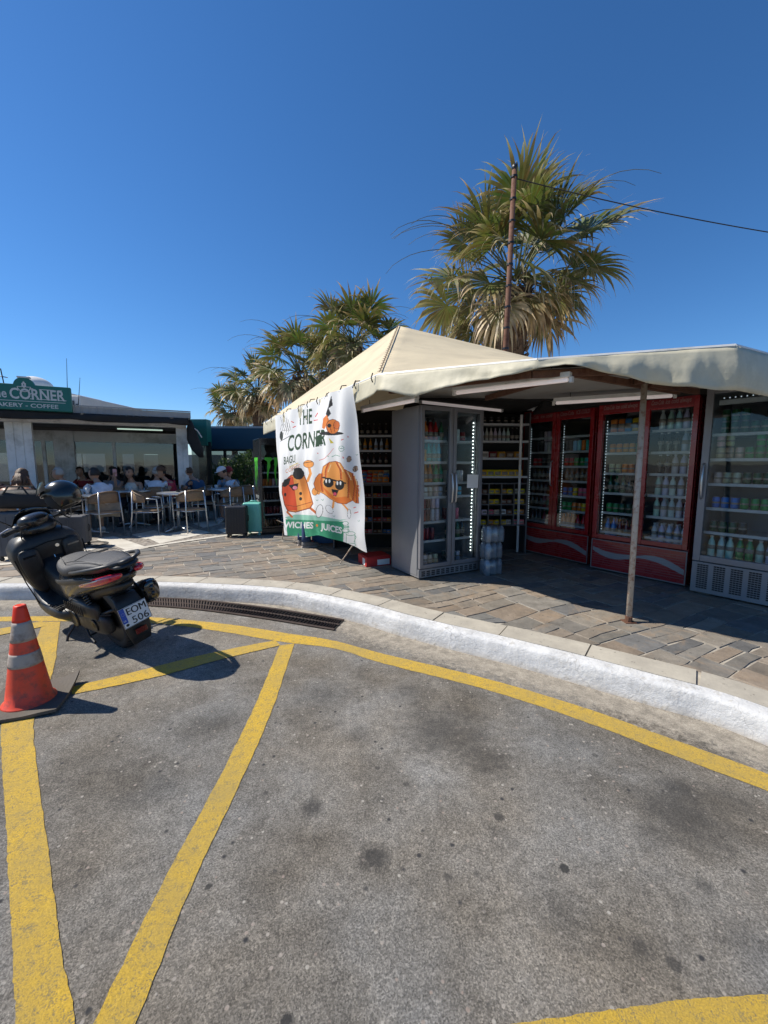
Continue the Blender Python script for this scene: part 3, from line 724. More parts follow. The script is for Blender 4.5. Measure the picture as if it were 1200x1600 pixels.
# ------------------------------------------------------------------ products (one mesh per kind; every can an object of its own)
def proto(mb, name, m, smooth=True):
    o = mb.build(name, m, None, smooth=smooth); me = o.data; bpy.data.objects.remove(o); return me
m_ = MB(); m_.m = 0; m_.lathe([(.026, .008), (.033, .016), (.033, .102), (.028, .112)], 12); m_.m = 1; m_.lathe([(.024, 0), (.027, .009)], 12); m_.lathe([(.028, .112), (.027, .116)], 12)
m_.m = 2; m_.lathe([(.0334, .050), (.0334, .068)], 12)
ME_can = proto(m_, 'drink_can', [M['objcol_metal'], M['can_end'], M['label_white']])
m_ = MB(); m_.m = 0; m_.lathe([(.022, .008), (.027, .016), (.027, .132), (.022, .141)], 12); m_.m = 1; m_.lathe([(.022, .141), (.021, .146)], 12); m_.lathe([(.020, 0), (.022, .009)], 12)
ME_slim = proto(m_, 'slim_can', [M['objcol_metal'], M['can_end']])
m_ = MB(); m_.m = 0; m_.lathe([(.028, 0), (.031, .006), (.031, .125), (.024, .155), (.012, .185), (.012, .215)], 12); m_.m = 1; m_.lathe([(.0135, .213), (.0135, .228)], 12); m_.m = 2; m_.lathe([(.0315, .05), (.0315, .10)], 12)
ME_bottle = proto(m_, 'drink_bottle', [M['objcol_glass'], M['can_end'], M['label_white']])
m_ = MB(); m_.m = 0; m_.lathe([(.028, 0), (.032, .008), (.030, .05), (.032, .08), (.031, .13), (.024, .165), (.013, .19), (.013, .2)], 12); m_.m = 1; m_.lathe([(.0155, .2), (.0155, .218)], 10); m_.m = 2; m_.lathe([(.0323, .085), (.0323, .125)], 12)
ME_pet = proto(m_, 'water_bottle', [M['objcol_glass'], M['sign_white'], M['label_white']])
m_ = MB(); m_.m = 0; m_.rings([(0, 0, 0, .034, .024, 6), (.15, 0, 0, .034, .024, 6), (.165, 0, 0, .030, .006, 6)], 12, axis='Z'); m_.m = 1; m_.rings([(.05, 0, 0, .0343, .0243, 6), (.11, 0, 0, .0343, .0243, 6)], 12, axis='Z')
ME_carton = proto(m_, 'juice_carton', [M['objcol'], M['label_white']])
m_ = MB(); m_.rings([(0, 0, 0, .05, .03, 5), (.01, 0, 0, .052, .033, 5), (.075, 0, 0, .052, .03, 4), (.085, 0, 0, .05, .008, 4)], 12, axis='Z'); m_.m = 1; m_.bx(-.035, .035, -.0345, -.030, .02, .06)
ME_snack = proto(m_, 'snack_packet', [M['objcol'], M['label_white']])
KIND = {'can': (ME_can, 'drink_can', .070), 'slim': (ME_slim, 'slim_can', .058), 'bottle': (ME_bottle, 'drink_bottle', .067), 'pet': (ME_pet, 'water_bottle', .069), 'carton': (ME_carton, 'juice_carton', .075), 'snack': (ME_snack, 'snack_packet', .11)}
NOUN = {'can': 'drink can', 'slim': 'slim drink can', 'bottle': 'glass bottle', 'pet': 'plastic bottle', 'carton': 'juice carton', 'snack': 'snack packet'}
CN = {'red': (.42, .012, .016), 'dark red': (.16, .01, .015), 'orange': (.62, .18, .02), 'green': (.02, .22, .06), 'dark green': (.01, .07, .03), 'blue': (.03, .16, .42), 'light blue': (.12, .38, .52), 'teal': (.02, .32, .34), 'yellow': (.62, .42, .02), 'silver': (.42, .43, .45), 'black': (.02, .02, .022), 'brown': (.13, .06, .03), 'dark brown': (.04, .018, .012), 'clear': (.38, .46, .48), 'tan': (.42, .36, .28), 'pink': (.5, .12, .16), 'white': (.6, .6, .58), 'amber': (.45, .18, .03)}
rp = random.Random(21)
def product(kind, colour, P, place, rz=0, sc=1, label=None):
    me, nm, _ = KIND[kind]
    o = bpy.data.objects.new(nm, me); COL.objects.link(o); o.location = P; o.rotation_euler = (0, 0, rz+rp.uniform(-.6, .6) if kind in ('can', 'slim', 'bottle', 'pet') else rz+rp.uniform(-.1, .1)); o.scale = (sc, sc, sc)
    o.color = c4(tuple(min(.85, x*1.35*rp.uniform(.8, 1.2)) for x in CN[colour]))
    tag(o, label or '%s %s %s' % (colour, NOUN[kind], place), {'can': 'can', 'slim': 'can', 'bottle': 'bottle', 'pet': 'bottle', 'carton': 'carton', 'snack': 'snack'}[kind], '%s %ss %s' % (colour, NOUN[kind], place))
    return o

# ------------------------------------------------------------------ coolers
ORD = ['lowest', 'second lowest', 'third lowest', 'fourth lowest', 'fifth lowest', 'sixth lowest', 'seventh lowest', 'topmost']
def cooler(name, label, cat, P0, P1, height, depth, cm, doors, z0, frame_m, header=0, bar=.05, handle=None, leds=None, grille=None, liner='cool_in', shelves=(), stock=None, where='', group=None, plinth_m=None):
    P0 = Vector((P0.x, P0.y, PV)); P1 = Vector((P1.x, P1.y, PV)); W_ = (P1-P0).length; rz = math.atan2(P1.y-P0.y, P1.x-P0.x)
    t = thing(name, label, cat, P0, rz, group)
    m_ = MB(); th = .045
    m_.bx(0, th, .03, depth, .02, height); m_.bx(W_-th, W_, .03, depth, .02, height); m_.bx(th, W_-th, depth-.04, depth, .02, height)
    m_.bx(th, W_-th, .03, depth-.04, height-.05, height); m_.bx(th, W_-th, .03, depth-.04, .02, z0-.01)
    m_.build('cabinet', cm, t, bevel=.006)
    m_ = MB(); i0 = th+.002
    m_.bx(i0, i0+.006, .06, depth-.045, z0, height-.055); m_.bx(W_-i0-.006, W_-i0, .06, depth-.045, z0, height-.055)
    m_.bx(i0+.006, W_-i0-.006, depth-.055, depth-.045, z0, height-.055); m_.bx(i0+.006, W_-i0-.006, .06, depth-.055, z0-.002, z0+.006); m_.bx(i0+.006, W_-i0-.006, .06, depth-.055, height-.06, height-.055)
    m_.build('liner', M[liner], t)
    m_ = MB(); m_.bx(.0, W_, 0, .03, .02, z0-.012); pl_ = m_.build('plinth', plinth_m or cm, t, bevel=.004)
    dw = W_/doors; zt = height-.005
    for d in range(doors):
        x0, x1 = d*dw+.004, (d+1)*dw-.004
        m_ = MB(); m_.bx(x0, x0+bar, -.02, .025, z0, zt); m_.bx(x1-bar, x1, -.02, .025, z0, zt)
        m_.bx(x0+bar, x1-bar, -.018, .023, z0, z0+bar); m_.bx(x0+bar, x1-bar, -.018, .023, zt-bar-header, zt)
        dr = m_.build('door', frame_m, t, bevel=.004)
        m_ = MB(); m_.bx(x0+bar-.004, x1-bar+.004, .0, .006, z0+bar-.004, zt-bar-header+.004); m_.build('glass', M['glass'], dr)
        if header and leds:
            m_ = MB(); m_.bx(x0+bar*.9, x1-bar*.9, -.022, -.017, zt-bar*.6-header, zt-bar*.6); hd = m_.build('header_panel', M['red_dark'], dr)
            txt = MB(); txts = leds['text'][d] if leds and 'text' in leds else None
            if txts:
                wv = (x1-x0-2*bar)
                for (s_, fx, fw) in txts: text_mb(txt, s_, (x0+bar+wv*fx, -.0235, zt-bar*.6-header*.72), (1, 0, .0), (.12, 0, 1), width=wv*fw, height=header*.42, bold=.01)
                txt.build('lettering', leds.get('tm', M['sign_white']), hd)
        if handle:
            hx = handle[d]; m_ = MB()
            if hx is not None:
                hx = x0+bar/2 if hx == 'L' else x1-bar/2; hz = z0+(zt-z0)*(.47 if height > 2 else .5)
                m_.tube([(hx, -.018, hz-.17), (hx, -.05, hz-.15), (hx, -.062, hz), (hx, -.05, hz+.15), (hx, -.018, hz+.17)], .0105, 8)
                m_.build('handle', M['alu'], dr, smooth=True)
    if grille:
        m_ = MB(); ng_, rowsg, gz0, gz1 = grille; gw = (W_-.06)/ng_
        for g_ in range(ng_):
            for r_ in range(rowsg):
                for q in range(4):
                    cx = .03+gw*g_+gw*.12+(gw*.7)*(q+.5)/4; cz = gz0+(gz1-gz0)*(r_+.5)/rowsg
                    m_.bx(cx-gw*.075, cx+gw*.075, -.002, .006, cz-(gz1-gz0)/rowsg*.33, cz+(gz1-gz0)/rowsg*.33)
        m_.build('vent_slots', M['dark_wall'], pl_)
    for si, (sz, dset) in enumerate(shelves):
        for d in (range(doors) if dset is None else dset):
            m_ = MB(); x0, x1 = d*dw+th*.9+.012, (d+1)*dw-.02 if d < doors-1 else W_-th-.012
            m_.bx(x0, x1, .085, depth-.1, sz-.010, sz); m_.bx(x0, x1, .078, .085, sz-.014, sz+.014)
            m_.build('shelf', M['shelf'], t)
    T = Matrix.Translation(P0) @ Matrix.Rotation(rz, 4, 'Z')
    def put(x, y, z): return T @ Vector((x, y, z))
    if stock:
        for (sz, xa, xb, items, two) in stock:
            x = xa; i = 0
            while True:
                kind, colr = items[min(int((x-xa)/(xb-xa)*len(items)), len(items)-1)] if len(items) else None
                w_ = KIND[kind][2]
                if x+w_ > xb: break
                lvl = sum(1 for s2 in shelves if s2[0] < sz-.02)
                place = 'on %s shelf of the %s' % (ORD[min(lvl, 7)], where)
                if kind:
                    product(kind, colr, put(x+w_/2, .12+rp.uniform(0, .02), sz+.004), place, rz)
                    if two and kind in ('can', 'slim') and rp.random() < .8: product(kind, colr, put(x+w_/2, .125, sz+.004+(.118 if kind == 'can' else .148)), place, rz)
                    if rp.random() < .45: product(kind, colr, put(x+w_/2, .20, sz+.004), place, rz)
                x += w_+rp.uniform(.001, .006)
    return t, T, W_, put

# grey two door cooler, standing proud at the corner
p0 = G(654, 907, PV); p1 = G(748, 892, PV)
z0g = .13; hg = 1.93
sg = [z0g+.05+x for x in (.235, .455, .74, .90, 1.135, 1.375)]
shelvesg = [(z, None) for z in sg]
stockg = [
 (sg[5], .05, .41, [('bottle', 'orange'), ('bottle', 'red'), ('bottle', 'red'), ('bottle', 'dark green')], 0),
 (sg[5], .46, .77, [('slim', 'black'), ('slim', 'white'), ('can', 'dark red'), ('can', 'dark red')], 0),
 (sg[4], .05, .41, [('slim', 'orange'), ('bottle', 'teal'), ('bottle', 'teal'), ('bottle', 'brown')], 0),
 (sg[4], .46, .64, [('bottle', 'silver'), ('bottle', 'clear')], 0),
 (sg[3], .05, .41, [('bottle', 'amber'), ('bottle', 'amber'), ('bottle', 'green'), ('bottle', 'green'), ('bottle', 'green')], 0),
 (sg[3], .46, .74, [('slim', 'silver'), ('slim', 'silver'), ('slim', 'white')], 0),
 (sg[2], .05, .41, [('can', 'silver'), ('can', 'tan'), ('can', 'silver')], 0),
 (sg[2], .46, .74, [('can', 'black'), ('can', 'light blue'), ('can', 'teal')], 0),
 (sg[1], .05, .41, [('slim', 'dark red'), ('slim', 'brown'), ('slim', 'silver'), ('slim', 'brown')], 1),
 (sg[1], .46, .70, [('slim', 'dark red'), ('slim', 'pink'), ('slim', 'tan')], 0),
 (sg[0], .05, .34, [('slim', 'red'), ('slim', 'dark red'), ('can', 'light blue')], 0),
 (sg[0], .46, .76, [('bottle', 'dark green'), ('bottle', 'dark green'), ('bottle', 'black')], 0),
 (z0g+.006, .05, .41, [('can', 'silver'), ('can', 'tan'), ('can', 'brown')], 0),
 (z0g+.006, .46, .70, [('can', 'dark green'), ('can', 'silver'), ('can', 'light blue')], 0)]
gc, Tg, Wg, putg = cooler('drinks_cooler', 'tall grey two door glass cooler standing out at the kiosk corner with white dot lights', 'cooler', p0, p1, hg, .62, M['grey_steel'], 2, z0g, M['door_steel'], 0, .045, ['R', 'L'], None, (12, 3, .035, .10), 'cool_in', shelvesg, stockg, 'grey cooler', 'glass door drinks coolers')
mb = MB(); 
for i in range(38):
    z = z0g+.12+i*(hg-z0g-.27)/37
    mb.box((Wg-.075, .075, z), (.008, .006, .008))
mb.build('led_dots', M['led'], gc)
mb = MB(); mb.bx(-.004, -.0, .035, .6, .05, hg-.02); mb.build('side_panel', M['grey_steel'], gc)
pp = putg(Wg-.155, -.028, 1.10)
o = MB().box((0, 0, 0), (.165, .002, .155)).build('paper_notice', M['paper']); o.location = pp; o.rotation_euler = (0, R(1.5), gc.rotation_euler.z)
tag(o, 'blank white paper sheet stuck on the right door of the grey cooler', 'notice')
# stickers of the day's bottle caps: two black lidded jars on the top shelf
for x in (.15, .28):
    mb = MB(); mb.m = 0; mb.lathe([(.045, 0), (.05, .01), (.05, .18), (.03, .22)], 14); mb.m = 1; mb.lathe([(.045, .22), (.047, .225), (.047, .27)], 14)
    o = mb.build('lidded_jar', [M['red_dark'], M['black_plastic']], smooth=True); o.location = putg(x, .22, sg[5]+.006); tag(o, 'tall jar with a black lid on the topmost shelf of the grey cooler', 'jar', 'black lidded jars in the grey cooler')

# red coolers
z0r = .40; hr = 2.05
def shz(n_, a=z0r+.07, b=1.66): return [a+(b-a)*i/(n_-1) for i in range(n_)]
wave_c = mat('silver_wave_print', (.28, .28, .29), .4, .2)
def redcooler(P0, P1, label, sh, stock, where, text, hd):
    t, T, W_, put = cooler('drinks_cooler', label, 'cooler', P0, P1, hr, .66, M['red_coat'], 2, z0r, M['red_coat'], .115, .05, hd, {'text': text, 'tm': mat('faded_header_lettering', (.32, .20, .19), .5)}, None, 'cool_in_dark', [(z, None) for z in sh], stock, where, 'glass door drinks coolers')
    m_ = MB(); a_ = []; b_ = []
    for i in range(31):
        x = .02+(W_-.04)*i/30; u = i/30
        c = .27-.13*u-.055*math.sin(u*2*math.pi*.95+.4)+.02; w = .012+.024*abs(math.sin(u*math.pi*1.6+.5))
        a_.append(Vector((x, -.002, c-w))); b_.append(Vector((x, -.002, c+w)))
    ribbon(m_, a_, b_)
    m_.build('wave_stripe', wave_c, t)
    m_ = MB(); m_.bx(.0, W_, -.006, .0, .022, .034); m_.bx(0, W_, -.006, .0, z0r-.025, z0r-.015); m_.bx(W_-.012, W_, -.006, 0, .034, z0r-.025); m_.bx(0, .012, -.006, 0, .034, z0r-.025)
    for q in range(10): m_.bx(.02, W_-.02, -.0035, -.0, .08+q*.028, .082+q*.028)
    m_.build('plinth_trim', mat('dull_trim', (.22, .20, .20), .5, .3), t)
    for x in (.075, W_-.075) if where.startswith('near') else (.075, W_/2+.07):
        m_ = MB(); [m_.bx(x-.004, x+.004, .062, .068, z0r+.1+q*.035, z0r+.114+q*.035) for q in range(38)]; m_.build('led_strip', M['led_soft'], t)
    return t, T, W_, put
shA = shz(7); S = shA
stA = [(S[0]-.06, .07, .47, [('bottle', 'dark brown'), ('bottle', 'dark red')], 0), (S[1], .07, .47, [('bottle', 'dark brown'), ('bottle', 'dark red')], 0), (S[2], .07, .47, [('bottle', 'dark brown')], 0), (S[3], .09, .47, [('bottle', 'dark brown')], 0), (S[4], .09, .47, [('can', 'red'), ('can', 'black'), ('can', 'red')], 0), (S[5], .13, .47, [('slim', 'black'), ('slim', 'silver'), ('slim', 'dark red')], 1),
  (S[0]-.06, .6, 1.0, [('bottle', 'orange'), ('bottle', 'orange'), ('bottle', 'red'), ('bottle', 'green')], 0), (S[1], .6, 1.0, [('can', 'green'), ('can', 'orange'), ('can', 'yellow')], 0), (S[2], .6, 1.0, [('can', 'blue'), ('can', 'yellow'), ('can', 'pink'), ('can', 'yellow')], 0), (S[3], .62, 1.0, [('bottle', 'brown')], 0), (S[4], .6, 1.0, [('can', 'red'), ('can', 'green'), ('can', 'teal')], 0), (S[5], .6, 1.0, [('slim', 'black'), ('slim', 'light blue'), ('slim', 'orange'), ('slim', 'teal')], 0)]
redcooler(G(812, 860, PV), G(917, 884, PV), 'red two door glass drinks cooler farther back in the kiosk, beside the grey shelves', shA, stA, 'farther red cooler', [[('Coca-Cola', .02, .45), ('ice cold', .55, .42)], [('Coca-Cola', .02, .45), ('ICE COLD', .55, .42)]], ['R', None])
shB = shz(6); S = shB
stB = [(S[0]-.05, .09, .48, [('bottle', 'blue'), ('bottle', 'dark red'), ('bottle', 'dark red')], 0), (S[1], .09, .48, [('can', 'green'), ('can', 'dark green'), ('can', 'silver')], 0), (S[2], .09, .48, [('bottle', 'dark green'), ('bottle', 'black')], 0), (S[3], .09, .48, [('can', 'tan'), ('can', 'orange'), ('can', 'blue')], 0), (S[4], .09, .48, [('can', 'orange'), ('can', 'amber'), ('can', 'green')], 0), (S[5], .09, .48, [('carton', 'orange'), ('carton', 'blue'), ('carton', 'yellow'), ('carton', 'orange')], 0),
  (S[0]-.05, .6, 1.0, [('pet', 'clear')], 0), (S[1], .6, 1.0, [('pet', 'clear')], 0), (S[2], .6, 1.0, [('pet', 'clear')], 0), (S[3], .6, 1.0, [('pet', 'black'), ('pet', 'clear'), ('pet', 'clear'), ('pet', 'orange')], 0), (S[4], .6, 1.0, [('pet', 'black'), ('pet', 'clear')], 0), (S[5], .6, 1.0, [('pet', 'clear')], 0)]
redcooler(G(922, 888, PV), G(1070, 918, PV), 'red two door glass drinks cooler nearer the camera, partly behind the rusty pole', shB, stB, 'nearer red cooler', [[('Coca-Cola', .02, .3), ('ice cold always', .36, .58)], [('Coca-Cola', .02, .3), ('ice cold always', .36, .58)]], [None, None])
# wide grey beer cooler at the right edge
pb0 = G(1077, 925, PV); pb1 = pb0+Vector((math.cos(R(-53)), math.sin(R(-53)), 0))*1.25
S = [.43+.0, .62, .86, 1.10, 1.34, 1.58]
stC = [(.37, .08, 1.15, [('pet', 'clear'), ('pet', 'green'), ('pet', 'clear'), ('pet', 'blue'), ('pet', 'clear'), ('pet', 'clear')], 0), (S[1], .08, .4, [('can', 'dark green'), ('can', 'black')], 0), (S[2], .08, 1.15, [('can', 'blue'), ('can', 'green'), ('can', 'light blue'), ('can', 'dark red'), ('can', 'blue')], 0),
   (S[3], .08, 1.15, [('can', 'tan'), ('can', 'dark green'), ('can', 'dark green'), ('can', 'black'), ('can', 'black')], 0), (S[4], .08, 1.15, [('can', 'tan'), ('can', 'green'), ('can', 'light blue'), ('can', 'blue'), ('can', 'light blue')], 1), (S[5], .1, 1.15, [('can', 'dark green'), ('can', 'dark green'), ('can', 'red'), ('can', 'pink'), ('can', 'dark red')], 1)]
bc, Tb, Wb, putb = cooler('drinks_cooler', 'wide grey glass door cooler of beer cans at the right end with a perforated plinth', 'cooler', pb0, pb1, 2.03, .68, M['grey_steel'], 1, .34, M['door_steel'], 0, .06, ['L'], None, (9, 12, .06, .31), 'cool_in', [(z, None) for z in S[1:]], stC, 'wide beer cooler', 'glass door drinks coolers')
mb = MB()
for i in range(26): mb.box((.12+i*.042, .07, 1.925), (.009, .006, .009))
mb.build('led_dots', M['led_soft'], bc)
mb = MB(); mb.bx(.09, Wb-.09, .05, .08, 1.86, 1.905); mb.build('light_cover', M['shelf'], bc)

# black cooler with green claw marks at the far left corner of the kiosk
q0 = G(411, 838, PV); q1 = G(447, 842, PV)+Vector((.42, -.05, 0)); q1 = q0+(q1-q0).normalized()*.95
dz = [1.25, 1.02, .80, .58, .36]
# its left flank faces the camera too: the front starts at the flank's near edge
qa = G(409, 836, PV); qb = qa+Vector((math.cos(R(27)), math.sin(R(27)), 0))*.62
mc, Tm, Wm, putm = cooler('drinks_cooler', 'tall black cooler with green claw marks on its door and side, left of the banner', 'cooler', qa, qb, 1.76, .60, M['blackcase'], 1, .12, M['blackcase'], .08, .035, [None], None, None, 'cool_in_dark', [(z, None) for z in (.36, .62, .88, 1.14, 1.4)],
   [(z, .06, .56, it, 0) for z, it in [(.126, [('slim', 'brown'), ('slim', 'black')]), (.36, [('slim', 'dark red'), ('slim', 'silver')]), (.62, [('slim', 'dark brown'), ('slim', 'tan')]), (.88, [('slim', 'amber'), ('slim', 'tan'), ('slim', 'silver')]), (1.14, [('slim', 'black'), ('slim', 'brown')])]], 'black cooler', 'glass door drinks coolers')
mc.rotation_euler.z += 0
def claw(mb, x0, x1, z0_, z1_, y, axis='X', seed=1):
    r_ = random.Random(seed)
    for f0, f1, zb in ((.0, .30, .12), (.36, .62, .0), (.70, 1.0, .30)):
        pts_a = []; pts_b = []
        for i in range(13):
            t = i/12; wd = (f1-f0)*(1 if t < .1 else (.62-.5*t))*(1+.25*math.sin(t*21+f0*9)); c = (f0+f1)/2+.03*math.sin(t*6+f0*4)-.02*t
            zz = z1_-(z1_-z0_)*(1-zb)*t
            for pts, s_ in ((pts_a, -.5), (pts_b, .5)):
                u = x0+(x1-x0)*(c+s_*wd*(1-.75*t**3)); pts.append(Vector((u, y, zz)) if axis == 'X' else Vector((y, u, zz)))
        ribbon(mb, pts_a, pts_b)
mb = MB(); claw(mb, .10, .50, .92, 1.42, -.0005+.000); ob = mb.build('claw_mark', M['claw'], mc)
mb = MB(); claw(mb, .46, .14, .80, 1.42, -.003, 'Y'); mb.build('claw_mark', M['claw'], mc)
mb = MB(); text_mb(mb, 'MONSTER', (-.003, .44, .66), (0, -1, 0), (0, 0, 1), width=.32, height=.07, bold=.015); text_mb(mb, 'ENERGY', (-.003, .38, .60), (0, -1, 0), (0, 0, 1), width=.2, height=.035, bold=.01); mb.build('lettering', M['sign_white'], mc)

# snack racks
def rack(name, label, P0, rz, W_, H_, depth, cols_, rows_, z0_, z1_, upper, where, colours):
    t = thing(name, label, 'shelving', P0, rz)
    m_ = MB(); th = .014
    for i in range(cols_+1): m_.bx(i*W_/cols_-th/2, i*W_/cols_+th/2, 0, depth, z0_, z1_)
    for j in range(rows_+1): m_.bx(0, W_, .002, depth-.002, z0_+(z1_-z0_)*j/rows_-th/2, z0_+(z1_-z0_)*j/rows_+th/2)
    m_.build('pigeonholes', M['rack'], t)
    m_ = MB(); m_.bx(-.02, W_+.02, depth, depth+.02, 0, H_); m_.build('back_panel', M['dark_wall'], t)
    for x in (-.02, W_):
        m_ = MB(); m_.bx(x, x+.02, 0.01, depth, 0, H_); m_.build('upright', M['rack'], t)
    for z in upper:
        m_ = MB(); m_.bx(0, W_, .03, depth, z-.015, z); m_.bx(0, W_, .02, .03, z-.02, z+.01); m_.build('shelf', M['shelf'], t)
    T = Matrix.Translation(P0) @ Matrix.Rotation(rz, 4, 'Z'); r_ = random.Random(9)
    for j in range(rows_):
        for i in range(cols_):
            n_ = 2; cc = colours[(i+j*2) % len(colours)]
            for q in range(n_):
                x = (i+.5)*W_/cols_+(q-.5)*W_/cols_*.45; z = z0_+(z1_-z0_)*j/rows_+th/2
                c2 = cc if r_.random() < .7 else r_.choice(colours); on_ = ['first', 'second', 'third', 'fourth', 'fifth', 'sixth']
                product('snack', c2, T @ Vector((x, .05+r_.uniform(0, .03), z)), 'in the pigeonholes of the '+where, rz, min(1.1, W_/cols_*.42/.1), '%s snack packet, %s hole from left, %s row up, %s' % (c2, on_[i], on_[j], where))
    return t, T
KR = G(753, 866, PV)
cr, Tr = rack('snack_shelf', 'grey snack shelving between the grey cooler and the red coolers', Vector((KR.x-.1, KR.y+.02, PV)), R(3), .74, 2.02, .28, 4, 4, .42, 1.02, (1.12, 1.38, 1.62, 1.86), 'shelving by the water packs', ['yellow', 'amber', 'tan', 'pink', 'white', 'yellow', 'brown'])
for z, items in ((1.12, [('snack', 'yellow')]*6), (1.38, [('snack', 'white'), ('snack', 'dark red'), ('snack', 'amber'), ('snack', 'brown'), ('snack', 'amber')]), (1.62, [('bottle', 'silver')]*7+[('bottle', 'black')]*3), (1.86, [('can', 'black')]*6)):
    nI = len(items)
    for i, (kd, cc) in enumerate(items):
        product(kd, cc, Tr @ Vector((.06+.62*(i+.5)/nI, .09, z+.002)), 'on the %s shelf by the water packs' % {1.12: 'lowest open', 1.38: 'second open', 1.62: 'third open', 1.86: 'topmost open'}[z], R(3), 1.15 if kd == 'snack' else .85)
KL = G(556, 860, PV)
cl, Tl = rack('snack_shelf', 'grey snack shelving seen between the banner and the grey cooler', Vector((KL.x-.34, KL.y+.12, PV)), R(-3), .88, 2.0, .32, 6, 4, .24, .98, (1.28, 1.50, 1.72), 'shelving right of the banner', ['red', 'dark red', 'amber', 'pink', 'brown', 'blue', 'red', 'orange'])
mb = MB(); mb.bx(-.02, .9, -.12, .32, 1.0, 1.03); mb.build('counter', M['rack'], cl)
for i in range(10):
    for q in range(3):
        product('snack', rp.choice(['red', 'amber', 'blue', 'orange', 'tan', 'pink']), Tl @ Vector((.06+i*.082, -.06+q*.09, 1.031+q*.05)), 'heaped on the counter right of the banner', R(-3), .9)
for i in range(10): product('bottle', rp.choice(['amber', 'clear', 'amber']), Tl @ Vector((.06+i*.083, .1, 1.502)), 'lit by the warm lamp right of the banner', 0, .8)
for i in range(9): product('bottle', 'dark brown', Tl @ Vector((.06+i*.092, .1, 1.282)), 'on the shelf below the warm lamp', 0, .8)
for i in range(9): product('bottle', 'black', Tl @ Vector((.06+i*.092, .1, 1.722)), 'on the dark top shelf right of the banner', 0, .8)
wl = thing('shelf_lamp', 'small warm glowing lamp behind the amber bottles right of the banner', 'lamp', Tl @ Vector((.32, .25, 1.60)))
MB().ell((0, 0, 0), (.035, .03, .035)).build('bulb', M['warm_lamp'], wl, smooth=True); MB().lathe([(.02, 0), (.022, .05)], 10, (0, 0, .03)).build('socket', M['black_plastic'], wl)

# shrink wrapped packs of water, three high
wp = G(768, 897, PV)
for i in range(3):
    mb = MB(); r_ = random.Random(i)
    for a in range(3):
        for b in range(2):
            for z_ in (0,):
                mb.lathe([(.035, .0), (.040, .02), (.037, .08), (.040, .13), (.030, .17), (.016, .19)], 10, ((a-1)*.082, (b-.5)*.082, 0))
    o = thing('water_pack', ['lowest', 'middle', 'topmost'][i]+' shrink wrapped pack of water bottles in the stack right of the grey cooler', 'water pack', (wp.x+.02*[-.2, -.3, .35][i], wp.y+.03, PV+i*.195), R([24, 28, 20][i]), 'stacked packs of bottled water')
    mb.build('bottles', M['water_pack'], o, smooth=True)
    mb = MB(); mb.rings([(.004, 0, 0, .118, .078, 5), (.02, 0, 0, .125, .086, 5), (.15, 0, 0, .124, .085, 5), (.19, 0, 0, .10, .06, 4)], 20, axis='Z')
    mb.build('wrap', glassmat('plastic_wrap', (.86, .90, .94), 1.5, .15, .8, 1.5, .12) if i == 0 else bpy.data.materials['plastic_wrap'], o, smooth=True)
# boxes on the floor
bp = G(604, 887, PV); o = thing('carton_box', 'red and white cardboard carton on the paving left of the grey cooler', 'box', (bp.x-.16, bp.y+.22, PV), R(24))
MB().bx(-.17, .17, -.15, .15, 0, .12).build('box', mat('red_carton', (.45, .02, .02), .6), o, bevel=.004)
MB().bx(-.02, .15, -.1525, -.1505, .015, .085).build('white_print', M['paper'], o); MB().bx(-.1725, -.1705, -.10, -.02, .015, .10).build('white_print', M['paper'], o)
MB().bx(-.16, .16, -.14, .14, .1205, .128).build('lid', mat('red_carton_lid', (.50, .03, .025), .6), o)
bp = G(508, 846, PV); o = thing('crate', 'blue plastic crate on the paving behind the banner hem', 'crate', (bp.x, bp.y, PV), R(10))
mb = MB(); mb.bx(-.22, .22, -.15, -.14, 0, .2); mb.bx(-.22, .22, .14, .15, 0, .2); mb.bx(-.22, -.21, -.14, .14, 0, .2); mb.bx(.21, .22, -.14, .14, 0, .2); mb.bx(-.21, .21, -.14, .14, .0, .012)
for i in range(7): mb.bx(-.2+i*.06, -.185+i*.06, -.156, -.150, .02, .18)
mb.build('shell', mat('blue_crate', (.03, .13, .35), .5), o)

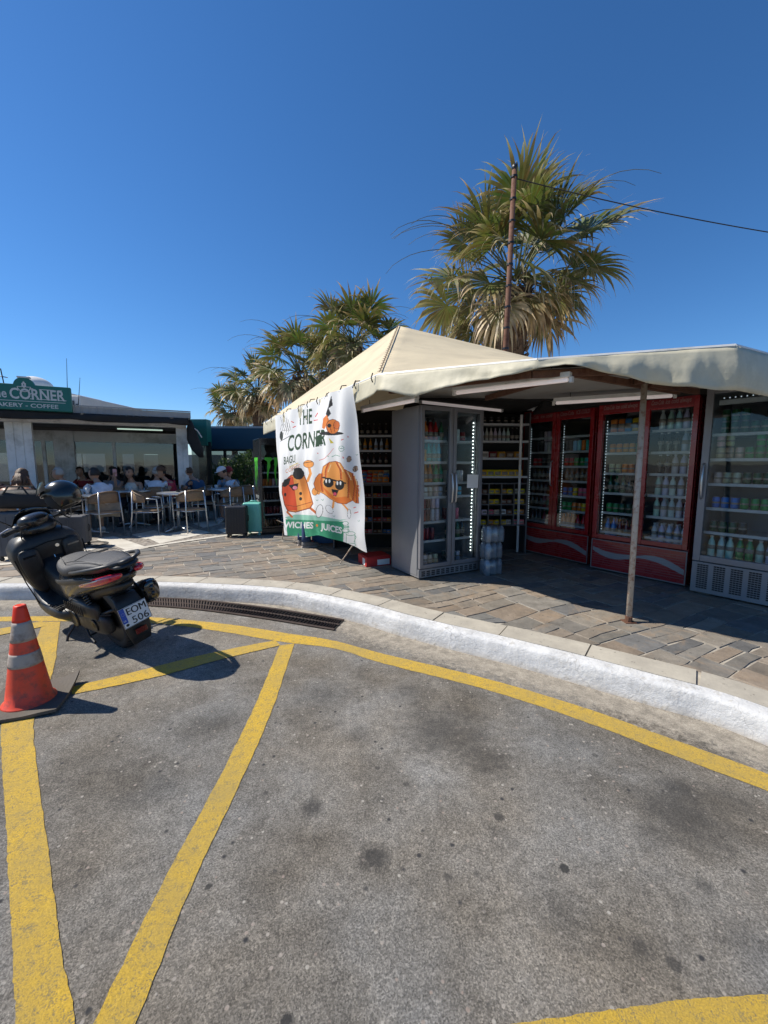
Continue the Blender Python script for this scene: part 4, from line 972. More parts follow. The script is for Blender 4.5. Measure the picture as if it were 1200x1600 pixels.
# ------------------------------------------------------------------ banner: printed cloth; the print is stored on the cloth's own vertices
BW, BH = 300, 540
class Canvas:          # design sheet; x 150..900, y 40..1500 are the draughtsman's units
    def __init__(s, w, h, bgc): s.w, s.h = w, h; s.a = np.zeros((h, w, 3)); s.a[:] = bgc; s.X, s.Y = np.meshgrid(np.arange(w)+.5, np.arange(h)+.5)
    def k(s, p): return [(x*s.sx+s.ox, y*s.sy+s.oy) for x, y in p]
    def poly(s, pts, col, al=1):
        m = np.zeros((s.h, s.w), bool); n_ = len(pts)
        for i in range(n_):
            x1, y1 = pts[i]; x2, y2 = pts[(i+1) % n_]
            if y1 == y2: continue
            c = ((s.Y >= min(y1, y2)) & (s.Y < max(y1, y2)) & (s.X < x1+(s.Y-y1)*(x2-x1)/(y2-y1))); m ^= c
        s.a[m] = s.a[m]*(1-al)+np.array(col)*al
    def line(s, pts, wd, col):
        for (x1, y1), (x2, y2) in zip(pts, pts[1:]):
            dx, dy = x2-x1, y2-y1; L2 = dx*dx+dy*dy+1e-9
            t = np.clip(((s.X-x1)*dx+(s.Y-y1)*dy)/L2, 0, 1); m = (s.X-x1-t*dx)**2+(s.Y-y1-t*dy)**2 < (wd/2)**2; s.a[m] = col
    def ell(s, c, r, col, ang=0, out=None, ow=0):
        ca_, sa_ = math.cos(ang), math.sin(ang); x = (s.X-c[0])*ca_+(s.Y-c[1])*sa_; y = -(s.X-c[0])*sa_+(s.Y-c[1])*ca_
        if out is not None: s.a[(x/(r[0]+ow))**2+(y/(r[1]+ow))**2 < 1] = out
        s.a[(x/r[0])**2+(y/r[1])**2 < 1] = col
    def text(s, txt, org, ux, uy, col, bold=0):   # ux: vector of the whole word, uy: vector of cap height (upwards)
        vs, tr, w_, h_ = text_tris(txt, bold)
        P = [(org[0]+ux[0]*x/w_+uy[0]*y/.7, org[1]+ux[1]*x/w_+uy[1]*y/.7) for x, y in vs]
        for t in tr:
            p = [P[i] for i in t]; x0, x1 = min(q[0] for q in p), max(q[0] for q in p); y0, y1 = min(q[1] for q in p), max(q[1] for q in p)
            xa, xb, ya, yb = max(0, int(x0)-1), min(s.w, int(x1)+2), max(0, int(y0)-1), min(s.h, int(y1)+2)
            if xa >= xb or ya >= yb: continue
            X, Y = s.X[ya:yb, xa:xb], s.Y[ya:yb, xa:xb]; m = np.ones(X.shape, bool)
            ar = (p[1][0]-p[0][0])*(p[2][1]-p[0][1])-(p[1][1]-p[0][1])*(p[2][0]-p[0][0]); sg_ = 1 if ar > 0 else -1
            for i in range(3):
                a, b = p[i], p[(i+1) % 3]; m &= ((b[0]-a[0])*(Y-a[1])-(b[1]-a[1])*(X-a[0]))*sg_ >= -.01
            s.a[ya:yb, xa:xb][m] = col
cv = Canvas(940, 1520, (.80, .80, .79))
GN, DG, RD, OR, LO, BR, BK, WT = H('2f8f6a'), H('24452c'), H('cf3a3a'), H('d9792e'), H('e99a4c'), H('8a3d1c'), H('17181a'), (.82, .82, .81)
cv.poly([(240, 1165), (330, 1140), (520, 1150), (700, 1185), (760, 1180), (640, 1210), (300, 1200)], H('8cc4ae'))
cv.poly([(246, 1180), (735, 1200), (725, 1395), (560, 1345), (400, 1322), (262, 1318)], GN)
for i in range(14): cv.line([(250+i*36, 1205+(i*17) % 60), (330+i*34, 1225+(i*23) % 70)], 10, H('3a9a76'))
cv.text('WICHES', (232, 1250), (245, 6), (2, -50), WT, .03); cv.ell((508, 1232), (9, 11), OR); cv.text('JUICES', (538, 1262), (178, 38), (0, -52), WT, .03)
cv.text('THE', (350, 395), (118, -16), (0, -122), DG, .02); cv.text('CORNER', (262, 615), (320, -55), (6, -132), DG, .02)
cv.text('BAGU', (232, 725), (95, -22), (0, -62), DG, .015); cv.text('COFFEE', (246, 798), (120, -45), (0, -34), H('d88a5a'), .0)
for a, b in [((295, 365), (315, 375)), ((308, 415), (330, 405)), ((483, 357), (516, 352)), ((495, 325), (515, 295)), ((765, 490), (768, 498)), ((815, 1085), (828, 1080)), ((820, 1128), (852, 1120)), ((512, 628), (516, 634)), ((712, 520), (728, 512)), ((725, 660), (728, 672))]: cv.line([a, b], 7, RD)
cv.line([(525, 690), (570, 675), (620, 625), (645, 590)], 4, RD); cv.line([(632, 660), (665, 645), (697, 655)], 4, GN); cv.ell((712, 592), (20, 20), WT, out=GN, ow=4); cv.line([(700, 590), (724, 590)], 4, GN)
# line drawings upper left
for i in range(9):
    x = 205+i*9; cv.line([(x, 330+(i*37) % 60), (x+12, 380+(i*29) % 60), (x-4, 440+(i*31) % 60)], 2.5, BK)
cv.ell((212, 485), (14, 38), H('2c3330')); cv.line([(205, 530), (285, 485)], 5, BK)
# knife like dark leaf and croissant above
cv.poly([(628, 150), (640, 230), (600, 260), (612, 200)], BK); cv.poly([(600, 245), (625, 300), (590, 340), (582, 300)], BK)
cv.poly([(560, 340), (590, 310), (610, 355), (570, 430), (550, 420)], OR)
cv.ell((628, 465), (100, 16), BK); cv.ell((640, 408), (52, 58), OR, out=BK, ow=4); cv.ell((672, 395), (24, 32), H('c5652a'), out=BK, ow=3)
for x in (585, 615, 645): cv.line([(x, 400), (x+14, 455)], 5, BR)
cv.ell((610, 400), (17, 17), BK); cv.poly([(490, 500), (540, 470), (560, 555), (510, 560)], DG); cv.poly([(605, 500), (650, 545), (620, 548)], H('c9b93a'))
# croissant with sunglasses
cv.line([(650, 1020), (640, 1080), (610, 1110)], 18, LO); cv.line([(720, 1050), (765, 1100), (775, 1130)], 14, LO)
cv.ell((612, 1098), (38, 24), WT, .9, BK, 3); cv.ell((776, 1135), (12, 38), WT, 0, BK, 3)
cv.line([(520, 960), (495, 930)], 30, LO); cv.ell((490, 950), (22, 30), LO, 0, BK, 3)
_cr = [(548, 800), (560, 745), (610, 708), (665, 700), (705, 715), (735, 765), (800, 798), (838, 860), (852, 930), (852, 1045), (825, 1042), (800, 1022), (745, 1052), (680, 1042), (620, 1010), (570, 970), (540, 955), (500, 935), (484, 885), (500, 835), (530, 800)]
_cc = (670, 880)
cv.poly([(c_[0]+(c_[0]-_cc[0])*.03, c_[1]+(c_[1]-_cc[1])*.03) for c_ in _cr], BR); cv.poly(_cr, LO)
cv.poly([(484, 885), (500, 835), (530, 800), (550, 800), (545, 950), (500, 935)], OR); cv.poly([(735, 765), (800, 798), (838, 860), (852, 930), (852, 1045), (825, 1042), (800, 1022), (770, 930)], OR); cv.poly([(548, 900), (600, 985), (680, 1042), (745, 1052), (800, 1022), (760, 990), (660, 1000)], H('e0762c'))
for q in [[(548, 800), (540, 870), (552, 950)], [(600, 712), (578, 770), (572, 835)], [(665, 702), (700, 770), (705, 845)], [(735, 768), (770, 840), (765, 1000)], [(800, 800), (822, 900), (805, 1020)], [(845, 900), (835, 980), (838, 1040)]]: cv.line(q, 6, BR); cv.line([(x+8, y) for x, y in q], 9, H('cf5f26')); cv.line([(x+24, y+14) for x, y in q[:2]], 6, H('fbd9a0'))
cv.line([(556, 832), (745, 880)], 13, BK); cv.ell((605, 875), (42, 40), BK, .2); cv.ell((698, 895), (38, 42), BK, .2)
for x in (585, 612, 678, 704): cv.ell((x, 862 if x < 650 else 880), (7, 16), WT)
cv.poly([(628, 928), (690, 938), (668, 990), (645, 985)], BK); cv.ell((657, 970), (14, 14), H('e0506a'))
# loaf with sunglasses
cv.line([(430, 860), (455, 800), (440, 740)], 22, LO); cv.ell((438, 720), (42, 30), LO, 0, BK, 3); cv.line([(400, 712), (470, 700)], 5, BK)
cv.line([(420, 1060), (480, 1110), (505, 1130)], 20, H('c9682e')); cv.ell((528, 1112), (26, 52), WT, .2, BK, 4); cv.line([(260, 1120), (300, 1160)], 16, H('c9682e'))
cv.poly([(216, 880), (290, 810), (400, 800), (430, 880), (478, 1050), (455, 1090), (330, 1125), (262, 1115), (235, 1060), (214, 960)], BR)
cv.poly([(222, 885), (292, 818), (396, 808), (424, 882), (470, 1048), (450, 1082), (330, 1116), (268, 1106), (242, 1056), (221, 960)], LO)
cv.poly([(222, 885), (292, 818), (310, 830), (345, 1110), (268, 1106), (242, 1056), (221, 960)], H('cf4a24')); cv.poly([(355, 815), (396, 808), (424, 882), (470, 1048), (450, 1082), (420, 1090)], H('d9853c'))
cv.line([(245, 1060), (330, 1075), (468, 1035)], 5, BR)
cv.ell((355, 805), (48, 44), BK, -.3); cv.poly([(215, 905), (235, 850), (290, 835), (275, 890), (240, 912)], BK); cv.ell((350, 768), (36, 18), BK)
cv.poly([(272, 898), (355, 878), (345, 930), (310, 942)], BK); cv.ell((325, 918), (20, 15), H('e58ca0'))
for y in (966, 1010): cv.ell((372, y), (12, 14), BK)
cv.ell((243, 975), (9, 16), BK)
cv.line([(300, 770), (345, 730), (325, 700)], 3, BK); cv.line([(280, 745), (350, 712)], 6, H('d9b93a'))
# coffee beans, cups
for c in ((775, 680), (828, 760)): cv.ell(c, (18, 24), H('a0826a'), .4, BK, 3); cv.line([(c[0]-4, c[1]-18), (c[0]+4, c[1]+18)], 3, BK)
for cx, cy, r_ in ((788, 1300, 36), (745, 1215, 22)):
    cv.ell((cx, cy+95 if r_ > 30 else cy+60), (r_+8, 12), WT, 0, GN, 4); cv.line([(cx-r_, cy), (cx-r_, cy+85)], 4, GN); cv.line([(cx+r_, cy), (cx+r_, cy+85)], 4, GN); cv.ell((cx, cy), (r_, 14), WT, 0, GN, 4)
cv.line([(820, 1310), (835, 1330), (815, 1370)], 4, GN)
for i, (x, y) in enumerate([(545, 1015), (500, 1018), (830, 640), (845, 1190), (640, 1150), (590, 650)]): cv.line([(x, y), (x+12, y+10), (x+18, y-3)], 3, GN)
# cloth corners (tied to the eave on top, to two sticks below)
E1 = Bq; E2 = Aq
def on_line(px, zoff):
    lo, hi = 0., 1.
    for _ in range(24):
        m_ = (lo+hi)/2; q = E1.lerp(E2, m_); 
        if 600+FPX*q.x/(q.y*math.cos(TILT)-(q.z-CH)*math.sin(TILT)) < px: lo = m_
        else: hi = m_
    return E1.lerp(E2, lo)
nout = Vector(((E2-E1).y, -(E2-E1).x, 0)).normalized()
tR = on_line(551, 0)+nout*.26; tL = on_line(433, 0)+nout*.26
tR = D(551, 603, tR.y); tL = D(433, 650, tL.y)
bR = D(567, 867, tR.y+.30); bL = D(447, 836, tL.y-.25)
def bpt(s_, t_, wave=True):
    side_in = .06*math.sin(math.pi*t_)
    a = tL.lerp(tR, s_); b = bL.lerp(bR, s_); p = a.lerp(b, t_)
    if wave:
        hem = -.0
        dn = .06*math.sin(s_*9+t_*2.5)*(.25+t_*.9)+.035*math.sin(s_*23+1.7-t_*3)*(.4+.5*(1-t_))+.012*math.sin(s_*47+6*t_)*(1-t_*.6)+.04*noise.noise(Vector((s_*5, t_*4, 1)))+.10*math.sin(math.pi*t_)*math.sin(math.pi*s_)
        dn += .05*math.exp(-((s_-.93)/.05)**2)*(1-t_)
        p = p+nout*dn
        p += Vector((0, 0, .14*math.exp(-((s_-.62)/.28)**2)*t_**3*1.0))
    return p
vs = []; cs = []
for j in range(BH+1):
    for i in range(BW+1):
        s_, t_ = i/BW, j/BH; vs.append(bpt(s_, t_))
        q = bpt(s_, t_); v_ = q-Vector((0, 0, CH)); f_ = v_.y*math.cos(TILT)-v_.z*math.sin(TILT); u_ = v_.y*math.sin(TILT)+v_.z*math.cos(TILT)
        X = ((600+FPX*v_.x/f_)-400)*5.333; Y = ((800-FPX*u_/f_)-590)*5.333
        X = min(max(X, 0), 939); Y = min(max(Y, 0), 1519); cs.append(tuple(cv.a[int(Y), int(X)]))
bn = thing('banner', 'white cloth banner with a printed croissant in sunglasses, tied to the canopy edge', 'banner', (tL+tR)/2)
mb = MB(); mb.v = [p-bn.location for p in vs]; mb.f = [(j*(BW+1)+i, j*(BW+1)+i+1, (j+1)*(BW+1)+i+1, (j+1)*(BW+1)+i) for j in range(BH) for i in range(BW)]; mb.mi = [0]*len(mb.f); mb.c = cs
me = bpy.data.meshes.new('cloth'); me.from_pydata([tuple(p) for p in mb.v], [], mb.f); me.materials.append(M['cloth_attr'])
a_ = me.color_attributes.new('Col', 'FLOAT_COLOR', 'POINT'); a_.data.foreach_set('color', [x for c in cs for x in (c[0], c[1], c[2], 1)]); me.polygons.foreach_set('use_smooth', [True]*len(me.polygons))
o = bpy.data.objects.new('cloth', me); COL.objects.link(o); o.parent = bn
mb = MB(); mb.T = Matrix.Translation(-bn.location)
for s_ in (0.0, .18, .36, .54, .72, .9, 1.0):
    p = bpt(s_, 0); mb.tube([p+Vector((0, 0, -.02)), p-nout*.03+Vector((0, 0, .05)), p-nout*.09+Vector((0, 0, .06))], .006, 5)
mb.build('tie', M['black_plastic'], bn)
for pts_ in ([bpt(.86, 1), G(531, 881, PV)], [bpt(0, .93), G(441, 843, PV)], [bpt(0, .9), bpt(0, .9)+Vector((-.10, -.05, .06))]):
    mb = MB(); mb.T = Matrix.Translation(-bn.location); mb.tube(pts_, .0075, 6); mb.build('guy_stick', M['rust_paint'], bn)

# ------------------------------------------------------------------ traffic cone
cp_ = G(47, 1098)
cone = thing('traffic_cone', 'orange traffic cone with two dirty white bands on a curled rubber base', 'traffic cone', cp_, R(20))
tipz = .60; rb, rt = .118, .028
def cr_(z): return rb+(rt-rb)*(z/tipz)
def cone_seg(z0, z1, d=0): return [(cr_(z0+(z1-z0)*i/6)+d, .02+z0+(z1-z0)*i/6) for i in range(7)]
mb = MB(); mb.lathe([(rb+.02, .018), (rb+.012, .03)]+cone_seg(.02, tipz-.005)+[(rt-.006, tipz+.02), (rt-.010, tipz+.015)], 40); bd = mb.build('body', M['cone_o'], cone, smooth=True)
for z0, z1 in ((.235, .315), (.385, .50)):
    MB().lathe(cone_seg(z0, z1, .0015), 40).build('reflective_band', M['cone_w'], cone, smooth=True)
MB().lathe(cone_seg(.50, tipz-.004, .001), 40).build('tip', M['cone_tip'], cone, smooth=True)
mb = MB(); N = 16; hw = .20
for top_ in (1, 0):
    for j in range(N+1):
        for i in range(N+1):
            x, y = (i/N*2-1)*hw, (j/N*2-1)*hw
            lift = .055*max(0, (x/hw+y/hw)/2)**3 + .03*max(0, (x/hw-y/hw)/2-.3)**2+.012*max(0, (-x/hw+y/hw)/2)**2
            mb.v.append(Vector((x, y, .004+lift+(.018 if top_ else 0)+.003*noise.noise(Vector((x*9, y*9, 0))))))
q = (N+1)**2
mb.f = [(j*(N+1)+i, j*(N+1)+i+1, (j+1)*(N+1)+i+1, (j+1)*(N+1)+i) for j in range(N) for i in range(N)]
mb.f += [(q+j*(N+1)+i, q+(j+1)*(N+1)+i, q+(j+1)*(N+1)+i+1, q+j*(N+1)+i+1) for j in range(N) for i in range(N)]
for i in range(N):
    for e in ((i, i+1), ((N*(N+1)+i+1), N*(N+1)+i), ((i+1)*(N+1), i*(N+1)), (i*(N+1)+N, (i+1)*(N+1)+N)): mb.f.append((e[0], q+e[0], q+e[1], e[1]))
mb.mi = [0]*len(mb.f); mb.build('base', M['cone_base'], cone, smooth=False)

# ------------------------------------------------------------------ scooter (local: x forward, y to its left, z up; origin under the rear wheel)
rw = G(200, 1006)
sc_root = thing('motor_scooter', 'black maxi scooter on its side stand beside the traffic cone, seen from behind', 'scooter', (rw.x, rw.y, 0), 0)
HEAD = R(147); LEAN = R(-13)
sc_root.rotation_mode = 'XYZ'; sc_root.rotation_euler = (LEAN, 0, HEAD)
S_ = sc_root; S_.scale = (.93, .93, .93)
def wheel(x, r, w, name='wheel'):
    m_ = MB(); pr = []
    for i in range(17):
        a = math.pi*i/16; pr.append((r-.055+.055*math.sin(a)**.7, -w/2*math.cos(a)))
    pr = [(r-.085, -w/2*.8)]+pr+[(r-.085, w/2*.8)]
    m_.lathe(pr, 48, (0, 0, 0), 'Y'); wh = MB().lathe([(.03, -w*.6), (.05, -w*.5), (.05, w*.5), (.03, w*.6)], 20, (0, 0, 0), 'Y').build(name, M['dark_metal'], S_, smooth=False)
    wh.location = (x, 0, r)
    t_ = m_.build('tyre', M['rubber'], wh, smooth=True)
    m_ = MB()
    for i in range(36):
        a = 2*math.pi*i/36; ca_, sa_ = math.cos(a), math.sin(a)
        for s in (-1, 1): m_.tube([((r+.001)*ca_, s*.008, (r+.001)*sa_), ((r-.004)*math.cos(a+.08), s*w*.30, (r-.004)*math.sin(a+.08)), ((r-.022)*math.cos(a+.14), s*w*.46, (r-.022)*math.sin(a+.14))], .0035, 4)
    m_.build('tread', mat('tread_groove', (.006, .006, .006), .9), wh)
    m_ = MB()
    m_.lathe([(r-.082, -w*.42), (r-.095, -w*.36), (r-.095, w*.36), (r-.082, w*.42)], 40, (0, 0, 0), 'Y')
    for i in range(5):
        a = 2*math.pi*i/5+.3
        for s in (-.12, .12):
            m_.tube([(.04*math.cos(a), 0, .04*math.sin(a)), ((r-.09)*math.cos(a+s), 0, (r-.09)*math.sin(a+s))], .014, 6)
    m_.lathe([(.02, .02), (.11, .022), (.11, .027), (.02, .029)], 24, (0, 0, 0), 'Y')
    m_.build('rim', M['dark_metal'], wh, smooth=False)
    return wh
rwh = wheel(0, .285, .15); fwh = wheel(1.37, .295, .12)
# seat
mb = MB()
mb.rings([(-.40, 0, .835, .05, .012), (-.37, 0, .828, .105, .03), (-.25, 0, .812, .145, .052), (-.08, 0, .795, .165, .062), (.08, 0, .772, .178, .062), (.16, 0, .745, .185, .058), (.28, 0, .722, .185, .060), (.42, 0, .722, .165, .062), (.52, 0, .735, .125, .058), (.58, 0, .745, .06, .035)], 24, 3.0)
seat = mb.build('seat', M['seat_vinyl'], S_, smooth=True, sub=1)
mb = MB()
for s in (-1, 1): mb.tube([(-.36, s*.10, .862), (-.1, s*.125, .862), (.1, s*.135, .838), (.3, s*.13, .790), (.48, s*.09, .80)], .0035, 5)
mb.tube([(.10, -.13, .832), (.135, 0, .842), (.10, .13, .832)], .0035, 5)
mb.build('seam', M['black_plastic'], seat)
# body under the seat
mb = MB()
mb.rings([(-.46, 0, .74, .035, .02), (-.42, 0, .725, .085, .038), (-.30, 0, .70, .135, .06), (-.12, 0, .67, .165, .085), (.06, 0, .63, .182, .115), (.24, 0, .58, .19, .14), (.40, 0, .54, .185, .16), (.54, 0, .52, .16, .19), (.62, 0, .50, .12, .19)], 28, 2.6)
mb.build('side_body', M['black_paint'], S_, smooth=True, sub=1)
mb = MB()
for s in (-1, 1):
    mb.rings([(-.34, s*.15, .742, .012, .010), (-.22, s*.172, .732, .014, .020), (.0, s*.190, .70, .013, .026), (.22, s*.197, .655, .011, .028), (.42, s*.188, .62, .010, .022), (.52, s*.17, .62, .005, .010)], 12, 2.4)
mb.build('side_moulding', M['black_plastic'], S_, smooth=True, sub=1)
# tail cowl with grab rails
mb = MB()
for s in (-1, 1):
    mb.tube([(.06, s*.185, .765), (-.10, s*.205, .800), (-.28, s*.190, .838), (-.42, s*.13, .858), (-.49, s*.04, .860)], [.014, .018, .020, .020, .017], 10, flat=.75)
mb.tube([(-.49, -.05, .860), (-.50, 0, .861), (-.49, .05, .860)], .018, 10)
mb.rings([(-.53, 0, .832, .05, .008), (-.50, 0, .838, .09, .016), (-.42, 0, .845, .11, .018), (-.36, 0, .84, .10, .014)], 14, 3)
mb.build('grab_rail', M['black_plastic'], S_, smooth=True)
for s in (-1, 1):
    mb = MB(); mb.rings([(-.50, s*.068, .778, .030, .016), (-.475, s*.085, .772, .040, .026), (-.40, s*.118, .752, .042, .034), (-.30, s*.148, .728, .034, .036), (-.18, s*.170, .700, .022, .030), (-.06, s*.184, .672, .010, .016), (-.01, s*.186, .66, .004, .006)], 16, 2.4)
    tl = mb.build('tail_light', M['red_lens'], S_, smooth=True, sub=1)
    mb = MB(); mb.tube([(-.45, s*.128, .775), (-.30, s*.178, .745), (-.15, s*.193, .708)], [.004, .006, .003], 6); mb.build('indicator', mat('clear_lens', (.5, .45, .45), .1, coat=1), tl)
# rear under tail
mb = MB(); mb.rings([(-.40, 0, .655, .05, .02), (-.30, 0, .63, .09, .045), (-.10, 0, .58, .12, .06), (.10, 0, .52, .13, .09), (.35, 0, .44, .14, .11)], 18, 3)
mb.build('under_tail', M['black_plastic'], S_, smooth=True)
# shocks
for s in (-1, 1):
    a, b = Vector((.10, s*.135, .62)), Vector((-.05, s*.145, .33)); d = b-a
    mb = MB(); mb.tube([a, b], .011, 10); mb.tube([a+d*.55, b], .022, 12); mb.ell(a, (.025, .02, .025)); mb.ell(b, (.027, .022, .027)); sh = mb.build('shock_absorber', M['dark_metal'], S_, smooth=True)
    mb = MB(); e1 = d.orthogonal().normalized(); e2 = d.cross(e1).normalized(); pts = []
    for i in range(110):
        t = i/109; th = t*2*math.pi*9; pts.append(a+d*(.08+.62*t)+(e1*math.cos(th)+e2*math.sin(th))*.027)
    mb.tube(pts, .0055, 5); mb.build('coil_spring', M['black_gloss'], sh, smooth=True)
# engine, transmission cover, air box on the left
mb = MB(); mb.rings([(-.14, .105, .285, .025, .055), (-.10, .115, .285, .045, .085), (.0, .12, .285, .052, .10), (.15, .12, .275, .052, .095), (.32, .12, .262, .052, .098), (.46, .115, .262, .048, .095), (.55, .10, .265, .03, .06)], 22, 3)
mb.build('transmission_cover', M['engine'], S_, smooth=True, sub=1)
mb = MB()
mb.lathe([(.02, .172), (.06, .176), (.072, .182), (.076, .176), (.08, .166)], 30, (.42, 0, .262), 'Y'); mb.lathe([(.02, .172), (.045, .178), (.055, .172)], 24, (.02, 0, .285), 'Y')
for i in range(8):
    a = 2*math.pi*i/8; mb.ell((.42+.085*math.cos(a), .174, .262+.085*math.sin(a)), (.007, .006, .007), 6, 4)
mb.build('cover_bolts', M['dark_metal'], S_, smooth=True)
mb = MB(); mb.rings([(-.06, .13, .40, .02, .045), (-.02, .14, .41, .042, .065), (.10, .15, .425, .055, .078), (.26, .15, .43, .055, .08), (.36, .14, .43, .045, .07), (.41, .13, .43, .02, .04)], 20, 3.4)
mb.build('air_box', M['black_plastic'], S_, smooth=True, sub=1)
mb = MB(); mb.rings([(.20, 0, .34, .10, .10), (.45, 0, .34, .12, .12), (.62, 0, .32, .10, .10)], 14, 4); mb.tube([(.1, -.12, .30), (.5, -.1, .30)], .05, 12); mb.build('engine', M['engine'], S_, smooth=True)
mb = MB()
for i in range(9): mb.rings([(.06+i*.038, .208, .43, .006, .045, 3), (.068+i*.038, .208, .43, .006, .045, 3)], 10)
mb.build('air_box_rib', M['engine'], S_, smooth=False)
for s in (-1, 1):
    mb = MB(); mb.bx(.55, .90, s*.165-.06, s*.165+.06, .336, .343)
    for i in range(8): mb.bx(.56+i*.045, .575+i*.045, s*.165-.055, s*.165+.055, .3432, .352)
    mb.build('foot_mat', M['rubber'], S_)
mb = MB(); mb.tube([(.92, -.24, .34), (.975, -.26, .55), (.985, -.272, .78)], .005, 5); mb.tube([(.92, .24, .34), (.975, .26, .55), (.985, .272, .78)], .005, 5); mb.tube([(.955, -.23, .83), (.955, 0, .86), (.955, .23, .83)], .005, 5); mb.tube([(.60, -.19, .36), (.40, -.20, .42), (.1, -.19, .56), (-.15, -.17, .62)], .004, 5); mb.tube([(.60, .19, .36), (.40, .20, .42), (.1, .19, .56), (-.15, .17, .62)], .004, 5)
mb.build('panel_gap', mat('panel_gap_dark', (.003, .003, .003), .9), S_)
mb = MB(); mb.lathe([(.016, 0), (.016, .012), (.010, .014)], 16, (.975, -.06, .80), 'X'); mb.tube([(.955, .0, .74), (.935, 0, .73), (.93, 0, .71), (.945, 0, .70)], .005, 6); mb.build('ignition_lock', M['chrome'], S_)
# rear hugger with licence plate
mb = MB(); vs = []; na = 18
for i in range(na+1):
    a = R(28+125*i/na); 
    for jy in range(7):
        y = (jy/6*2-1)*.098; rr = .325+.012*(1-abs(jy/3-1)**2); drop = .035 if jy in (0, 6) else 0
        vs.append((math.cos(a)*(rr-drop), y, .285+math.sin(a)*(rr-drop)))
mb.add(vs, [(i*7+j, i*7+j+1, (i+1)*7+j+1, (i+1)*7+j) for i in range(na) for j in range(6)])
o = mb.build('rear_mudguard', M['black_plastic'], S_, smooth=True); sd = o.modifiers.new('t', 'SOLIDIFY'); sd.thickness = .006
mb = MB(); mb.rings([(.13, -.325, 0, .010, .07, 4), (.22, -.330, 0, .012, .09, 4), (.34, -.326, 0, .012, .105, 4), (.46, -.300, 0, .015, .10, 4), (.54, -.25, 0, .03, .085, 4)], 14, axis='Z')
mb.tube([(-.26, .08, .45), (.05, .13, .34)], .014, 8); mb.tube([(-.26, -.08, .45), (.05, -.13, .34)], .014, 8)
ph = mb.build('plate_holder', M['black_plastic'], S_, smooth=True)
PT = Matrix.Translation((-.355, 0, .385)) @ Euler((0, R(9), 0)).to_matrix().to_4x4()
def plate_pt(u, w, d): return PT @ Vector((-d, -u, w))     # u to the viewer's right, w up
mb = MB(); mb.T = PT; mb.box((0, 0, 0), (.004, .215, .165)); pl = mb.build('licence_plate', mat('plate_white', (.70, .71, .72), .35, coat=.4), ph, bevel=.001)
mb = MB(); mb.T = PT; mb.box((-.0030, .086, .020), (.0016, .038, .120)); mb.build('blue_band', mat('plate_blue', (.005, .06, .42), .4), pl)
mb = MB(); ux = Vector(PT.to_3x3() @ Vector((0, -1, 0))); uy = Vector(PT.to_3x3() @ Vector((0, 0, 1)))
text_mb(mb, 'EOM', plate_pt(-.054, .012, .0045), ux, uy, width=.145, height=.056, bold=.006); text_mb(mb, '506', plate_pt(-.038, -.067, .0045), ux, uy, width=.128, height=.056, bold=.006)
fr = [(-.105, -.079), (.105, -.079), (.105, .079), (-.105, .079)]
for i in range(4): mb.tube([plate_pt(*fr[i], .0035), plate_pt(*fr[(i+1) % 4], .0035)], .0015, 4)
mb.build('plate_lettering', M['black_plastic'], pl)
mb = MB(); text_mb(mb, 'GR', plate_pt(-.100, -.026, .0062), ux, uy, width=.022, height=.013, bold=.02)
for i in range(12):
    a = 2*math.pi*i/12; p = plate_pt(-.086+.011*math.cos(a), .035+.011*math.sin(a), .0055); mb.ell(p, (.0016, .0016, .0016), 5, 3)
mb.build('blue_band_print', M['sign_white'], pl)
mb = MB(); p = plate_pt(-.080, -.058, .003); mb.ell(p, (.002, .013, .011), 14, 8); mb.build('round_seal', M['dark_metal'], pl)
mb = MB(); mb.rings([(.222, -.372, 0, .006, .045, 4), (.265, -.372, 0, .006, .045, 4)], 12, axis='Z'); mb.build('reflector', M['red_lens_dim'], ph)
# muffler on the right
mb = MB(); mb.rings([(-.28, -.205, .475, .055, .085), (-.265, -.205, .472, .072, .105), (-.22, -.205, .462, .078, .11), (-.10, -.21, .41, .078, .10), (.10, -.20, .36, .068, .085), (.24, -.19, .33, .04, .05)], 26, 2.4)
mf = mb.build('muffler', M['black_plastic'], S_, smooth=True, sub=1)
mb = MB(); mb.rings([(-.292, -.205, .478, .040, .062), (-.285, -.205, .476, .058, .085), (-.27, -.205, .474, .066, .095)], 22, 2.6); mb.tube([(-.302, -.205, .505), (-.24, -.205, .50)], .024, 14); mb.tube([(-.302, -.205, .45), (-.24, -.205, .445)], .018, 14)
mb.build('muffler_end', M['black_gloss'], mf, smooth=True)
mb = MB(); mb.tube([(.24, -.18, .33), (.45, -.15, .24), (.60, -.06, .24)], .022, 10); mb.build('exhaust_pipe', M['dark_metal'], S_, smooth=True); MB().tube([(-.28, -.14, .50), (-.1, -.15, .56)], .012, 6).build('muffler_bracket', M['dark_metal'], S_, smooth=True)
mb = MB()   # shield over muffler
mb.rings([(-.20, -.275, .48, .010, .06), (0, -.27, .43, .012, .06), (.15, -.255, .39, .010, .04)], 12, 3); mb.build('heat_shield', M['black_paint'], mf, smooth=True)
# footboards and tunnel
mb = MB()
mb.rings([(.42, 0, .265, .14, .03), (.52, 0, .285, .235, .06), (.70, 0, .285, .25, .065), (.90, 0, .30, .25, .07), (1.05, 0, .36, .235, .09), (1.14, 0, .44, .20, .10)], 22, 4.5)
mb.build('footboard', M['black_plastic'], S_, smooth=True, sub=1)
mb = MB(); mb.rings([(.50, 0, .40, .10, .14), (.62, 0, .42, .10, .14), (.80, 0, .44, .10, .14), (.95, 0, .50, .12, .16), (1.04, 0, .60, .15, .18)], 20, 3.4); mb.build('tunnel', M['black_plastic'], S_, smooth=True, sub=1)
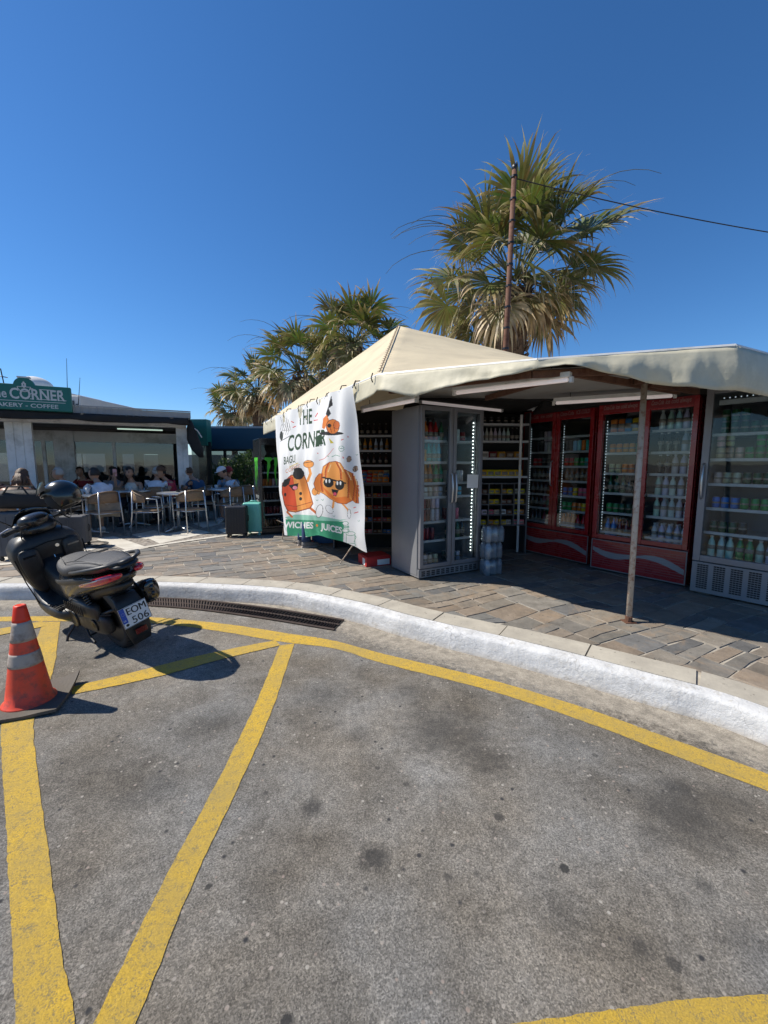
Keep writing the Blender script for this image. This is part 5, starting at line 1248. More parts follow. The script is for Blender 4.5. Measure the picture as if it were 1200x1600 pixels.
# leg shield and nose
mb = MB()
mb.rings([(.22, 1.02, 0, .07, .13, 5), (.34, 1.06, 0, .08, .17, 5), (.50, 1.09, 0, .08, .215, 5.5), (.66, 1.10, 0, .09, .255, 6), (.78, 1.09, 0, .11, .275, 6), (.86, 1.10, 0, .13, .265, 5), (.92, 1.12, 0, .13, .22, 4), (.96, 1.15, 0, .10, .15, 3)], 30, axis='Z')
# rings with axis Z expects (z, cx, cy, hx, hy)
mb.build('leg_shield', M['black_plastic'], S_, bevel=.012, seg=3)
mb = MB(); mb.rings([(1.12, 0, .60, .20, .22), (1.26, 0, .68, .18, .19), (1.38, 0, .72, .14, .14), (1.46, 0, .74, .08, .08), (1.49, 0, .74, .02, .03)], 24, 2.6); mb.build('front_fairing', M['black_gloss'], S_, smooth=True, sub=1)
for s in (-1, 1):
    mb = MB(); mb.rings([(.40, .955, s*.15, .012, .045, 3), (.60, .975, s*.165, .018, .075, 3), (.76, .955, s*.175, .028, .085, 3), (.86, .975, s*.17, .028, .075, 3)], 14, axis='Z'); gb_ = mb.build('glove_box', M['black_plastic'], S_, smooth=True, sub=1)
    mb = MB(); mb.bx(.935, .942, s*.175-.05, s*.175+.05, .77, .79); mb.build('latch', M['black_gloss'], gb_, bevel=.002)
# front mudguard and fork
mb = MB(); vs = []
for i in range(15):
    a = R(20+130*i/14)
    for jy in range(7):
        y = (jy/6*2-1)*.082; rr = .330+.012*(1-abs(jy/3-1)**2)-(.04 if jy in (0, 6) else 0); vs.append((1.37+math.cos(a)*rr, y, .295+math.sin(a)*rr))
mb.add(vs, [(i*7+j, i*7+j+1, (i+1)*7+j+1, (i+1)*7+j) for i in range(14) for j in range(6)]); o = mb.build('front_mudguard', M['black_gloss'], S_, smooth=True); sd = o.modifiers.new('t', 'SOLIDIFY'); sd.thickness = .006
mb = MB()
for s in (-1, 1): mb.tube([(1.36, s*.09, .30), (1.27, s*.09, .62)], [.026, .022], 12)
mb.build('fork', M['dark_metal'], S_, smooth=True)
# steering head: turned to the left a little
st_ = MB().tube([(0, -.02, 0), (-.02, -.16, .01), (-.05, -.30, .03), (-.075, -.36, .032)], .014, 10).tube([(0, .02, 0), (-.02, .16, .01), (-.05, .30, .03), (-.075, .36, .032)], .014, 10).build('handlebar', M['dark_metal'], S_, smooth=True)
st_.location = (1.03, 0, 1.045); st_.rotation_euler = (0, R(-12), R(26))
for s in (-1, 1):
    g0, g1 = Vector((-.045, s*.27, .028)), Vector((-.085, s*.385, .034))
    mb = MB(); mb.tube([g0, g1], [.020, .019], 14); mb.tube([g1, g1+(g1-g0).normalized()*.018], .017, 12); mb.build('grip', M['rubber'], st_, smooth=True)
    mb = MB(); mb.tube([(-.015, s*.22, .02), (.035, s*.25, .018), (.02, s*.33, .01), (-.005, s*.40, .012)], [.009, .009, .007, .006], 8); mb.build('brake_lever', M['alu'] if s > 0 else M['dark_metal'], st_, smooth=True)
    mb = MB(); mb.rings([(-.26*1, 0, 0, .03, .028), (-.20, 0, 0, .034, .032)], 10, 3, axis='X'); mb = MB(); mb.ell((-.03, s*.235, .025), (.035, .035, .03)); mb.build('switch_box', M['black_plastic'], st_, smooth=True)
    mb = MB(); mb.tube([(-.01, s*.235, .04), (.03, s*.30, .11), (.045, s*.37, .15)] if s > 0 else [(-.01, s*.235, .04), (.02, s*.26, .10), (.035, s*.28, .14)], .006, 8)
    mr = mb.build('mirror_stem', M['black_plastic'], st_, smooth=True)
    mb = MB(); c = (.05, s*.42, .175) if s > 0 else (.04, s*.30, .165); mb.ell(c, (.018, .062, .038), 18, 10); mh = mb.build('mirror', M['black_plastic'], mr, smooth=True)
mb = MB(); mb.rings([(-.06, 0, .02, .05, .03), (-.02, 0, .03, .12, .055), (.06, 0, .02, .15, .07), (.12, 0, .0, .10, .05)], 18, 2.6); mb.build('bar_cover', M['black_paint'], st_, smooth=True, sub=1)
# dash binnacle
mb = MB(); mb.rings([(.98, 0, .985, .10, .03), (1.02, 0, 1.00, .15, .055), (1.12, 0, 1.04, .165, .075), (1.24, 0, 1.05, .13, .06), (1.32, 0, 1.02, .06, .03)], 22, 2.8); ds_ = mb.build('dash', M['black_paint'], S_, smooth=True, sub=1)
mb = MB(); mb.box((1.04, 0.02, 1.075), (.09, .16, .008), (0, R(-38), 0)); mb.build('display', mat('display_glass', (.08, .10, .12), .08, coat=1), ds_, bevel=.003)
mb = MB(); vs = []
for i in range(9):
    y = (i/8*2-1); 
    for j in range(5):
        t = j/4; vs.append((1.30-.10*t-.10*y*y*(1), y*(.19-.06*t), 1.0+.17*t-.03*y*y))
mb.add(vs, [(i*5+j, i*5+j+1, (i+1)*5+j+1, (i+1)*5+j) for i in range(8) for j in range(4)]); o = mb.build('windscreen', mat('smoked_screen', (.01, .011, .012), .08, coat=1), S_, smooth=True); sd = o.modifiers.new('t', 'SOLIDIFY'); sd.thickness = .004
# stands
mb = MB(); mb.tube([(.50, .12, .22), (.52, .235, .10), (.50, .315, -.045)], .011, 8); mb.box((.50, .32, -.05), (.07, .05, .012)); mb.build('side_stand', M['dark_metal'], S_)
mb = MB()
for s in (-1, 1): mb.tube([(.42, s*.12, .20), (.30, s*.15, .10), (.16, s*.17, .085)], .010, 8)
mb.tube([(.30, -.15, .10), (.30, .15, .10)], .008, 6); mb.build('centre_stand', M['dark_metal'], S_)
# passenger peg, cables
mb = MB(); mb.tube([(-.05, -.13, .33), (.2, -.12, .46), (.3, -.1, .5)], .006, 6); mb.tube([(-.2, .11, .40), (.05, .16, .36), (.22, .19, .34)], .006, 6); mb.tube([(1.02, .12, 1.05), (1.0, .16, .98), (1.08, .15, .86)], .005, 6); mb.tube([(1.02, -.12, 1.05), (1.0, -.16, .97), (1.08, -.15, .86)], .005, 6); mb.build('cable', M['rubber'], S_, smooth=True)
# helmet hung on the right grip
hp_ = D(96, 776, 3.62)
hel = thing('helmet', 'black open face helmet hung on the right grip of the scooter', 'helmet', hp_, R(205)); hel.rotation_euler = (R(4), R(24), R(200))
bm = bmesh.new(); bmesh.ops.create_uvsphere(bm, u_segments=32, v_segments=20, radius=1)
dl = []
for v in bm.verts:
    x, y, z = v.co
    if z < -.78 or (x > .30 and z < .10+.25*(x-.3) and z > -1): dl.append(v)
bmesh.ops.delete(bm, geom=dl, context='VERTS')
for v in bm.verts: v.co = Vector((v.co.x*.155, v.co.y*.128, v.co.z*.145))
me = bpy.data.meshes.new('shell'); bm.to_mesh(me); bm.free(); me.materials.append(M['helmet']); me.polygons.foreach_set('use_smooth', [True]*len(me.polygons))
o = bpy.data.objects.new('shell', me); COL.objects.link(o); o.parent = hel; sd = o.modifiers.new('t', 'SOLIDIFY'); sd.thickness = .022; sd.offset = -1; q = o.modifiers.new('s', 'SUBSURF'); q.levels = q.render_levels = 1
mb = MB(); vs = []
for i in range(17):
    a = R(-82+164*i/16)
    for j in range(7):
        e = R(58-6*j); vs.append((.166*math.cos(a)*math.cos(e)+.004, .14*math.sin(a), .155*math.sin(e)+.02))
mb.add(vs, [(i*7+j, i*7+j+1, (i+1)*7+j+1, (i+1)*7+j) for i in range(16) for j in range(6)]); mb.build('visor', mat('tinted_visor', (.03, .035, .035), .06, coat=1), hel, smooth=True)
mb = MB(); mb.tube([(.02, .11, -.10), (.03, .07, -.17), (.03, 0, -.19), (.03, -.07, -.17), (.02, -.11, -.10)], .007, 6, flat=.4); mb.build('chin_strap', M['foam'], hel)
mb = MB(); mb.ell((0, 0, .0), (.125, .10, .115), 20, 12); mb.build('lining', M['foam'], hel, smooth=True)

# ------------------------------------------------------------------ luggage
def suitcase(label, P, rz, w, d, h, m, soft=False, grp=None):
    t = thing('suitcase', label, 'suitcase', P, rz, grp)
    m_ = MB(); m_.bx(-w/2, w/2, -d/2, d/2, .055, h); sh = m_.build('shell', m, t, bevel=.035, seg=4)
    m_ = MB()
    for i in range(7):
        x = -w/2+w*(i+.8)/7.6; m_.bx(x-.006, x+.006, -d/2-.004, d/2+.004, .10, h-.06)
    m_.build('ribs', m, sh, bevel=.003)
    m_ = MB(); m_.bx(-w/2-.002, w/2+.002, -.004, .004, .06, h+.002); m_.build('zip', M['black_plastic'], sh, bevel=.001)
    m_ = MB(); m_.tube([(-.07, 0, h), (-.06, 0, h+.025), (.06, 0, h+.025), (.07, 0, h)], .009, 8); m_.tube([(w/2, 0, h*.5), (w/2+.022, 0, h*.52), (w/2+.022, 0, h*.68), (w/2, 0, h*.7)], .008, 6); m_.build('handle', M['black_plastic'] if m is not M['shell_mint'] else m, t, smooth=True)
    for sx in (-1, 1):
        for sy in (-1, 1):
            m_ = MB(); m_.lathe([(.008, -.016), (.025, -.013), (.025, .013), (.008, .016)], 14, (sx*(w/2-.045), sy*(d/2-.03), .026), 'Y'); m_.bx(sx*(w/2-.045)-.012, sx*(w/2-.045)+.012, sy*(d/2-.03)-.02, sy*(d/2-.03)+.02, .035, .065)
            m_.build('wheel', M['black_plastic'] if m is not M['shell_mint'] else mat('mint_wheel', (.2, .45, .38), .5), t)
    return t
suitcase('black hard shell suitcase standing at the left of the mint suitcase', Vector((G(372, 838, PV).x, G(372, 840, PV).y+.1, PV)), R(8), .36, .24, .56, M['shell_black'])
suitcase('mint green hard shell suitcase between the black suitcase and the black cooler', Vector((G(396, 836, PV).x, G(396, 836, PV).y+.08, PV)), R(-4), .34, .24, .60, M['shell_mint'])
suitcase('grey fabric suitcase standing in the shade behind the helmet', D(118, 832, 6.4)*1.0-Vector((0, 0, D(118, 832, 6.4).z-PV)), R(15), .36, .26, .50, M['shell_grey'])
ps = D(48, 858, 5.6); sg_ = suitcase('large grey suitcase carrying a black duffel bag, behind the scooter dash', Vector((ps.x, ps.y, PV)), R(12), .62, .34, .66, M['shell_grey'])
du = thing('duffel_bag', 'black duffel bag lying on top of the large grey suitcase', 'bag', (ps.x-.05, ps.y, PV+.688), R(12))
mb = MB(); mb.rings([(-.34, 0, .12, .10, .09), (-.31, 0, .13, .15, .125), (0, 0, .135, .16, .13), (.31, 0, .13, .15, .12), (.34, 0, .12, .10, .09)], 20, 3); mb.build('bag_body', mat('duffel_cloth', (.016, .016, .018), .8, bump=.5, bs=30), du, smooth=True, sub=1)
mb = MB(); mb.tube([(-.15, -.13, .20), (-.08, -.12, .31), (.08, -.12, .31), (.15, -.13, .20)], .012, 6); mb.tube([(-.15, .13, .20), (-.08, .12, .30), (.08, .12, .30), (.15, .13, .20)], .012, 6); mb.build('carry_strap', M['foam'], du)
mb = MB(); mb.tube([(-.32, 0, .24), (0, 0, .268), (.32, 0, .24)], .006, 5); mb.build('zip', M['dark_metal'], du)

# ------------------------------------------------------------------ palms
def fan_leaf(mb, P, d, size, tilt_side, dead, rnd, nseg=30):
    """a costapalmate leaf: P hub, d pointing direction, segments droop at their tips"""
    d = d.normalized(); up = Vector((0, 0, 1)); s_ = d.cross(up)
    s_ = s_.normalized() if s_.length > .05 else Vector((math.cos(tilt_side), math.sin(tilt_side), 0))
    nrm = s_.cross(d).normalized(); s_ = (s_*math.cos(tilt_side*.25)+nrm*math.sin(tilt_side*.25)).normalized()
    nrm = s_.cross(d).normalized()
    span = R(rnd.uniform(125, 155)) * (1-.25*dead); dth = 2*span/nseg
    g1 = (.060*rnd.uniform(.8, 1.25), .085*rnd.uniform(.8, 1.2), .018); g2 = (.19, .20, .04); tan_ = (.58*rnd.uniform(.8, 1.1), .43, .23); brn = (.23, .15, .085)
    for k_ in range(nseg):
        if rnd.random() < .06+.10*dead: continue
        th = -span+dth*(k_+.5); L = size*(1-.22*(abs(th)/span)**2)*rnd.uniform(.78, 1.15)
        dr = (d*math.cos(th)+s_*math.sin(th)+nrm*(.10+.12*abs(math.sin(th)))).normalized()
        p = P.copy(); dirv = dr.copy(); steps = 7; prev = None; drop_k = (.34+.75*dead)*rnd.uniform(.5, 1.6); fold = (1 if k_ % 2 else -1)
        hung = rnd.random() < .5+.5*dead
        for i in range(steps+1):
            t = i/steps; 
            w = L*t*math.tan(dth/2)*1.0 if t < .5 else L*.5*math.tan(dth/2)*1.0*(1-(t-.5)/.5)**1.5
            wd = (s_*math.cos(th)-d*math.sin(th)).normalized()
            if i: 
                dirv = (dirv+Vector((0, 0, -1))*(drop_k*(max(0, t-.25))**1.1*(1.9 if hung and t > .55 else 1)*.9)).normalized(); p = p+dirv*(L/steps)
            off = nrm*(w*.35*fold)
            tt = max(0, (t-(.52-.45*dead))/.35)+dead*.35; tt = min(1, tt*rnd.uniform(.85, 1.1))
            base = tuple(a+(b-a)*rnd.uniform(.1, .6) for a, b in zip(g1, g2)); tip = tan_ if rnd.random() < .7 else brn
            c = tuple(a+(b-a)*tt for a, b in zip(base, tip))
            b0 = len(mb.v); mb.v += [p-wd*w-off, p+wd*w+off]; mb.c += [c, c]
            if i: mb.f.append((b0-2, b0-1, b0+1, b0)); mb.mi.append(0)
def palm(label, base, height, cr_, nleaf, seed, trunk_r=.22, arcs=8, nseg=30, skirt=.3):
    rnd = random.Random(seed); t = thing('palm_tree', label, 'palm tree', base, 0, 'fan palms behind the kiosk roof')
    mb = MB(); hz = height
    pts = [Vector((.08*math.sin(z*.5+seed), .06*math.cos(z*.4+seed)-.06, z)) for z in np.linspace(0, hz-.25, 14)]
    rr = [trunk_r*(1.25-.3*min(1, i/5)+(.28 if i > 9 else 0)) for i in range(14)]; mb.tube(pts, rr, 16)
    top_ = pts[-1]
    # old leaf bases, diamond like, around the upper trunk
    for q in range(150):
        z = hz-.15-1.9*rnd.random()**1.1; a = q*2.399; r_ = trunk_r*(1.12+.2*(z > hz-1)); c = Vector((top_.x+r_*math.cos(a), top_.y+r_*math.sin(a), z)); o_ = Vector((math.cos(a), math.sin(a), 0)); s_ = Vector((-math.sin(a), math.cos(a), 0))
        mb.add([c-s_*.06, c+s_*.06, c+o_*.07+Vector((0, 0, .13))+s_*.03, c+o_*.07+Vector((0, 0, .13))-s_*.03, c-o_*.04+Vector((0, 0, .10))], [(0, 1, 2, 3), (3, 2, 4), (0, 3, 4), (1, 4, 2)])
    mb.build('trunk', M['palm_trunk'], t)
    mb = MB(); mb.c = []; stem = MB(); mb.mi = []; hub0 = Vector((top_.x, top_.y, hz))
    for i in range(nleaf):
        u = (i+.5)/nleaf; el = R(86-128*u**.75); az = i*2.39996+rnd.uniform(-.25, .25)
        dead = max(0, (u-.45)/.55)**1.2*rnd.uniform(.6, 1.1); dead = min(1, dead)
        o_ = Vector((math.cos(az), math.sin(az), 0)); pl_ = cr_*(.42+.26*rnd.random())*(1-.25*max(0, u-.6)); p = hub0+o_*trunk_r*.6; ps = [p.copy()]; e_ = el+R(8)
        for k_ in range(5):
            p = p+(o_*math.cos(e_)+Vector((0, 0, math.sin(e_))))*pl_/5; e_ -= R(5+7*dead); ps.append(p.copy())
        stem.col = (.16, .17, .05) if dead < .5 else (.25, .17, .08); stem.tube(ps, [.022, .018, .016, .014, .013, .012], 5)
        fan_leaf(mb, p, o_*math.cos(e_)+Vector((0, 0, math.sin(e_))), cr_*.50*rnd.uniform(.8, 1.2), rnd.uniform(-3, 3), dead, rnd, nseg)
    # hanging dry threads and skirt
    for i in range(int(nleaf*skirt)):
        az = rnd.uniform(0, 6.28); o_ = Vector((math.cos(az), math.sin(az), 0)); p = hub0+o_*trunk_r*1.1+Vector((0, 0, -.25-.3*rnd.random()))
        fan_leaf(mb, p+o_*.15-Vector((0, 0, .2)), o_*.35+Vector((0, 0, -1)), cr_*.42, rnd.uniform(-3, 3), 1, rnd, 18)
    mb.build('crown', M['palm_leaf'], t); stem.build('leaf_stalks', M['palm_leaf'], t)
    ar = MB(); ar.col = None
    for i in range(arcs):
        az = rnd.choice((rnd.uniform(-.5, .5), rnd.uniform(2.7, 3.6))); el = R(rnd.uniform(30, 80)); o_ = Vector((math.cos(az), math.sin(az), 0)); p = hub0.copy(); ps = [p.copy()]; Lh = cr_*rnd.uniform(1.25, 1.6); e_ = el
        for k_ in range(14):
            p = p+(o_*math.cos(e_)+Vector((0, 0, math.sin(e_))))*Lh/14; e_ -= R(rnd.uniform(1, 4)+11*(k_/14)**1.3*rnd.uniform(.5, 1.6)); ps.append(p.copy())
        ar.tube(ps, [.018-.014*k/14 for k in range(15)], 5)
    if arcs: ar.build('flower_stalks', mat('dry_stalk', (.12, .12, .07), .7), t, smooth=True)
    return t
pc = D(802, 440, 10.8); palm('tallest and nearest fan palm with ragged tan leaf tips behind the kiosk roof', Vector((pc.x, 10.8, 0)), pc.z+.0, 2.45, 46, 4, .30, 9, 36)
for i, (px, py, Y, cr_, lab) in enumerate([(556, 538, 16, 1.75, 'right one of the three smaller fan palms, rising straight above the sloping roof edge'), (472, 582, 18, 2.05, 'middle fan palm left of the roof slope with a drooping brown skirt'), (404, 612, 21, 1.75, 'fan palm between the middle palm and the lowest palm on the left'), (366, 640, 27, 1.75, 'lowest and farthest fan palm above the petrol blue fascia'), (520, 575, 23, 1.8, 'shaded fan palm in the gap between the two palms above the roof slope')]):
    c = D(px, py, Y); palm(lab, Vector((c.x, Y, 0)), c.z, cr_*1.12, 34, 20+i, .2, 7 if i < 3 else 3, 22, .5)

# rusty mast with a cable
mt = D(790, 545, 7.4); mp_ = D(804, 266, 7.4)
mast = thing('mast', 'tall rusty steel mast in front of the tallest palm, carrying a black cable', 'pole', (mt.x, 7.4, 0))
mb = MB(); mb.tube([Vector((0, 0, 0)), Vector((0, 0, mt.z)), Vector((mp_.x-mt.x, 0, mp_.z))], [.052, .048, .042], 12); mb.build('shaft', M['rust'], mast, smooth=True)
mb = MB(); 
for i in range(9): 
    z = lerp(mt.z, mp_.z, i/8.3); x = lerp(0, mp_.x-mt.x, i/8.3); mb.lathe([(.056, z-.015), (.056, z+.015)], 12, (x, 0, 0))
mb.ell((mp_.x-mt.x, 0, mp_.z+.04), (.05, .05, .06)); mb.build('clamp', M['dark_metal'], mast)
mb = MB(); pts = []
a = Vector((mp_.x, 7.4, mp_.z-.12)); b = D(1200, 352, 7.9); b = b+(b-a)*.6
for i in range(25):
    t = i/24; p = a.lerp(b, t); p.z -= .12*4*t*(1-t); pts.append(p)
o = MB().tube(pts, .009, 5).build('cable', M['rubber'], smooth=True); tag(o, 'black overhead cable running from the mast top out to the right', 'cable')

# ------------------------------------------------------------------ the cafe
U = R(28.5); PL = G(45, 826, PV); PR_ = G(290, 812, PV)
cu_ = (PR_-PL).normalized(); cb = Vector((-cu_.y, cu_.x, 0)); Lc = (PR_-PL).length
cafe = thing('cafe_building', 'cafe terrace with white pillars, clear vinyl screens and a black scalloped awning edge', 'building', PL, math.atan2(cu_.y, cu_.x))
Tc = Matrix.Translation(PL) @ Matrix.Rotation(math.atan2(cu_.y, cu_.x), 4, 'Z'); Ti = Tc.inverted()
def onfront(px, py, yl=-.5):      # point on the cafe's own plane y = yl
    d = _ray(px, py); o_ = Ti @ Vector((0, 0, CH)); dl_ = Ti.to_3x3() @ d; t = (yl-o_.y)/dl_.y; return o_+dl_*t
x0 = -9.0; ZT = 2.36-PV; 
mb = MB(); mb.bx(x0, Lc+.12, -.08, .12, 2.12-.0, 2.22); mb.bx(x0, Lc+.12, -.45, -.08, 2.20, 2.24); mb.build('front_beam', M['alu_frame'], cafe, bevel=.004)
mb = MB(); mb.bx(x0, Lc+.2, -.5, 6.6, 2.30, 2.42); mb.build('roof', M['roof_grey'], cafe)
mb = MB()
for i in range(90): mb.bx(x0+.1+i*.125, x0+.115+i*.125, -.52, -.505, 2.27, 2.425)
mb.bx(x0, Lc+.2, -.525, -.50, 2.425, 2.45); mb.build('gutter', M['roof_grey'], cafe)
# black rolled awning hanging along the front
mb = MB(); N = 120; vs = []
for i in range(N+1):
    x = x0+(Lc+.15-x0)*i/N; sag = .030*abs(math.sin(i*.19))+.02*noise.noise(Vector((i*.2, 0, 2)))
    for j in range(5):
        t = j/4; vs.append((x, -.56+.02*math.sin(i*.4+t*3), 2.28-(.115+sag)*t))
mb.add(vs, [(i*5+j, i*5+j+1, (i+1)*5+j+1, (i+1)*5+j) for i in range(N) for j in range(4)]); o = mb.build('awning', M['awn_black'], cafe, smooth=True); sd = o.modifiers.new('t', 'SOLIDIFY'); sd.thickness = .02
def pillar(x, y, w, d, n_=3):
    m_ = MB()
    for i in range(n_): m_.bx(x+w*i/n_+.004, x+w*(i+1)/n_-.004, y, y+d, 0, 2.12)
    m_.bx(x+.01, x+w-.01, y+.01, y+d-.01, .01, 2.11); m_.build('pillar', M['alu_frame'], cafe, bevel=.005)
pillar(-.22, 0, .42, .12, 3); pillar(Lc-.10, 0, .24, .14, 2); pillar(-4.2, 0, .3, .12, 2)
# glazing at the back of the terrace
yb = 2.3
q_ = onfront(85, 720, yb-.1); pillar(q_.x, yb-.1, .42, .14, 3)
mb = MB(); mb.bx(x0, Lc+.4, yb-.06, yb+.06, 1.86, 2.12)
for x in (-4, -2.2, -.1, 1.35, 2.85): mb.bx(x-.035, x+.035, yb-.04, yb+.04, 0, 1.88)
mb.bx(x0, Lc+.4, yb-.04, yb+.04, 0, .38); mb.build('window_frame', M['alu_frame'], cafe)
for a_, b_ in ((-4, -2.2), (-2.2, -.1), (-.1, 1.35), (1.35, 2.85)):
    m_ = MB(); m_.bx(a_+.036, b_-.036, yb-.006, yb+.006, .38, 1.86); m_.build('glass', M['window_glass'], cafe)
mb = MB(); mb.bx(Lc-.02, Lc+.0, .14, yb-.1, .5, 2.1); mb.build('side_screen', M['clear_vinyl'], cafe)
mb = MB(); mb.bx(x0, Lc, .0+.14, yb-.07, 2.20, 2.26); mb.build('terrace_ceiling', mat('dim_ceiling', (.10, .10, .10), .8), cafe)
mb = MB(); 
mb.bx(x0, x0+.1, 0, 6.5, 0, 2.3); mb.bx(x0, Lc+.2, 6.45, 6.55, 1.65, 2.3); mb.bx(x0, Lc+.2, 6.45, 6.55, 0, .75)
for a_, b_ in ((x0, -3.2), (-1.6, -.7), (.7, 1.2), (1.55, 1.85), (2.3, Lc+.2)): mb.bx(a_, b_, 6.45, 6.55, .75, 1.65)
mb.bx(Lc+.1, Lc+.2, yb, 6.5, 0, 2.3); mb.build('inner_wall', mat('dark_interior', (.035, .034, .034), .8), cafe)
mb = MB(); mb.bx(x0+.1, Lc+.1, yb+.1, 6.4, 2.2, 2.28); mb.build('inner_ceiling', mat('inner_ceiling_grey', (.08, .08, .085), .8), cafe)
mb = MB(); mb.bx(.3, 2.3, 4.6, 5.2, 0, 1.05); mb.build('bar_counter', M['wood'], cafe)
mb = MB(); 
for y_, xx in ((1.7, 2.0),): mb.bx(xx-.5, xx+.5, y_, y_+.04, 2.16, 2.19)
mb.build('strip_lamp', mat('strip_lamp', (.75, 1, .85), .5, emit=.45, var=0), cafe)
# sign on the roof
def cl(x, y, z): return Vector((x, y, z))
sgx = lambda px: None
sa_, sb_ = onfront(-38, 600, -.64), onfront(110, 606, -.64); sl = onfront(60, 642, -.64); zs0, zs1 = sl.z, onfront(60, 602, -.64).z
sign = thing('roof_sign', 'teal roof sign lettered The CORNER with a round coffee cup emblem on top', 'sign', Tc @ Vector((sa_.x, -.64, zs0)), math.atan2(cu_.y, cu_.x))
SW, SH = sb_.x-sa_.x, zs1-zs0
mb = MB(); mb.bx(0, SW, 0, .09, 0, SH); bo = mb.build('board', M['teal'], sign, bevel=.02)
ecx = onfront(37, 600, -.64).x-sa_.x; er = SH*.33
mb = MB(); mb.lathe([(er, .002), (er, .088)], 36, (ecx, 0, SH*.94), 'Y'); mb.build('round_top', M['teal'], sign)
mb = MB(); mb.bx(ecx-er*.6, ecx+er*.6, -.002, .10, SH*.94+er*.93, SH*.94+er*1.1); mb.build('cap', M['sign_white'], sign)
mb = MB(); xc0 = onfront(16, 625, -.64).x-sa_.x; xc1 = onfront(102, 625, -.64).x-sa_.x
text_mb(mb, 'CORNER', (xc0, -.003, SH*.44), (1, 0, 0), (0, 0, 1), width=xc1-xc0, height=SH*.40, bold=.02)
# slab serifs on the letters' feet and heads
_v, _t, _w, _h = text_tris('CORNER', .02); kx = (xc1-xc0)/_w
for fx in (.385, .50, .565, .635, .705, .765, .915, .985):
    for zz in (SH*.44, SH*.44+SH*.385):
        if zz > SH*.5 and fx in (.50, .985): continue
        mb.add([(xc0+(xc1-xc0)*fx-.028, -.0035, zz), (xc0+(xc1-xc0)*fx+.028, -.0035, zz), (xc0+(xc1-xc0)*fx+.028, -.0035, zz+SH*.025), (xc0+(xc1-xc0)*fx-.028, -.0035, zz+SH*.025)], [(0, 1, 2, 3)])
text_mb(mb, 'The', (xc0-.085*SW*2.6, -.003, SH*.46), (1, 0, 0), (0, 0, 1), width=.19*SW, height=SH*.34, bold=.015)
mb.build('main_lettering', M['sign_white'], bo)
mb = MB(); text_mb(mb, 'BAKERY - COFFEE', (xc1-.085*SW-.70*SW, -.003, SH*.12), (1, 0, 0), (0, 0, 1), width=.70*SW, height=SH*.15, bold=.015); mb.build('small_lettering', M['sign_white'], bo)
mb = MB(); mb.bx(.06*SW, xc1, -.004, -.001, SH*.345, SH*.365); mb.build('rule', M['sign_white'], bo)
mb = MB(); ez = SH*.90
cup = [(ecx+er*.62*math.cos(a), -.003, ez+er*.55*math.sin(a)) for a in np.linspace(math.pi*1.0, math.pi*2.0, 13)]; mb.tube(cup, .008, 5); mb.tube([cup[0], cup[-1]], .007, 5)
mb.tube([(ecx+er*.55, -.003, ez-.02), (ecx+er*.8, -.003, ez-.02), (ecx+er*.75, -.003, ez-.10), (ecx+er*.45, -.003, ez-.13)], .007, 5)
for dx, dz in ((-.12, .12), (.12, .12), (-.12, .34), (.12, .34), (0, .5), (0, .0)):
    mb.ell((ecx+dx*er, -.003, ez+dz*er), (er*.10, .003, er*.13), 8, 5)
mb.build('cup_emblem', M['sign_white'], sign)
# folded black cloth by the corner post
o = thing('folded_awning', 'black folded awning bundle hanging right of the last white pillar', 'awning', Tc @ Vector((Lc+.20, -.2, 0)), math.atan2(cu_.y, cu_.x))
mb = MB(); mb.rings([(1.45, .20, 0, .06, .05), (1.62, .12, 0, .12, .08), (1.85, .06, 0, .14, .09), (2.1, .02, 0, .10, .08), (2.28, 0, 0, .05, .05)], 14, 2.2, axis='Z')
for v_ in mb.v: v_ += Vector((noise.noise(v_*7), noise.noise(v_*8+Vector((3, 0, 0))), 0))*.05
mb.build('cloth', M['awn_black'], o, smooth=True); MB().tube([(-.05, 0, 2.2), (.14, -.07, 2.05), (.22, -.08, 1.9)], .014, 6).build('strap', M['sign_white'], o)

# neighbouring petrol blue pavilion
nb = thing('pavilion', 'low pavilion with a petrol blue fascia and glass front behind the suitcases', 'building', (0, 0, 0))
a = D(322, 702, 13.0); b = D(425, 702, 12.6); zt_ = D(370, 669, 12.8).z
mb = MB(); mb.bx(a.x-.2, b.x+1.0, 12.8, 13.1, a.z, zt_); mb.build('fascia', M['navy'], nb)
tq = D(296, 655, 11.3); tq2 = D(322, 655, 11.3); mb = MB(); mb.bx(tq.x, tq2.x, 11.3, 11.6, PV+1.8, tq.z); mb.build('corner_fascia', M['teal'], nb)
mb = MB(); 
for px in (324, 352, 392): q = D(px, 720, 12.9); mb.bx(q.x-.035, q.x+.035, 12.86, 12.94, PV, a.z)
mb.bx(a.x-.2, b.x+1, 12.84, 12.96, a.z-.06, a.z); mb.bx(a.x-.2, b.x+1, 12.86, 12.94, PV, PV+.5); mb.build('window_frame', M['dark_metal'], nb)
mb = MB(); mb.bx(a.x-.2, b.x+1, 12.89, 12.91, PV+.5, a.z-.06); mb.build('glass', M['window_glass'], nb)
mb = MB(); mb.bx(a.x-.3, b.x+1.2, 12.8, 18, zt_, zt_+.06); mb.build('roof', M['roof_grey'], nb)
mb = MB(); mb.bx(a.x-.3, b.x+1.2, 17.6, 17.7, PV, 2.2); mb.build('back_wall', M['plaster'], nb)
tq = D(300, 715, 11.3); mb = MB(); mb.bx(tq.x-.05, tq2.x, 11.4, 11.42, PV+.3, PV+1.8); mb.build('side_glass', M['window_glass'], nb)
mb = MB(); mb.bx(tq2.x-.06, tq2.x+.04, 11.36, 11.46, PV, PV+1.9); mb.build('corner_post', M['dark_metal'], nb)

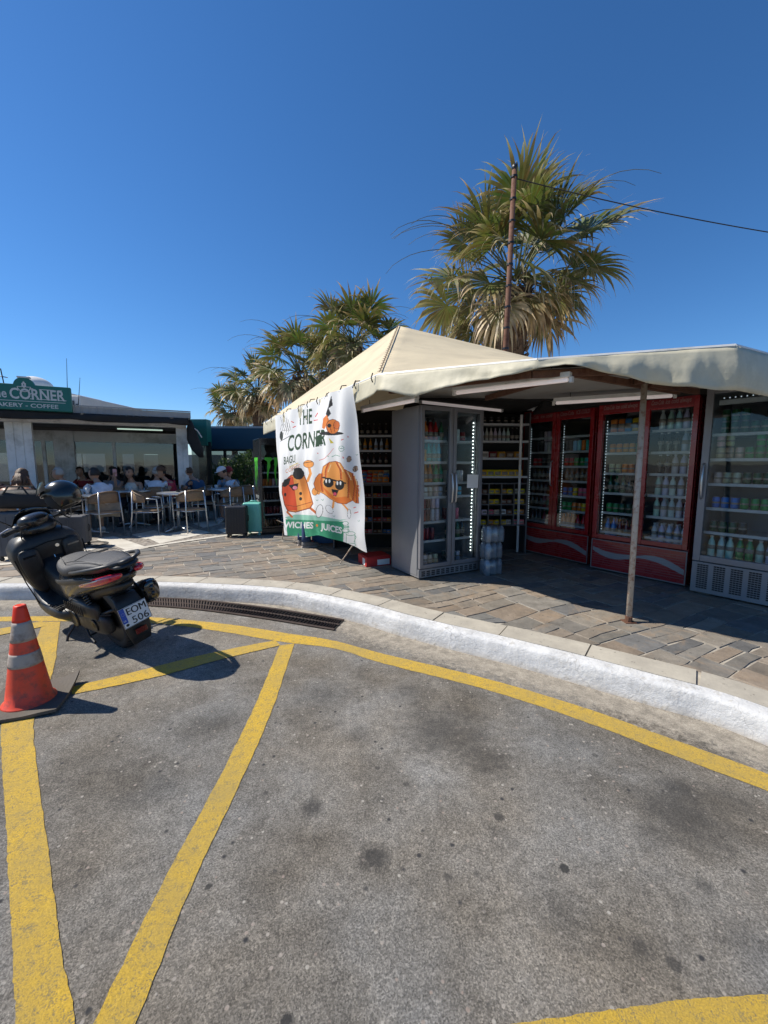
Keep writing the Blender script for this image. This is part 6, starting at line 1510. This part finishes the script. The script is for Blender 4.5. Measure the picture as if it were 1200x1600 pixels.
def shrub(label, c, r_, n_, seed, nm='shrub', grp=None):
    rnd = random.Random(seed); t = thing(nm, label, 'shrub', (c.x, c.y, PV), 0, grp); mb = MB()
    for i in range(n_):
        v = Vector((rnd.gauss(0, 1), rnd.gauss(0, 1), rnd.gauss(0, 1))).normalized(); rr = rnd.uniform(.55, 1.0)*(1+.25*noise.noise(v*2.2+Vector((seed, 0, 0))))
        p = Vector((v.x*r_[0]*rr, v.y*r_[1]*rr, r_[2]*1.05+v.z*r_[2]*rr)); e = Euler((rnd.uniform(0, 6), rnd.uniform(0, 6), rnd.uniform(0, 6))).to_matrix(); s_ = rnd.uniform(.03, .055)
        mb.add([p+e @ Vector(q)*s_ for q in ((-1, 0, 0), (0, -.45, .1), (1, 0, 0), (0, .45, .1))], [(0, 1, 2, 3)])
    mb.build('foliage', M['shrub'], t); mb = MB()
    for i in range(7): mb.tube([(0, 0, 0), (rnd.uniform(-.3, .3)*r_[0], rnd.uniform(-.3, .3)*r_[1], r_[2]), (rnd.uniform(-.8, .8)*r_[0], rnd.uniform(-.8, .8)*r_[1], r_[2]*1.6)], [.03, .02, .006], 6)
    mb.build('stem', M['palm_trunk'], t); return t
c = D(386, 740, 11.6); shrub('bushy green shrub left of the black cooler below the blue fascia', c, (.62, .5, .80), 4200, 3)
c = D(352, 745, 12.3); shrub('darker shrub in the shade left of the bushy green shrub', c, (.5, .4, .70), 1800, 5)
# far white houses
def house(label, X0, X1, Y, zt_, extra, seed):
    t = thing('white_house', label, 'building', (0, 0, 0), 0, None); mb = MB(); mb.bx(X0, X1, Y, Y+5, 0, zt_)
    mb.build('wall', M['plaster'], t, bevel=.05)
    for q in extra:
        if q[0] == 'dome': m_ = MB(); m_.ell((q[1], Y+2, q[2]), (q[3], q[3], q[4]), 24, 14); m_.build('dome', M['plaster'], t, smooth=True)
        else:
            m_ = MB(); m_.bx(q[1], q[2], Y-.05, Y-.02, q[3], q[4]); w_ = m_.build('window', M['cool_in_dark'], t)
            m_ = MB(); m_.bx(q[1]-.06, q[2]+.06, Y-.08, Y-.03, q[3]-.08, q[3]); m_.build('sill', M['plaster'], w_)
    return t
p = lambda x, y, Y=24.: D(x, y, Y)
house('white domed house rising behind the roof sign', p(-60, 600).x, p(66, 600).x, 24, p(20, 604).z, [('dome', p(8, 600).x, p(8, 598).z, 1.0, .75)], 1)
house('small white house right of the roof sign with two dark windows', p(100, 620, 20).x, p(126, 620, 20).x, 20, p(115, 618, 20).z, [('w', p(113, 630, 20).x, p(116.5, 630, 20).x, p(113, 637, 20).z, p(113, 626, 20).z), ('w', p(119, 630, 20).x, p(122, 630, 20).x, p(119, 639, 20).z, p(119, 631, 20).z)], 2)
for i, (px, pyt, pyb, lab) in enumerate([(106, 560, 640, 'taller thin antenna right of the roof sign'), (122, 590, 640, 'shorter thin antenna on the small white house')]):
    b0 = p(px, pyb, 19.5); t0 = p(px-2 if i == 0 else px+3, pyt, 19.5); t = thing('antenna', lab, 'antenna', (b0.x, 19.5, 0)); MB().tube([(0, 0, 0), (0, 0, b0.z), (t0.x-b0.x, 0, t0.z)], [.03, .02, .008], 5).build('rod', M['dark_metal'], t); MB().tube([(-.12, 0, b0.z+.1), (.12, 0, b0.z+.2)], .012, 5).build('arm', M['dark_metal'], t)
t = thing('antenna', 'tiny aerial on the domed house at the left edge', 'antenna', p(5, 590)); MB().tube([(0, 0, -.3), (-.1, 0, .5)], .03, 5).build('rod', M['dark_metal'], t); MB().tube([(-.25, 0, .1), (.25, 0, -.0)], .025, 5).build('arm', M['dark_metal'], t)
# sunlit yard wall seen through the cafe's back windows
o = MB().bx(-16, 3, 24.9, 25.1, 0, 2.0).build('yard_wall', mat('yard_plaster', (.35, .36, .33), .9)); o.location = (0, 0, 0); tag(o, 'pale sunlit yard wall seen through the cafe windows', 'wall')

# ------------------------------------------------------------------ terrace furniture
def make_chair():
    t = thing('terrace_chair', 'x', 'chair')
    sm = MB(); sm.rings([(-.22, 0, .44, .20, .012, 6), (.0, 0, .435, .215, .014, 6), (.22, 0, .44, .20, .012, 6)], 20, axis='X'); sm.build('seat', M['slat'], t, smooth=True)
    # back: curved woven band, x backwards is -x ; chair faces +x
    mb = MB(); vs = []; N = 16
    for i in range(N+1):
        a = R(95+170*i/N); 
        for j in range(4):
            z = .60+.20*(j/3)*(.45+.55*math.sin(math.pi*i/N)); vs.append((.03+.255*math.cos(a)*1.0, .255*math.sin(a), z))
    mb.add(vs, [(i*4+j, i*4+j+1, (i+1)*4+j+1, (i+1)*4+j) for i in range(N) for j in range(3)]); o = mb.build('backrest', M['rattan'], t, smooth=True); sd = o.modifiers.new('t', 'SOLIDIFY'); sd.thickness = .014
    for s in (-1, 1):
        MB().tube([(.20, s*.235, .0), (.215, s*.245, .43), (.20, s*.25, .655), (.10, s*.257, .67), (.03, s*.257, .67)], .0125, 8).build('front_leg', M['alu'], t, smooth=True)
        MB().tube([(-.26, s*.20, 0), (-.215, s*.19, .45), (-.20, s*.17, .80)], .0125, 8).build('rear_leg', M['alu'], t, smooth=True)
    mb = MB(); mb.tube([(.215, -.24, .415), (.215, .24, .415)], .010, 6); mb.tube([(-.215, -.19, .415), (-.215, .19, .415)], .010, 6); mb.tube([(.215, -.24, .415), (-.215, -.19, .415)], .010, 6); mb.tube([(.215, .24, .415), (-.215, .19, .415)], .010, 6); mb.build('seat_frame', M['alu'], t, smooth=True)
    mb = MB(); mb.tube([(.03+.257*math.cos(R(95+170*i/12)), .257*math.sin(R(95+170*i/12)), .61+.20*(.45+.55*math.sin(math.pi*i/12))) for i in range(13)], .011, 6); mb.build('back_rim', M['rattan'], t, smooth=True)
    return t
chair0 = make_chair(); usedc = []
def chair(px, py, deg, label, group='rattan and aluminium terrace chairs'):
    p_ = G(px, py, PV); o = chair0 if not usedc else copy_tree(chair0); usedc.append(1)
    o.location = p_; o.rotation_euler = (0, 0, R(deg)); tag(o, label, 'chair', group); return o
def make_table():
    t = thing('terrace_table', 'x', 'table')
    MB().lathe([(.33, .725), (.345, .732), (.345, .748), (.338, .755)], 36).build('table_top', M['tabletop'], t, smooth=False)
    MB().lathe([(.347, .722), (.350, .73), (.350, .75), (.347, .757)], 36).build('rim', M['alu'], t)
    MB().tube([(0, 0, .05), (0, 0, .722)], .03, 12).build('pedestal', M['alu'], t, smooth=True)
    for i in range(4):
        a = R(45+90*i); MB().tube([(0, 0, .07), (.15*math.cos(a), .15*math.sin(a), .05), (.30*math.cos(a), .30*math.sin(a), .015)], [.026, .022, .015], 8).build('leg', M['alu'], t, smooth=True)
    return t
tab0 = make_table(); usedt = []
def table(px, py, label):
    p_ = G(px, py, PV); o = tab0 if not usedt else copy_tree(tab0); usedt.append(1); o.location = p_; o.rotation_euler = (0, 0, R(20*len(usedt))); tag(o, label, 'table', 'round terrace tables'); return o
table(280, 829, 'round terrace table standing in the sun between the empty rattan chairs')
table(352, 815, 'round terrace table in front of the man in the white cap')
table(210, 822, 'round terrace table in the shade by the woman holding up a phone')
table(140, 836, 'round terrace table in the shade before the man in the white shirt')
table(405, 810, 'round terrace table partly hidden behind the mint suitcase')
chair(233, 833, 20, 'empty rattan chair at the far left of the sunlit table, front legs in the sun')
chair(248, 822, -65, 'empty rattan chair with its back behind the sunlit table, left side')
chair(300, 830, 140, 'empty rattan chair right of the sunlit table with its back to the camera')
chair(318, 815, 205, 'empty rattan chair behind the right side of the sunlit table')
chair(362, 818, 150, 'empty rattan chair right of the sunlit group, above the black suitcase')
chair(385, 812, 110, 'empty rattan chair directly behind the two suitcases')

# ------------------------------------------------------------------ people
def skin_mesh(nodes, edges, name, sub=1):
    """nodes: list of (pos, radius); first is the root"""
    me = bpy.data.meshes.new(name); me.from_pydata([tuple(n[0]) for n in nodes], edges, []); o = bpy.data.objects.new(name, me); COL.objects.link(o)
    sk = o.modifiers.new('skin', 'SKIN'); sk.use_smooth_shade = True; sk.branch_smoothing = .6
    for i, n in enumerate(nodes):
        r_ = n[1]; o.data.skin_vertices[0].data[i].radius = (r_, r_) if not hasattr(r_, '__len__') else r_
    o.data.skin_vertices[0].data[0].use_root = True
    if sub: s_ = o.modifiers.new('sub', 'SUBSURF'); s_.levels = sub
    bpy.context.view_layer.update(); dg = bpy.context.evaluated_depsgraph_get(); m2 = bpy.data.meshes.new_from_object(o.evaluated_get(dg)); bpy.data.objects.remove(o); bpy.data.meshes.remove(me)
    return m2
def head_mb(mb, C_, yaw, pitch, r=.095):
    """skull with jaw, nose, ears, brow; faces +y before yaw"""
    rot = Matrix.Translation(C_) @ Matrix.Rotation(yaw, 4, 'Z') @ Matrix.Rotation(pitch, 4, 'X')
    n, m = 20, 14; vs = []; fs = []
    for i in range(m+1):
        ph = math.pi*i/m
        for k in range(n):
            th = 2*math.pi*k/n; x, y, z = math.sin(ph)*math.cos(th), math.sin(ph)*math.sin(th), math.cos(ph)
            jaw = max(0, -z); X = x*.084*(1-.32*jaw); Y = y*.104*(1-.12*jaw)+.012*jaw*(y > 0); Z = z*.128
            f_ = max(0, y)**3; 
            if abs(x) < .30 and -.35 < z < .15: Y += .018*f_*(1-abs(x)/.3)*(1-(z+.1)*1.2)
            if .02 < z < .22 and .15 < abs(x) < .6: Y -= .010*f_
            if -.62 < z < -.45 and abs(x) < .35: Y += .006*f_
            vs.append(rot @ Vector((X, Y, Z)))
    for i in range(m):
        for k in range(n): fs.append((i*n+k, (i+1)*n+k, (i+1)*n+(k+1) % n, i*n+(k+1) % n))
    mb.add(vs, fs)
    for s in (-1, 1):
        b0 = MB().ell((s*.080, -.005, -.01), (.012, .020, .032), 8, 6); mb.add([rot @ v for v in b0.v], b0.f)
    return rot
def arm_nodes(nodes, edges, chest, sh, el, wr, hd, side, curl=.6):
    def A(p, r, par): nodes.append((Vector(p), r)); edges.append((par, len(nodes)-1)); return len(nodes)-1
    sh, el, wr = Vector(sh), Vector(el), Vector(wr); hd = Vector(hd).normalized()
    i = A(sh, .054, chest); i = A(sh.lerp(el, .5), .046, i); i = A(el, .040, i); i = A(el.lerp(wr, .45), .037, i); i = A(wr, .024, i)
    pal = wr+hd*.055; ip = A(pal, (.036, .020), i); up = Vector((0, 0, 1)); sd_ = hd.cross(up); sd_ = sd_.normalized() if sd_.length > .1 else Vector((1, 0, 0))
    nr = sd_.cross(hd).normalized()
    for f_, (o_, L) in enumerate(((-.027, .062), (-.009, .074), (.009, .070), (.027, .054))):
        k0 = A(pal+sd_*o_+hd*.030, .0095, ip); k1 = A(pal+sd_*o_*1.1+hd*(.030+L*.5)-nr*L*.12*curl, .0088, k0); A(pal+sd_*o_*1.12+hd*(.030+L*.85)-nr*L*.5*curl, .0075, k1)
    k0 = A(wr+hd*.03+sd_*(-.034*side), .011, ip); A(wr+hd*.062+sd_*(-.052*side)-nr*.012, .0088, k0)
SHIRT = {}
def cloth(nm, col, bump=.3): 
    if nm not in SHIRT: SHIRT[nm] = mat('cloth_'+nm, col, .85, var=.25, vs=9, bump=bump, bs=22)
    return SHIRT[nm]
HAIRM = {'dark': mat('dark_hair', (.018, .012, .009), .6, bump=.8, bs=60), 'brown': mat('brown_hair', (.09, .045, .022), .6, bump=.8, bs=60), 'grey': mat('grey_hair', (.38, .36, .33), .7, bump=.8, bs=60)}
def person(label, px, py, deg, shirt, pants, hair='dark', long=False, cap=None, pose='table', lean=.08, yaw=0, pitch=0, sc=1.0, shorts=False, skin='skin', tank=False, grp=None, props=()):
    p_ = G(px, py, PV); t = thing('person', label, 'person', (p_.x, p_.y, PV), R(deg)); t.scale = (sc*.92, sc*.92, sc*.92)
    ln = Vector((0, lean, 0)); pel = Vector((0, 0, .53)); N_ = [(pel, .145)]; E_ = []
    def A(p, r, par): N_.append((Vector(p), r)); E_.append((par, len(N_)-1)); return len(N_)-1
    s1 = A(pel+ln*.6+Vector((0, 0, .20)), .125, 0); s2 = A(pel+ln*1.6+Vector((0, 0, .38)), .135, s1); s3 = A(pel+ln*2.2+Vector((0, 0, .49)), .085, s2); nk = A(pel+ln*2.6+Vector((0, .01, .55)), .054, s3); nk2 = A(pel+ln*3.0+Vector((0, .025, .59)), .056, nk)
    ch = N_[s2][0]+Vector((0, 0, .06)); hc = N_[nk2][0]+Vector((0, .02, .085))
    shL, shR = ch+Vector((-.19, 0, .0)), ch+Vector((.19, 0, .0))
    poses = {
     'table': ((-.26, .18, -.22), (-.12, .42, -.19), (.6, .8, 0), (.26, .18, -.22), (.12, .42, -.19), (-.6, .8, 0)),
     'phone': ((-.25, .14, -.24), (-.10, .34, -.20), (.5, .8, 0), (.26, .20, -.16), (.20, .34, .12), (-.1, .2, 1)),
     'chin': ((-.26, .16, -.24), (-.10, .36, -.22), (.5, .8, 0), (.20, .26, -.20), (.08, .20, .06), (-.2, -.1, 1)),
     'lap': ((-.25, .06, -.26), (-.14, .26, -.36), (.3, .9, -.2), (.25, .06, -.26), (.14, .26, -.36), (-.3, .9, -.2)),
     'head': ((-.24, .24, -.16), (-.10, .22, .12), (.2, -.1, 1), (.24, .24, -.16), (.12, .24, .10), (-.2, -.1, 1))}[pose]
    for s, sh, o3 in ((1, shL, poses[:3]), (-1, shR, poses[3:])): arm_nodes(N_, E_, s2, sh, ch+Vector(o3[0]), ch+Vector(o3[1]), o3[2], s)
    legs = []
    for s in (-1, 1):
        hp = A((s*.09, .03, .52), .088, 0); th = A((s*.11, .25, .53), .074, hp); kn = A((s*.12, .45, .50), .056, th); cf = A((s*.12, .45, .32), .052, kn); ank = A((s*.12, .43, .09), .033, cf); to = A((s*.13, .54, .045), (.035, .026), ank); legs.append((hp, th, kn, cf, ank))
    me = skin_mesh(N_, E_, 'body'); me.materials.append(M[skin])
    mb = MB(); rot = head_mb(mb, hc, yaw, pitch); bm = bmesh.new(); bm.from_mesh(me); base = [bm.verts.new(v) for v in mb.v]
    for f_ in mb.f:
        try: fc = bm.faces.new([base[i] for i in f_]); fc.smooth = True
        except ValueError: pass
    bm.to_mesh(me); bm.free(); bo_ = bpy.data.objects.new('body', me); COL.objects.link(bo_); bo_.parent = t
    def part(ids, name, m, k_, ends=1.0):
        idx = {i: n for n, i in enumerate(ids)}; nn_ = []
        for i in ids:
            r_ = N_[i][1]; r_ = tuple(x*k_+.006 for x in r_) if hasattr(r_, '__len__') else r_*k_+.006; nn_.append((N_[i][0], r_))
        ee = [(idx[a], idx[b]) for a, b in E_ if a in idx and b in idx]; m2 = skin_mesh(nn_, ee, name); m2.materials.append(m); o = bpy.data.objects.new(name, m2); COL.objects.link(o); o.parent = t; return o
    aL = s3+3; 
    armL = [a for a in range(len(N_)) if (N_[a][0]-shL).length < .002 or (N_[a][0]-shL.lerp(ch+Vector(poses[0]), .5)).length < .002]
    armR = [a for a in range(len(N_)) if (N_[a][0]-shR).length < .002 or (N_[a][0]-shR.lerp(ch+Vector(poses[3]), .5)).length < .002]
    part([0, s1, s2, s3]+([] if tank else armL+armR), 'shirt', cloth(*shirt), 1.32)
    ids = [0]
    for L_ in legs: ids += list(L_[:3]) if shorts else list(L_)
    part(ids, 'shorts' if shorts else 'trousers', cloth(*pants), 1.2)
    for s in (-1, 1):
        m_ = MB(); m_.rings([(.35, s*.12, .045, .025, .035, 2.5), (.40, s*.12, .055, .040, .05, 2.5), (.50, s*.125, .042, .045, .038, 3), (.58, s*.13, .032, .040, .026, 3), (.61, s*.13, .028, .02, .015, 2.5)], 14, axis='Y'); 
        vs = [Vector((v.x, v.y, v.z)) for v in m_.v]
        q = MB(); q.add([(v.x, v.y, v.z) for v in m_.v], m_.f); q.build('shoe', M['sign_white'] if shorts else M['foam'], t, smooth=True)
    # hair and eyes
    m_ = MB(); bm = bmesh.new(); bmesh.ops.create_uvsphere(bm, u_segments=20, v_segments=14, radius=1); dl = [v for v in bm.verts if (v.co.y > .25 and v.co.z < .42+.1*v.co.x**2) or v.co.z < (-.35 if not long else -.6)]
    bmesh.ops.delete(bm, geom=dl, context='VERTS')
    for v in bm.verts:
        w = 1+.12*noise.noise(v.co*4+Vector((px, 0, 0))); v.co = rot @ Vector((v.co.x*.095*w, v.co.y*.117*w-.006, v.co.z*.137*w+.006))
    m2 = bpy.data.meshes.new('hair'); bm.to_mesh(m2); bm.free(); m2.materials.append(HAIRM[hair]); m2.polygons.foreach_set('use_smooth', [True]*len(m2.polygons)); o = bpy.data.objects.new('hair', m2); COL.objects.link(o); o.parent = t; sd_ = o.modifiers.new('t', 'SOLIDIFY'); sd_.thickness = .012
    if long:
        m_ = MB(); rr = random.Random(px)
        for i in range(60):
            a = R(150+240*i/59)+math.pi/2; b_ = Vector((math.cos(a)*.085, math.sin(a)*.10, .02)); 
            if b_.y > .05: continue
            pts = [rot @ b_, rot @ (b_*1.12+Vector((0, -.01, -.10))), rot @ (b_*1.25+Vector((rr.uniform(-.03, .03), -.02, -.20))), rot @ (b_*1.1+Vector((rr.uniform(-.05, .05), -.02, -.30)))]
            m_.tube(pts, [.014, .016, .012, .003], 5)
        m_.build('long_hair', HAIRM[hair], o, smooth=True)
    m_ = MB()
    for s in (-1, 1): m_.ell(rot @ Vector((s*.031, .0965, .012)), (.013, .008, .008), 8, 6); m_.tube([rot @ Vector((s*.015, .104, .032)), rot @ Vector((s*.032, .102, .036)), rot @ Vector((s*.050, .090, .030))], .0045, 5)
    m_.tube([rot @ Vector((-.024, .098, -.064)), rot @ Vector((0, .107, -.062)), rot @ Vector((.024, .098, -.064))], .005, 5); m_.build('eyes_and_mouth', HAIRM['dark'], t, smooth=True)
    if cap:
        m_ = MB(); vs = []
        for v in MB().ell((0, 0, 0), (.102, .122, .12), 20, 10).v:
            vs.append(rot @ Vector((v.x, v.y-.004, max(v.z, 0)*.95+.048)))
        m_.add(vs, MB().ell((0, 0, 0), (1, 1, 1), 20, 10).f)
        br = [(.0, .0)]; pr_ = [rot @ Vector((.085*math.cos(a), .08+.085*math.sin(a), .052+.01*math.sin(a))) for a in np.linspace(0, math.pi, 9)] if cap[1] == 'peak' else [rot @ Vector((.15*math.cos(a), .16*math.sin(a), .052)) for a in np.linspace(0, 2*math.pi, 22)[:-1]]
        n_ = len(pr_); m_.add(pr_+[q+Vector((0, 0, .007)) for q in pr_], [tuple(range(n_)), tuple(reversed(range(n_, 2*n_)))]+[(i, (i+1) % n_, n_+(i+1) % n_, n_+i) for i in range(n_)])
        m_.build('cap' if cap[1] == 'peak' else 'hat', cap[0], t, smooth=False)
    return t, t.matrix_basis, ch, poses
W_ = ('white', (.66, .67, .72)); pers = 'cafe guests'
person('man in a white T-shirt and beige shorts sitting sideways at the shaded table', 168, 834, 60, W_, ('beige', (.42, .36, .28)), 'dark', pose='table', yaw=R(20), shorts=True, lean=.10)
person('woman in a grey top resting her chin on her hand behind the man in white', 186, 818, 40, ('grey', (.22, .22, .24)), ('navy', (.02, .03, .06)), 'dark', long=True, pose='chin', yaw=R(30))
t_, mb_, ch_, po_ = person('woman in a cream sleeveless top holding up a pink phone', 212, 818, 190, ('cream', (.60, .56, .48)), ('navy', (.02, .03, .06)), 'dark', long=True, pose='phone', tank=True, lean=.04)
ph_ = thing('phone', 'pink phone held up by the woman in the cream top', 'phone', t_.matrix_basis @ (ch_+Vector((.19, .36, .25))), R(190))
MB().box((0, 0, 0), (.075, .009, .15)).build('phone_body', mat('pink_case', (.62, .30, .28), .4), ph_, bevel=.004); MB().box((.018, -.006, .048), (.026, .003, .03)).build('lens_block', M['black_gloss'], ph_)
person('grey haired person in a white shirt, seated with back turned', 247, 818, 15, W_, ('navy', (.02, .03, .06)), 'grey', pose='table', yaw=R(-10), lean=.05)
person('man in a pink shirt and a brown hat beside the corner pillar', 273, 814, 150, ('pink', (.50, .05, .10)), ('navy', (.02, .03, .06)), 'dark', cap=(mat('brown_hat', (.12, .06, .035), .9), 'brim'), pose='table')
person('person in white seated right of the corner pillar', 304, 809, 160, W_, ('navy', (.02, .03, .06)), 'dark', pose='table', lean=.06)
person('man in a blue shirt right of the corner pillar, seen from the side', 319, 812, 75, ('blue', (.03, .08, .16)), ('navy', (.02, .03, .06)), 'brown', pose='table', lean=.12, yaw=R(15))
person('person in a pale blue shirt and red cap left of the white cap', 357, 809, 210, ('pale blue', (.18, .26, .36)), ('navy', (.02, .03, .06)), 'dark', cap=(mat('red_cap', (.25, .015, .02), .8), 'peak'), pose='table', yaw=R(-20), lean=.10, pitch=R(-20))
person('man in a white T-shirt and white cap looking down at his table', 377, 812, 120, W_, ('beige', (.42, .36, .28)), 'dark', cap=(mat('white_cap', (.72, .72, .74), .8), 'peak'), pose='table', shorts=True, lean=.12, pitch=R(-25))
person('woman in a tan tank top bent over with hands in her hair', 22, 858, 20, ('tan', (.36, .26, .19)), ('black', (.02, .02, .02)), 'brown', long=True, pose='head', tank=True, shorts=True, lean=.16, pitch=R(-30), skin='skin_tan')
person('person with light hair seated behind the bent over woman', 10, 836, 200, ('dark red', (.10, .02, .02)), ('black', (.02, .02, .02)), 'brown', pose='table', pitch=R(-20))
person('grey haired person in the shade seen just right of the helmet', 122, 828, 100, ('khaki', (.16, .14, .10)), ('black', (.02, .02, .02)), 'grey', pose='table')
person('person in a red shirt sitting deep inside the shaded terrace', 142, 805, 180, ('deep red', (.22, .015, .02)), ('black', (.02, .02, .02)), 'dark', pose='table')
person('person in a black shirt sitting deep in the terrace, behind the woman with the phone', 196, 803, 160, ('black', (.02, .02, .02)), ('black', (.02, .02, .02)), 'dark', pose='chin')
chair(166, 836, 150, 'rattan chair under the man in the white T-shirt', 'occupied terrace chairs'); chair(184, 820, 130, 'rattan chair under the woman resting her chin', 'occupied terrace chairs')
chair(212, 818, 280, 'rattan chair under the woman with the phone', 'occupied terrace chairs'); chair(247, 818, 105, 'rattan chair under the grey haired person in white', 'occupied terrace chairs')
chair(273, 814, 240, 'rattan chair under the man in the pink shirt', 'occupied terrace chairs'); chair(319, 812, 165, 'rattan chair under the man in the blue shirt', 'occupied terrace chairs')
chair(377, 812, 210, 'rattan chair under the man in the white cap', 'occupied terrace chairs'); chair(357, 809, 300, 'rattan chair under the person in the red cap', 'occupied terrace chairs')
chair(22, 858, 110, 'rattan chair under the bent over woman at the left edge', 'occupied terrace chairs'); chair(304, 809, 250, 'rattan chair under the person in white right of the pillar', 'occupied terrace chairs')
chair(122, 828, 190, 'rattan chair under the grey haired person beside the helmet', 'occupied terrace chairs'); chair(142, 805, 270, 'rattan chair under the person in the red shirt', 'occupied terrace chairs'); chair(196, 803, 250, 'rattan chair under the person in black', 'occupied terrace chairs'); chair(10, 836, 290, 'rattan chair under the person with light hair', 'occupied terrace chairs')
# the person standing behind the banner: only jeans and trainers show below the hem
sp = G(478, 864, PV); t = thing('person', 'person in jeans and grey trainers standing behind the banner, only lower legs showing', 'person', (sp.x-.10, sp.y+.50, PV), R(-60))
N_ = [(Vector((0, 0, .95)), .15)]; E_ = []
def A(p, r, par): N_.append((Vector(p), r)); E_.append((par, len(N_)-1)); return len(N_)-1
a1 = A((0, 0, 1.15), .13, 0); a2 = A((0, .01, 1.35), .14, a1); a3 = A((0, .01, 1.47), .07, a2); a4 = A((0, .03, 1.56), .05, a3)
arm_nodes(N_, E_, a2, (-.19, 0, 1.40), (-.22, .06, 1.14), (-.10, .22, 1.10), (.6, .8, 0), 1); arm_nodes(N_, E_, a2, (.19, 0, 1.40), (.22, .06, 1.14), (.10, .22, 1.10), (-.6, .8, 0), -1)
lg = []
for s in (-1, 1):
    h_ = A((s*.09, 0, .88), .09, 0); k_ = A((s*.095, .02, .50), .062, h_); c_ = A((s*.10, -.01, .32), .055, k_); n_ = A((s*.10, -.02, .09), .036, c_); A((s*.11, .09, .045), (.036, .026), n_); lg += [h_, k_, c_, n_]
me = skin_mesh(N_, E_, 'body'); me.materials.append(M['skin']); mb = MB(); rot = head_mb(mb, Vector((0, .05, 1.645)), 0, R(-15)); bm = bmesh.new(); bm.from_mesh(me); base = [bm.verts.new(v) for v in mb.v]
for f_ in mb.f:
    try: bm.faces.new([base[i] for i in f_]).smooth = True
    except ValueError: pass
bm.to_mesh(me); bm.free(); o = bpy.data.objects.new('body', me); COL.objects.link(o); o.parent = t
def sub_(ids, nm, m, k_):
    idx = {i: n for n, i in enumerate(ids)}; m2 = skin_mesh([(N_[i][0], (N_[i][1] if not hasattr(N_[i][1], '__len__') else N_[i][1][0])*k_+.012) for i in ids], [(idx[a], idx[b]) for a, b in E_ if a in idx and b in idx], nm); m2.materials.append(m); o = bpy.data.objects.new(nm, m2); COL.objects.link(o); o.parent = t
m_ = MB(); m_.ell((0, 0, .93), (.17, .125, .14), 20, 12)
for s in (-1, 1): m_.rings([(.10, s*.10, -.02, .066, .075, 2.2), (.16, s*.10, -.02, .062, .072, 2.2), (.32, s*.10, -.01, .070, .078, 2.2), (.50, s*.095, .02, .078, .082, 2.2), (.72, s*.092, .01, .098, .10, 2.2), (.92, s*.085, 0, .095, .115, 2.2)], 18, axis='Z')
m_.build('jeans', cloth('denim', (.02, .05, .13)), t, smooth=True); sub_([0, a1, a2, a3], 'shirt', cloth('charcoal', (.05, .05, .055)), 1.1)
m_ = MB(); m_.ell(rot @ Vector((0, -.01, .03)), (.088, .108, .11), 16, 10); m_.build('hair', HAIRM['dark'], t, smooth=True)
for s in (-1, 1):
    m_ = MB(); m_.rings([(-.09, s*.10, .05, .025, .04, 2.5), (-.05, s*.10, .062, .045, .058, 2.5), (.06, s*.105, .05, .05, .045, 3), (.15, s*.11, .04, .046, .032, 3), (.19, s*.11, .032, .025, .02, 2.5)], 16, axis='Y'); sh_ = m_.build('shoe', mat('grey_trainer', (.16, .15, .14), .7, bump=.4, bs=60), t, smooth=True)
    m_ = MB(); m_.rings([(-.10, s*.10, .013, .03, .012, 4), (.0, s*.10, .013, .052, .013, 4), (.12, s*.108, .013, .052, .013, 4), (.20, s*.11, .016, .02, .012, 4)], 14, axis='Y'); m_.build('sole', mat('pale_sole', (.35, .30, .27), .8), sh_); m_ = MB(); m_.box((s*.10, .05, .098), (.05, .09, .012), (R(-20), 0, 0)); m_.build('red_tongue', mat('red_trim', (.5, .03, .03), .7), sh_)

# small things on the terrace tables
def on_table(px, py, dx, dy, build, nm, label, cat):
    c = G(px, py, PV); o = build(MB()).build(nm, M['sign_white'], None, smooth=True); o.location = (c.x+dx, c.y+dy, PV+.757); tag(o, label, cat)
cup = lambda m: m.lathe([(.025, 0), (.028, .004), (.036, .075), (.038, .085), (.033, .085), (.026, .01)], 16)
glass_ = lambda m: m.lathe([(.028, 0), (.032, .12), (.030, .12), (.026, .006)], 14)
on_table(352, 815, -.12, -.1, cup, 'coffee_cup', 'white takeaway cup on the table of the man in the white cap', 'cup')
on_table(352, 815, .14, .05, glass_, 'drinking_glass', 'pale glass on the table of the man in the white cap', 'glass')
on_table(210, 822, .05, -.12, cup, 'coffee_cup', 'white cup on the table by the woman with the phone', 'cup')
on_table(140, 836, .10, -.1, glass_, 'drinking_glass', 'pale glass on the table of the man in the white shirt', 'glass')
on_table(140, 836, -.10, .05, cup, 'coffee_cup', 'white cup on the table of the man in the white shirt', 'cup')
c = G(280, 829, PV); ash = thing('ashtray', 'small dark ashtray on the empty sunlit table', 'ashtray', (c.x, c.y+.05, PV+.757)); MB().lathe([(.04, 0), (.05, .025), (.044, .025), (.036, .008)], 18).build('bowl', M['dark_metal'], ash, smooth=True)
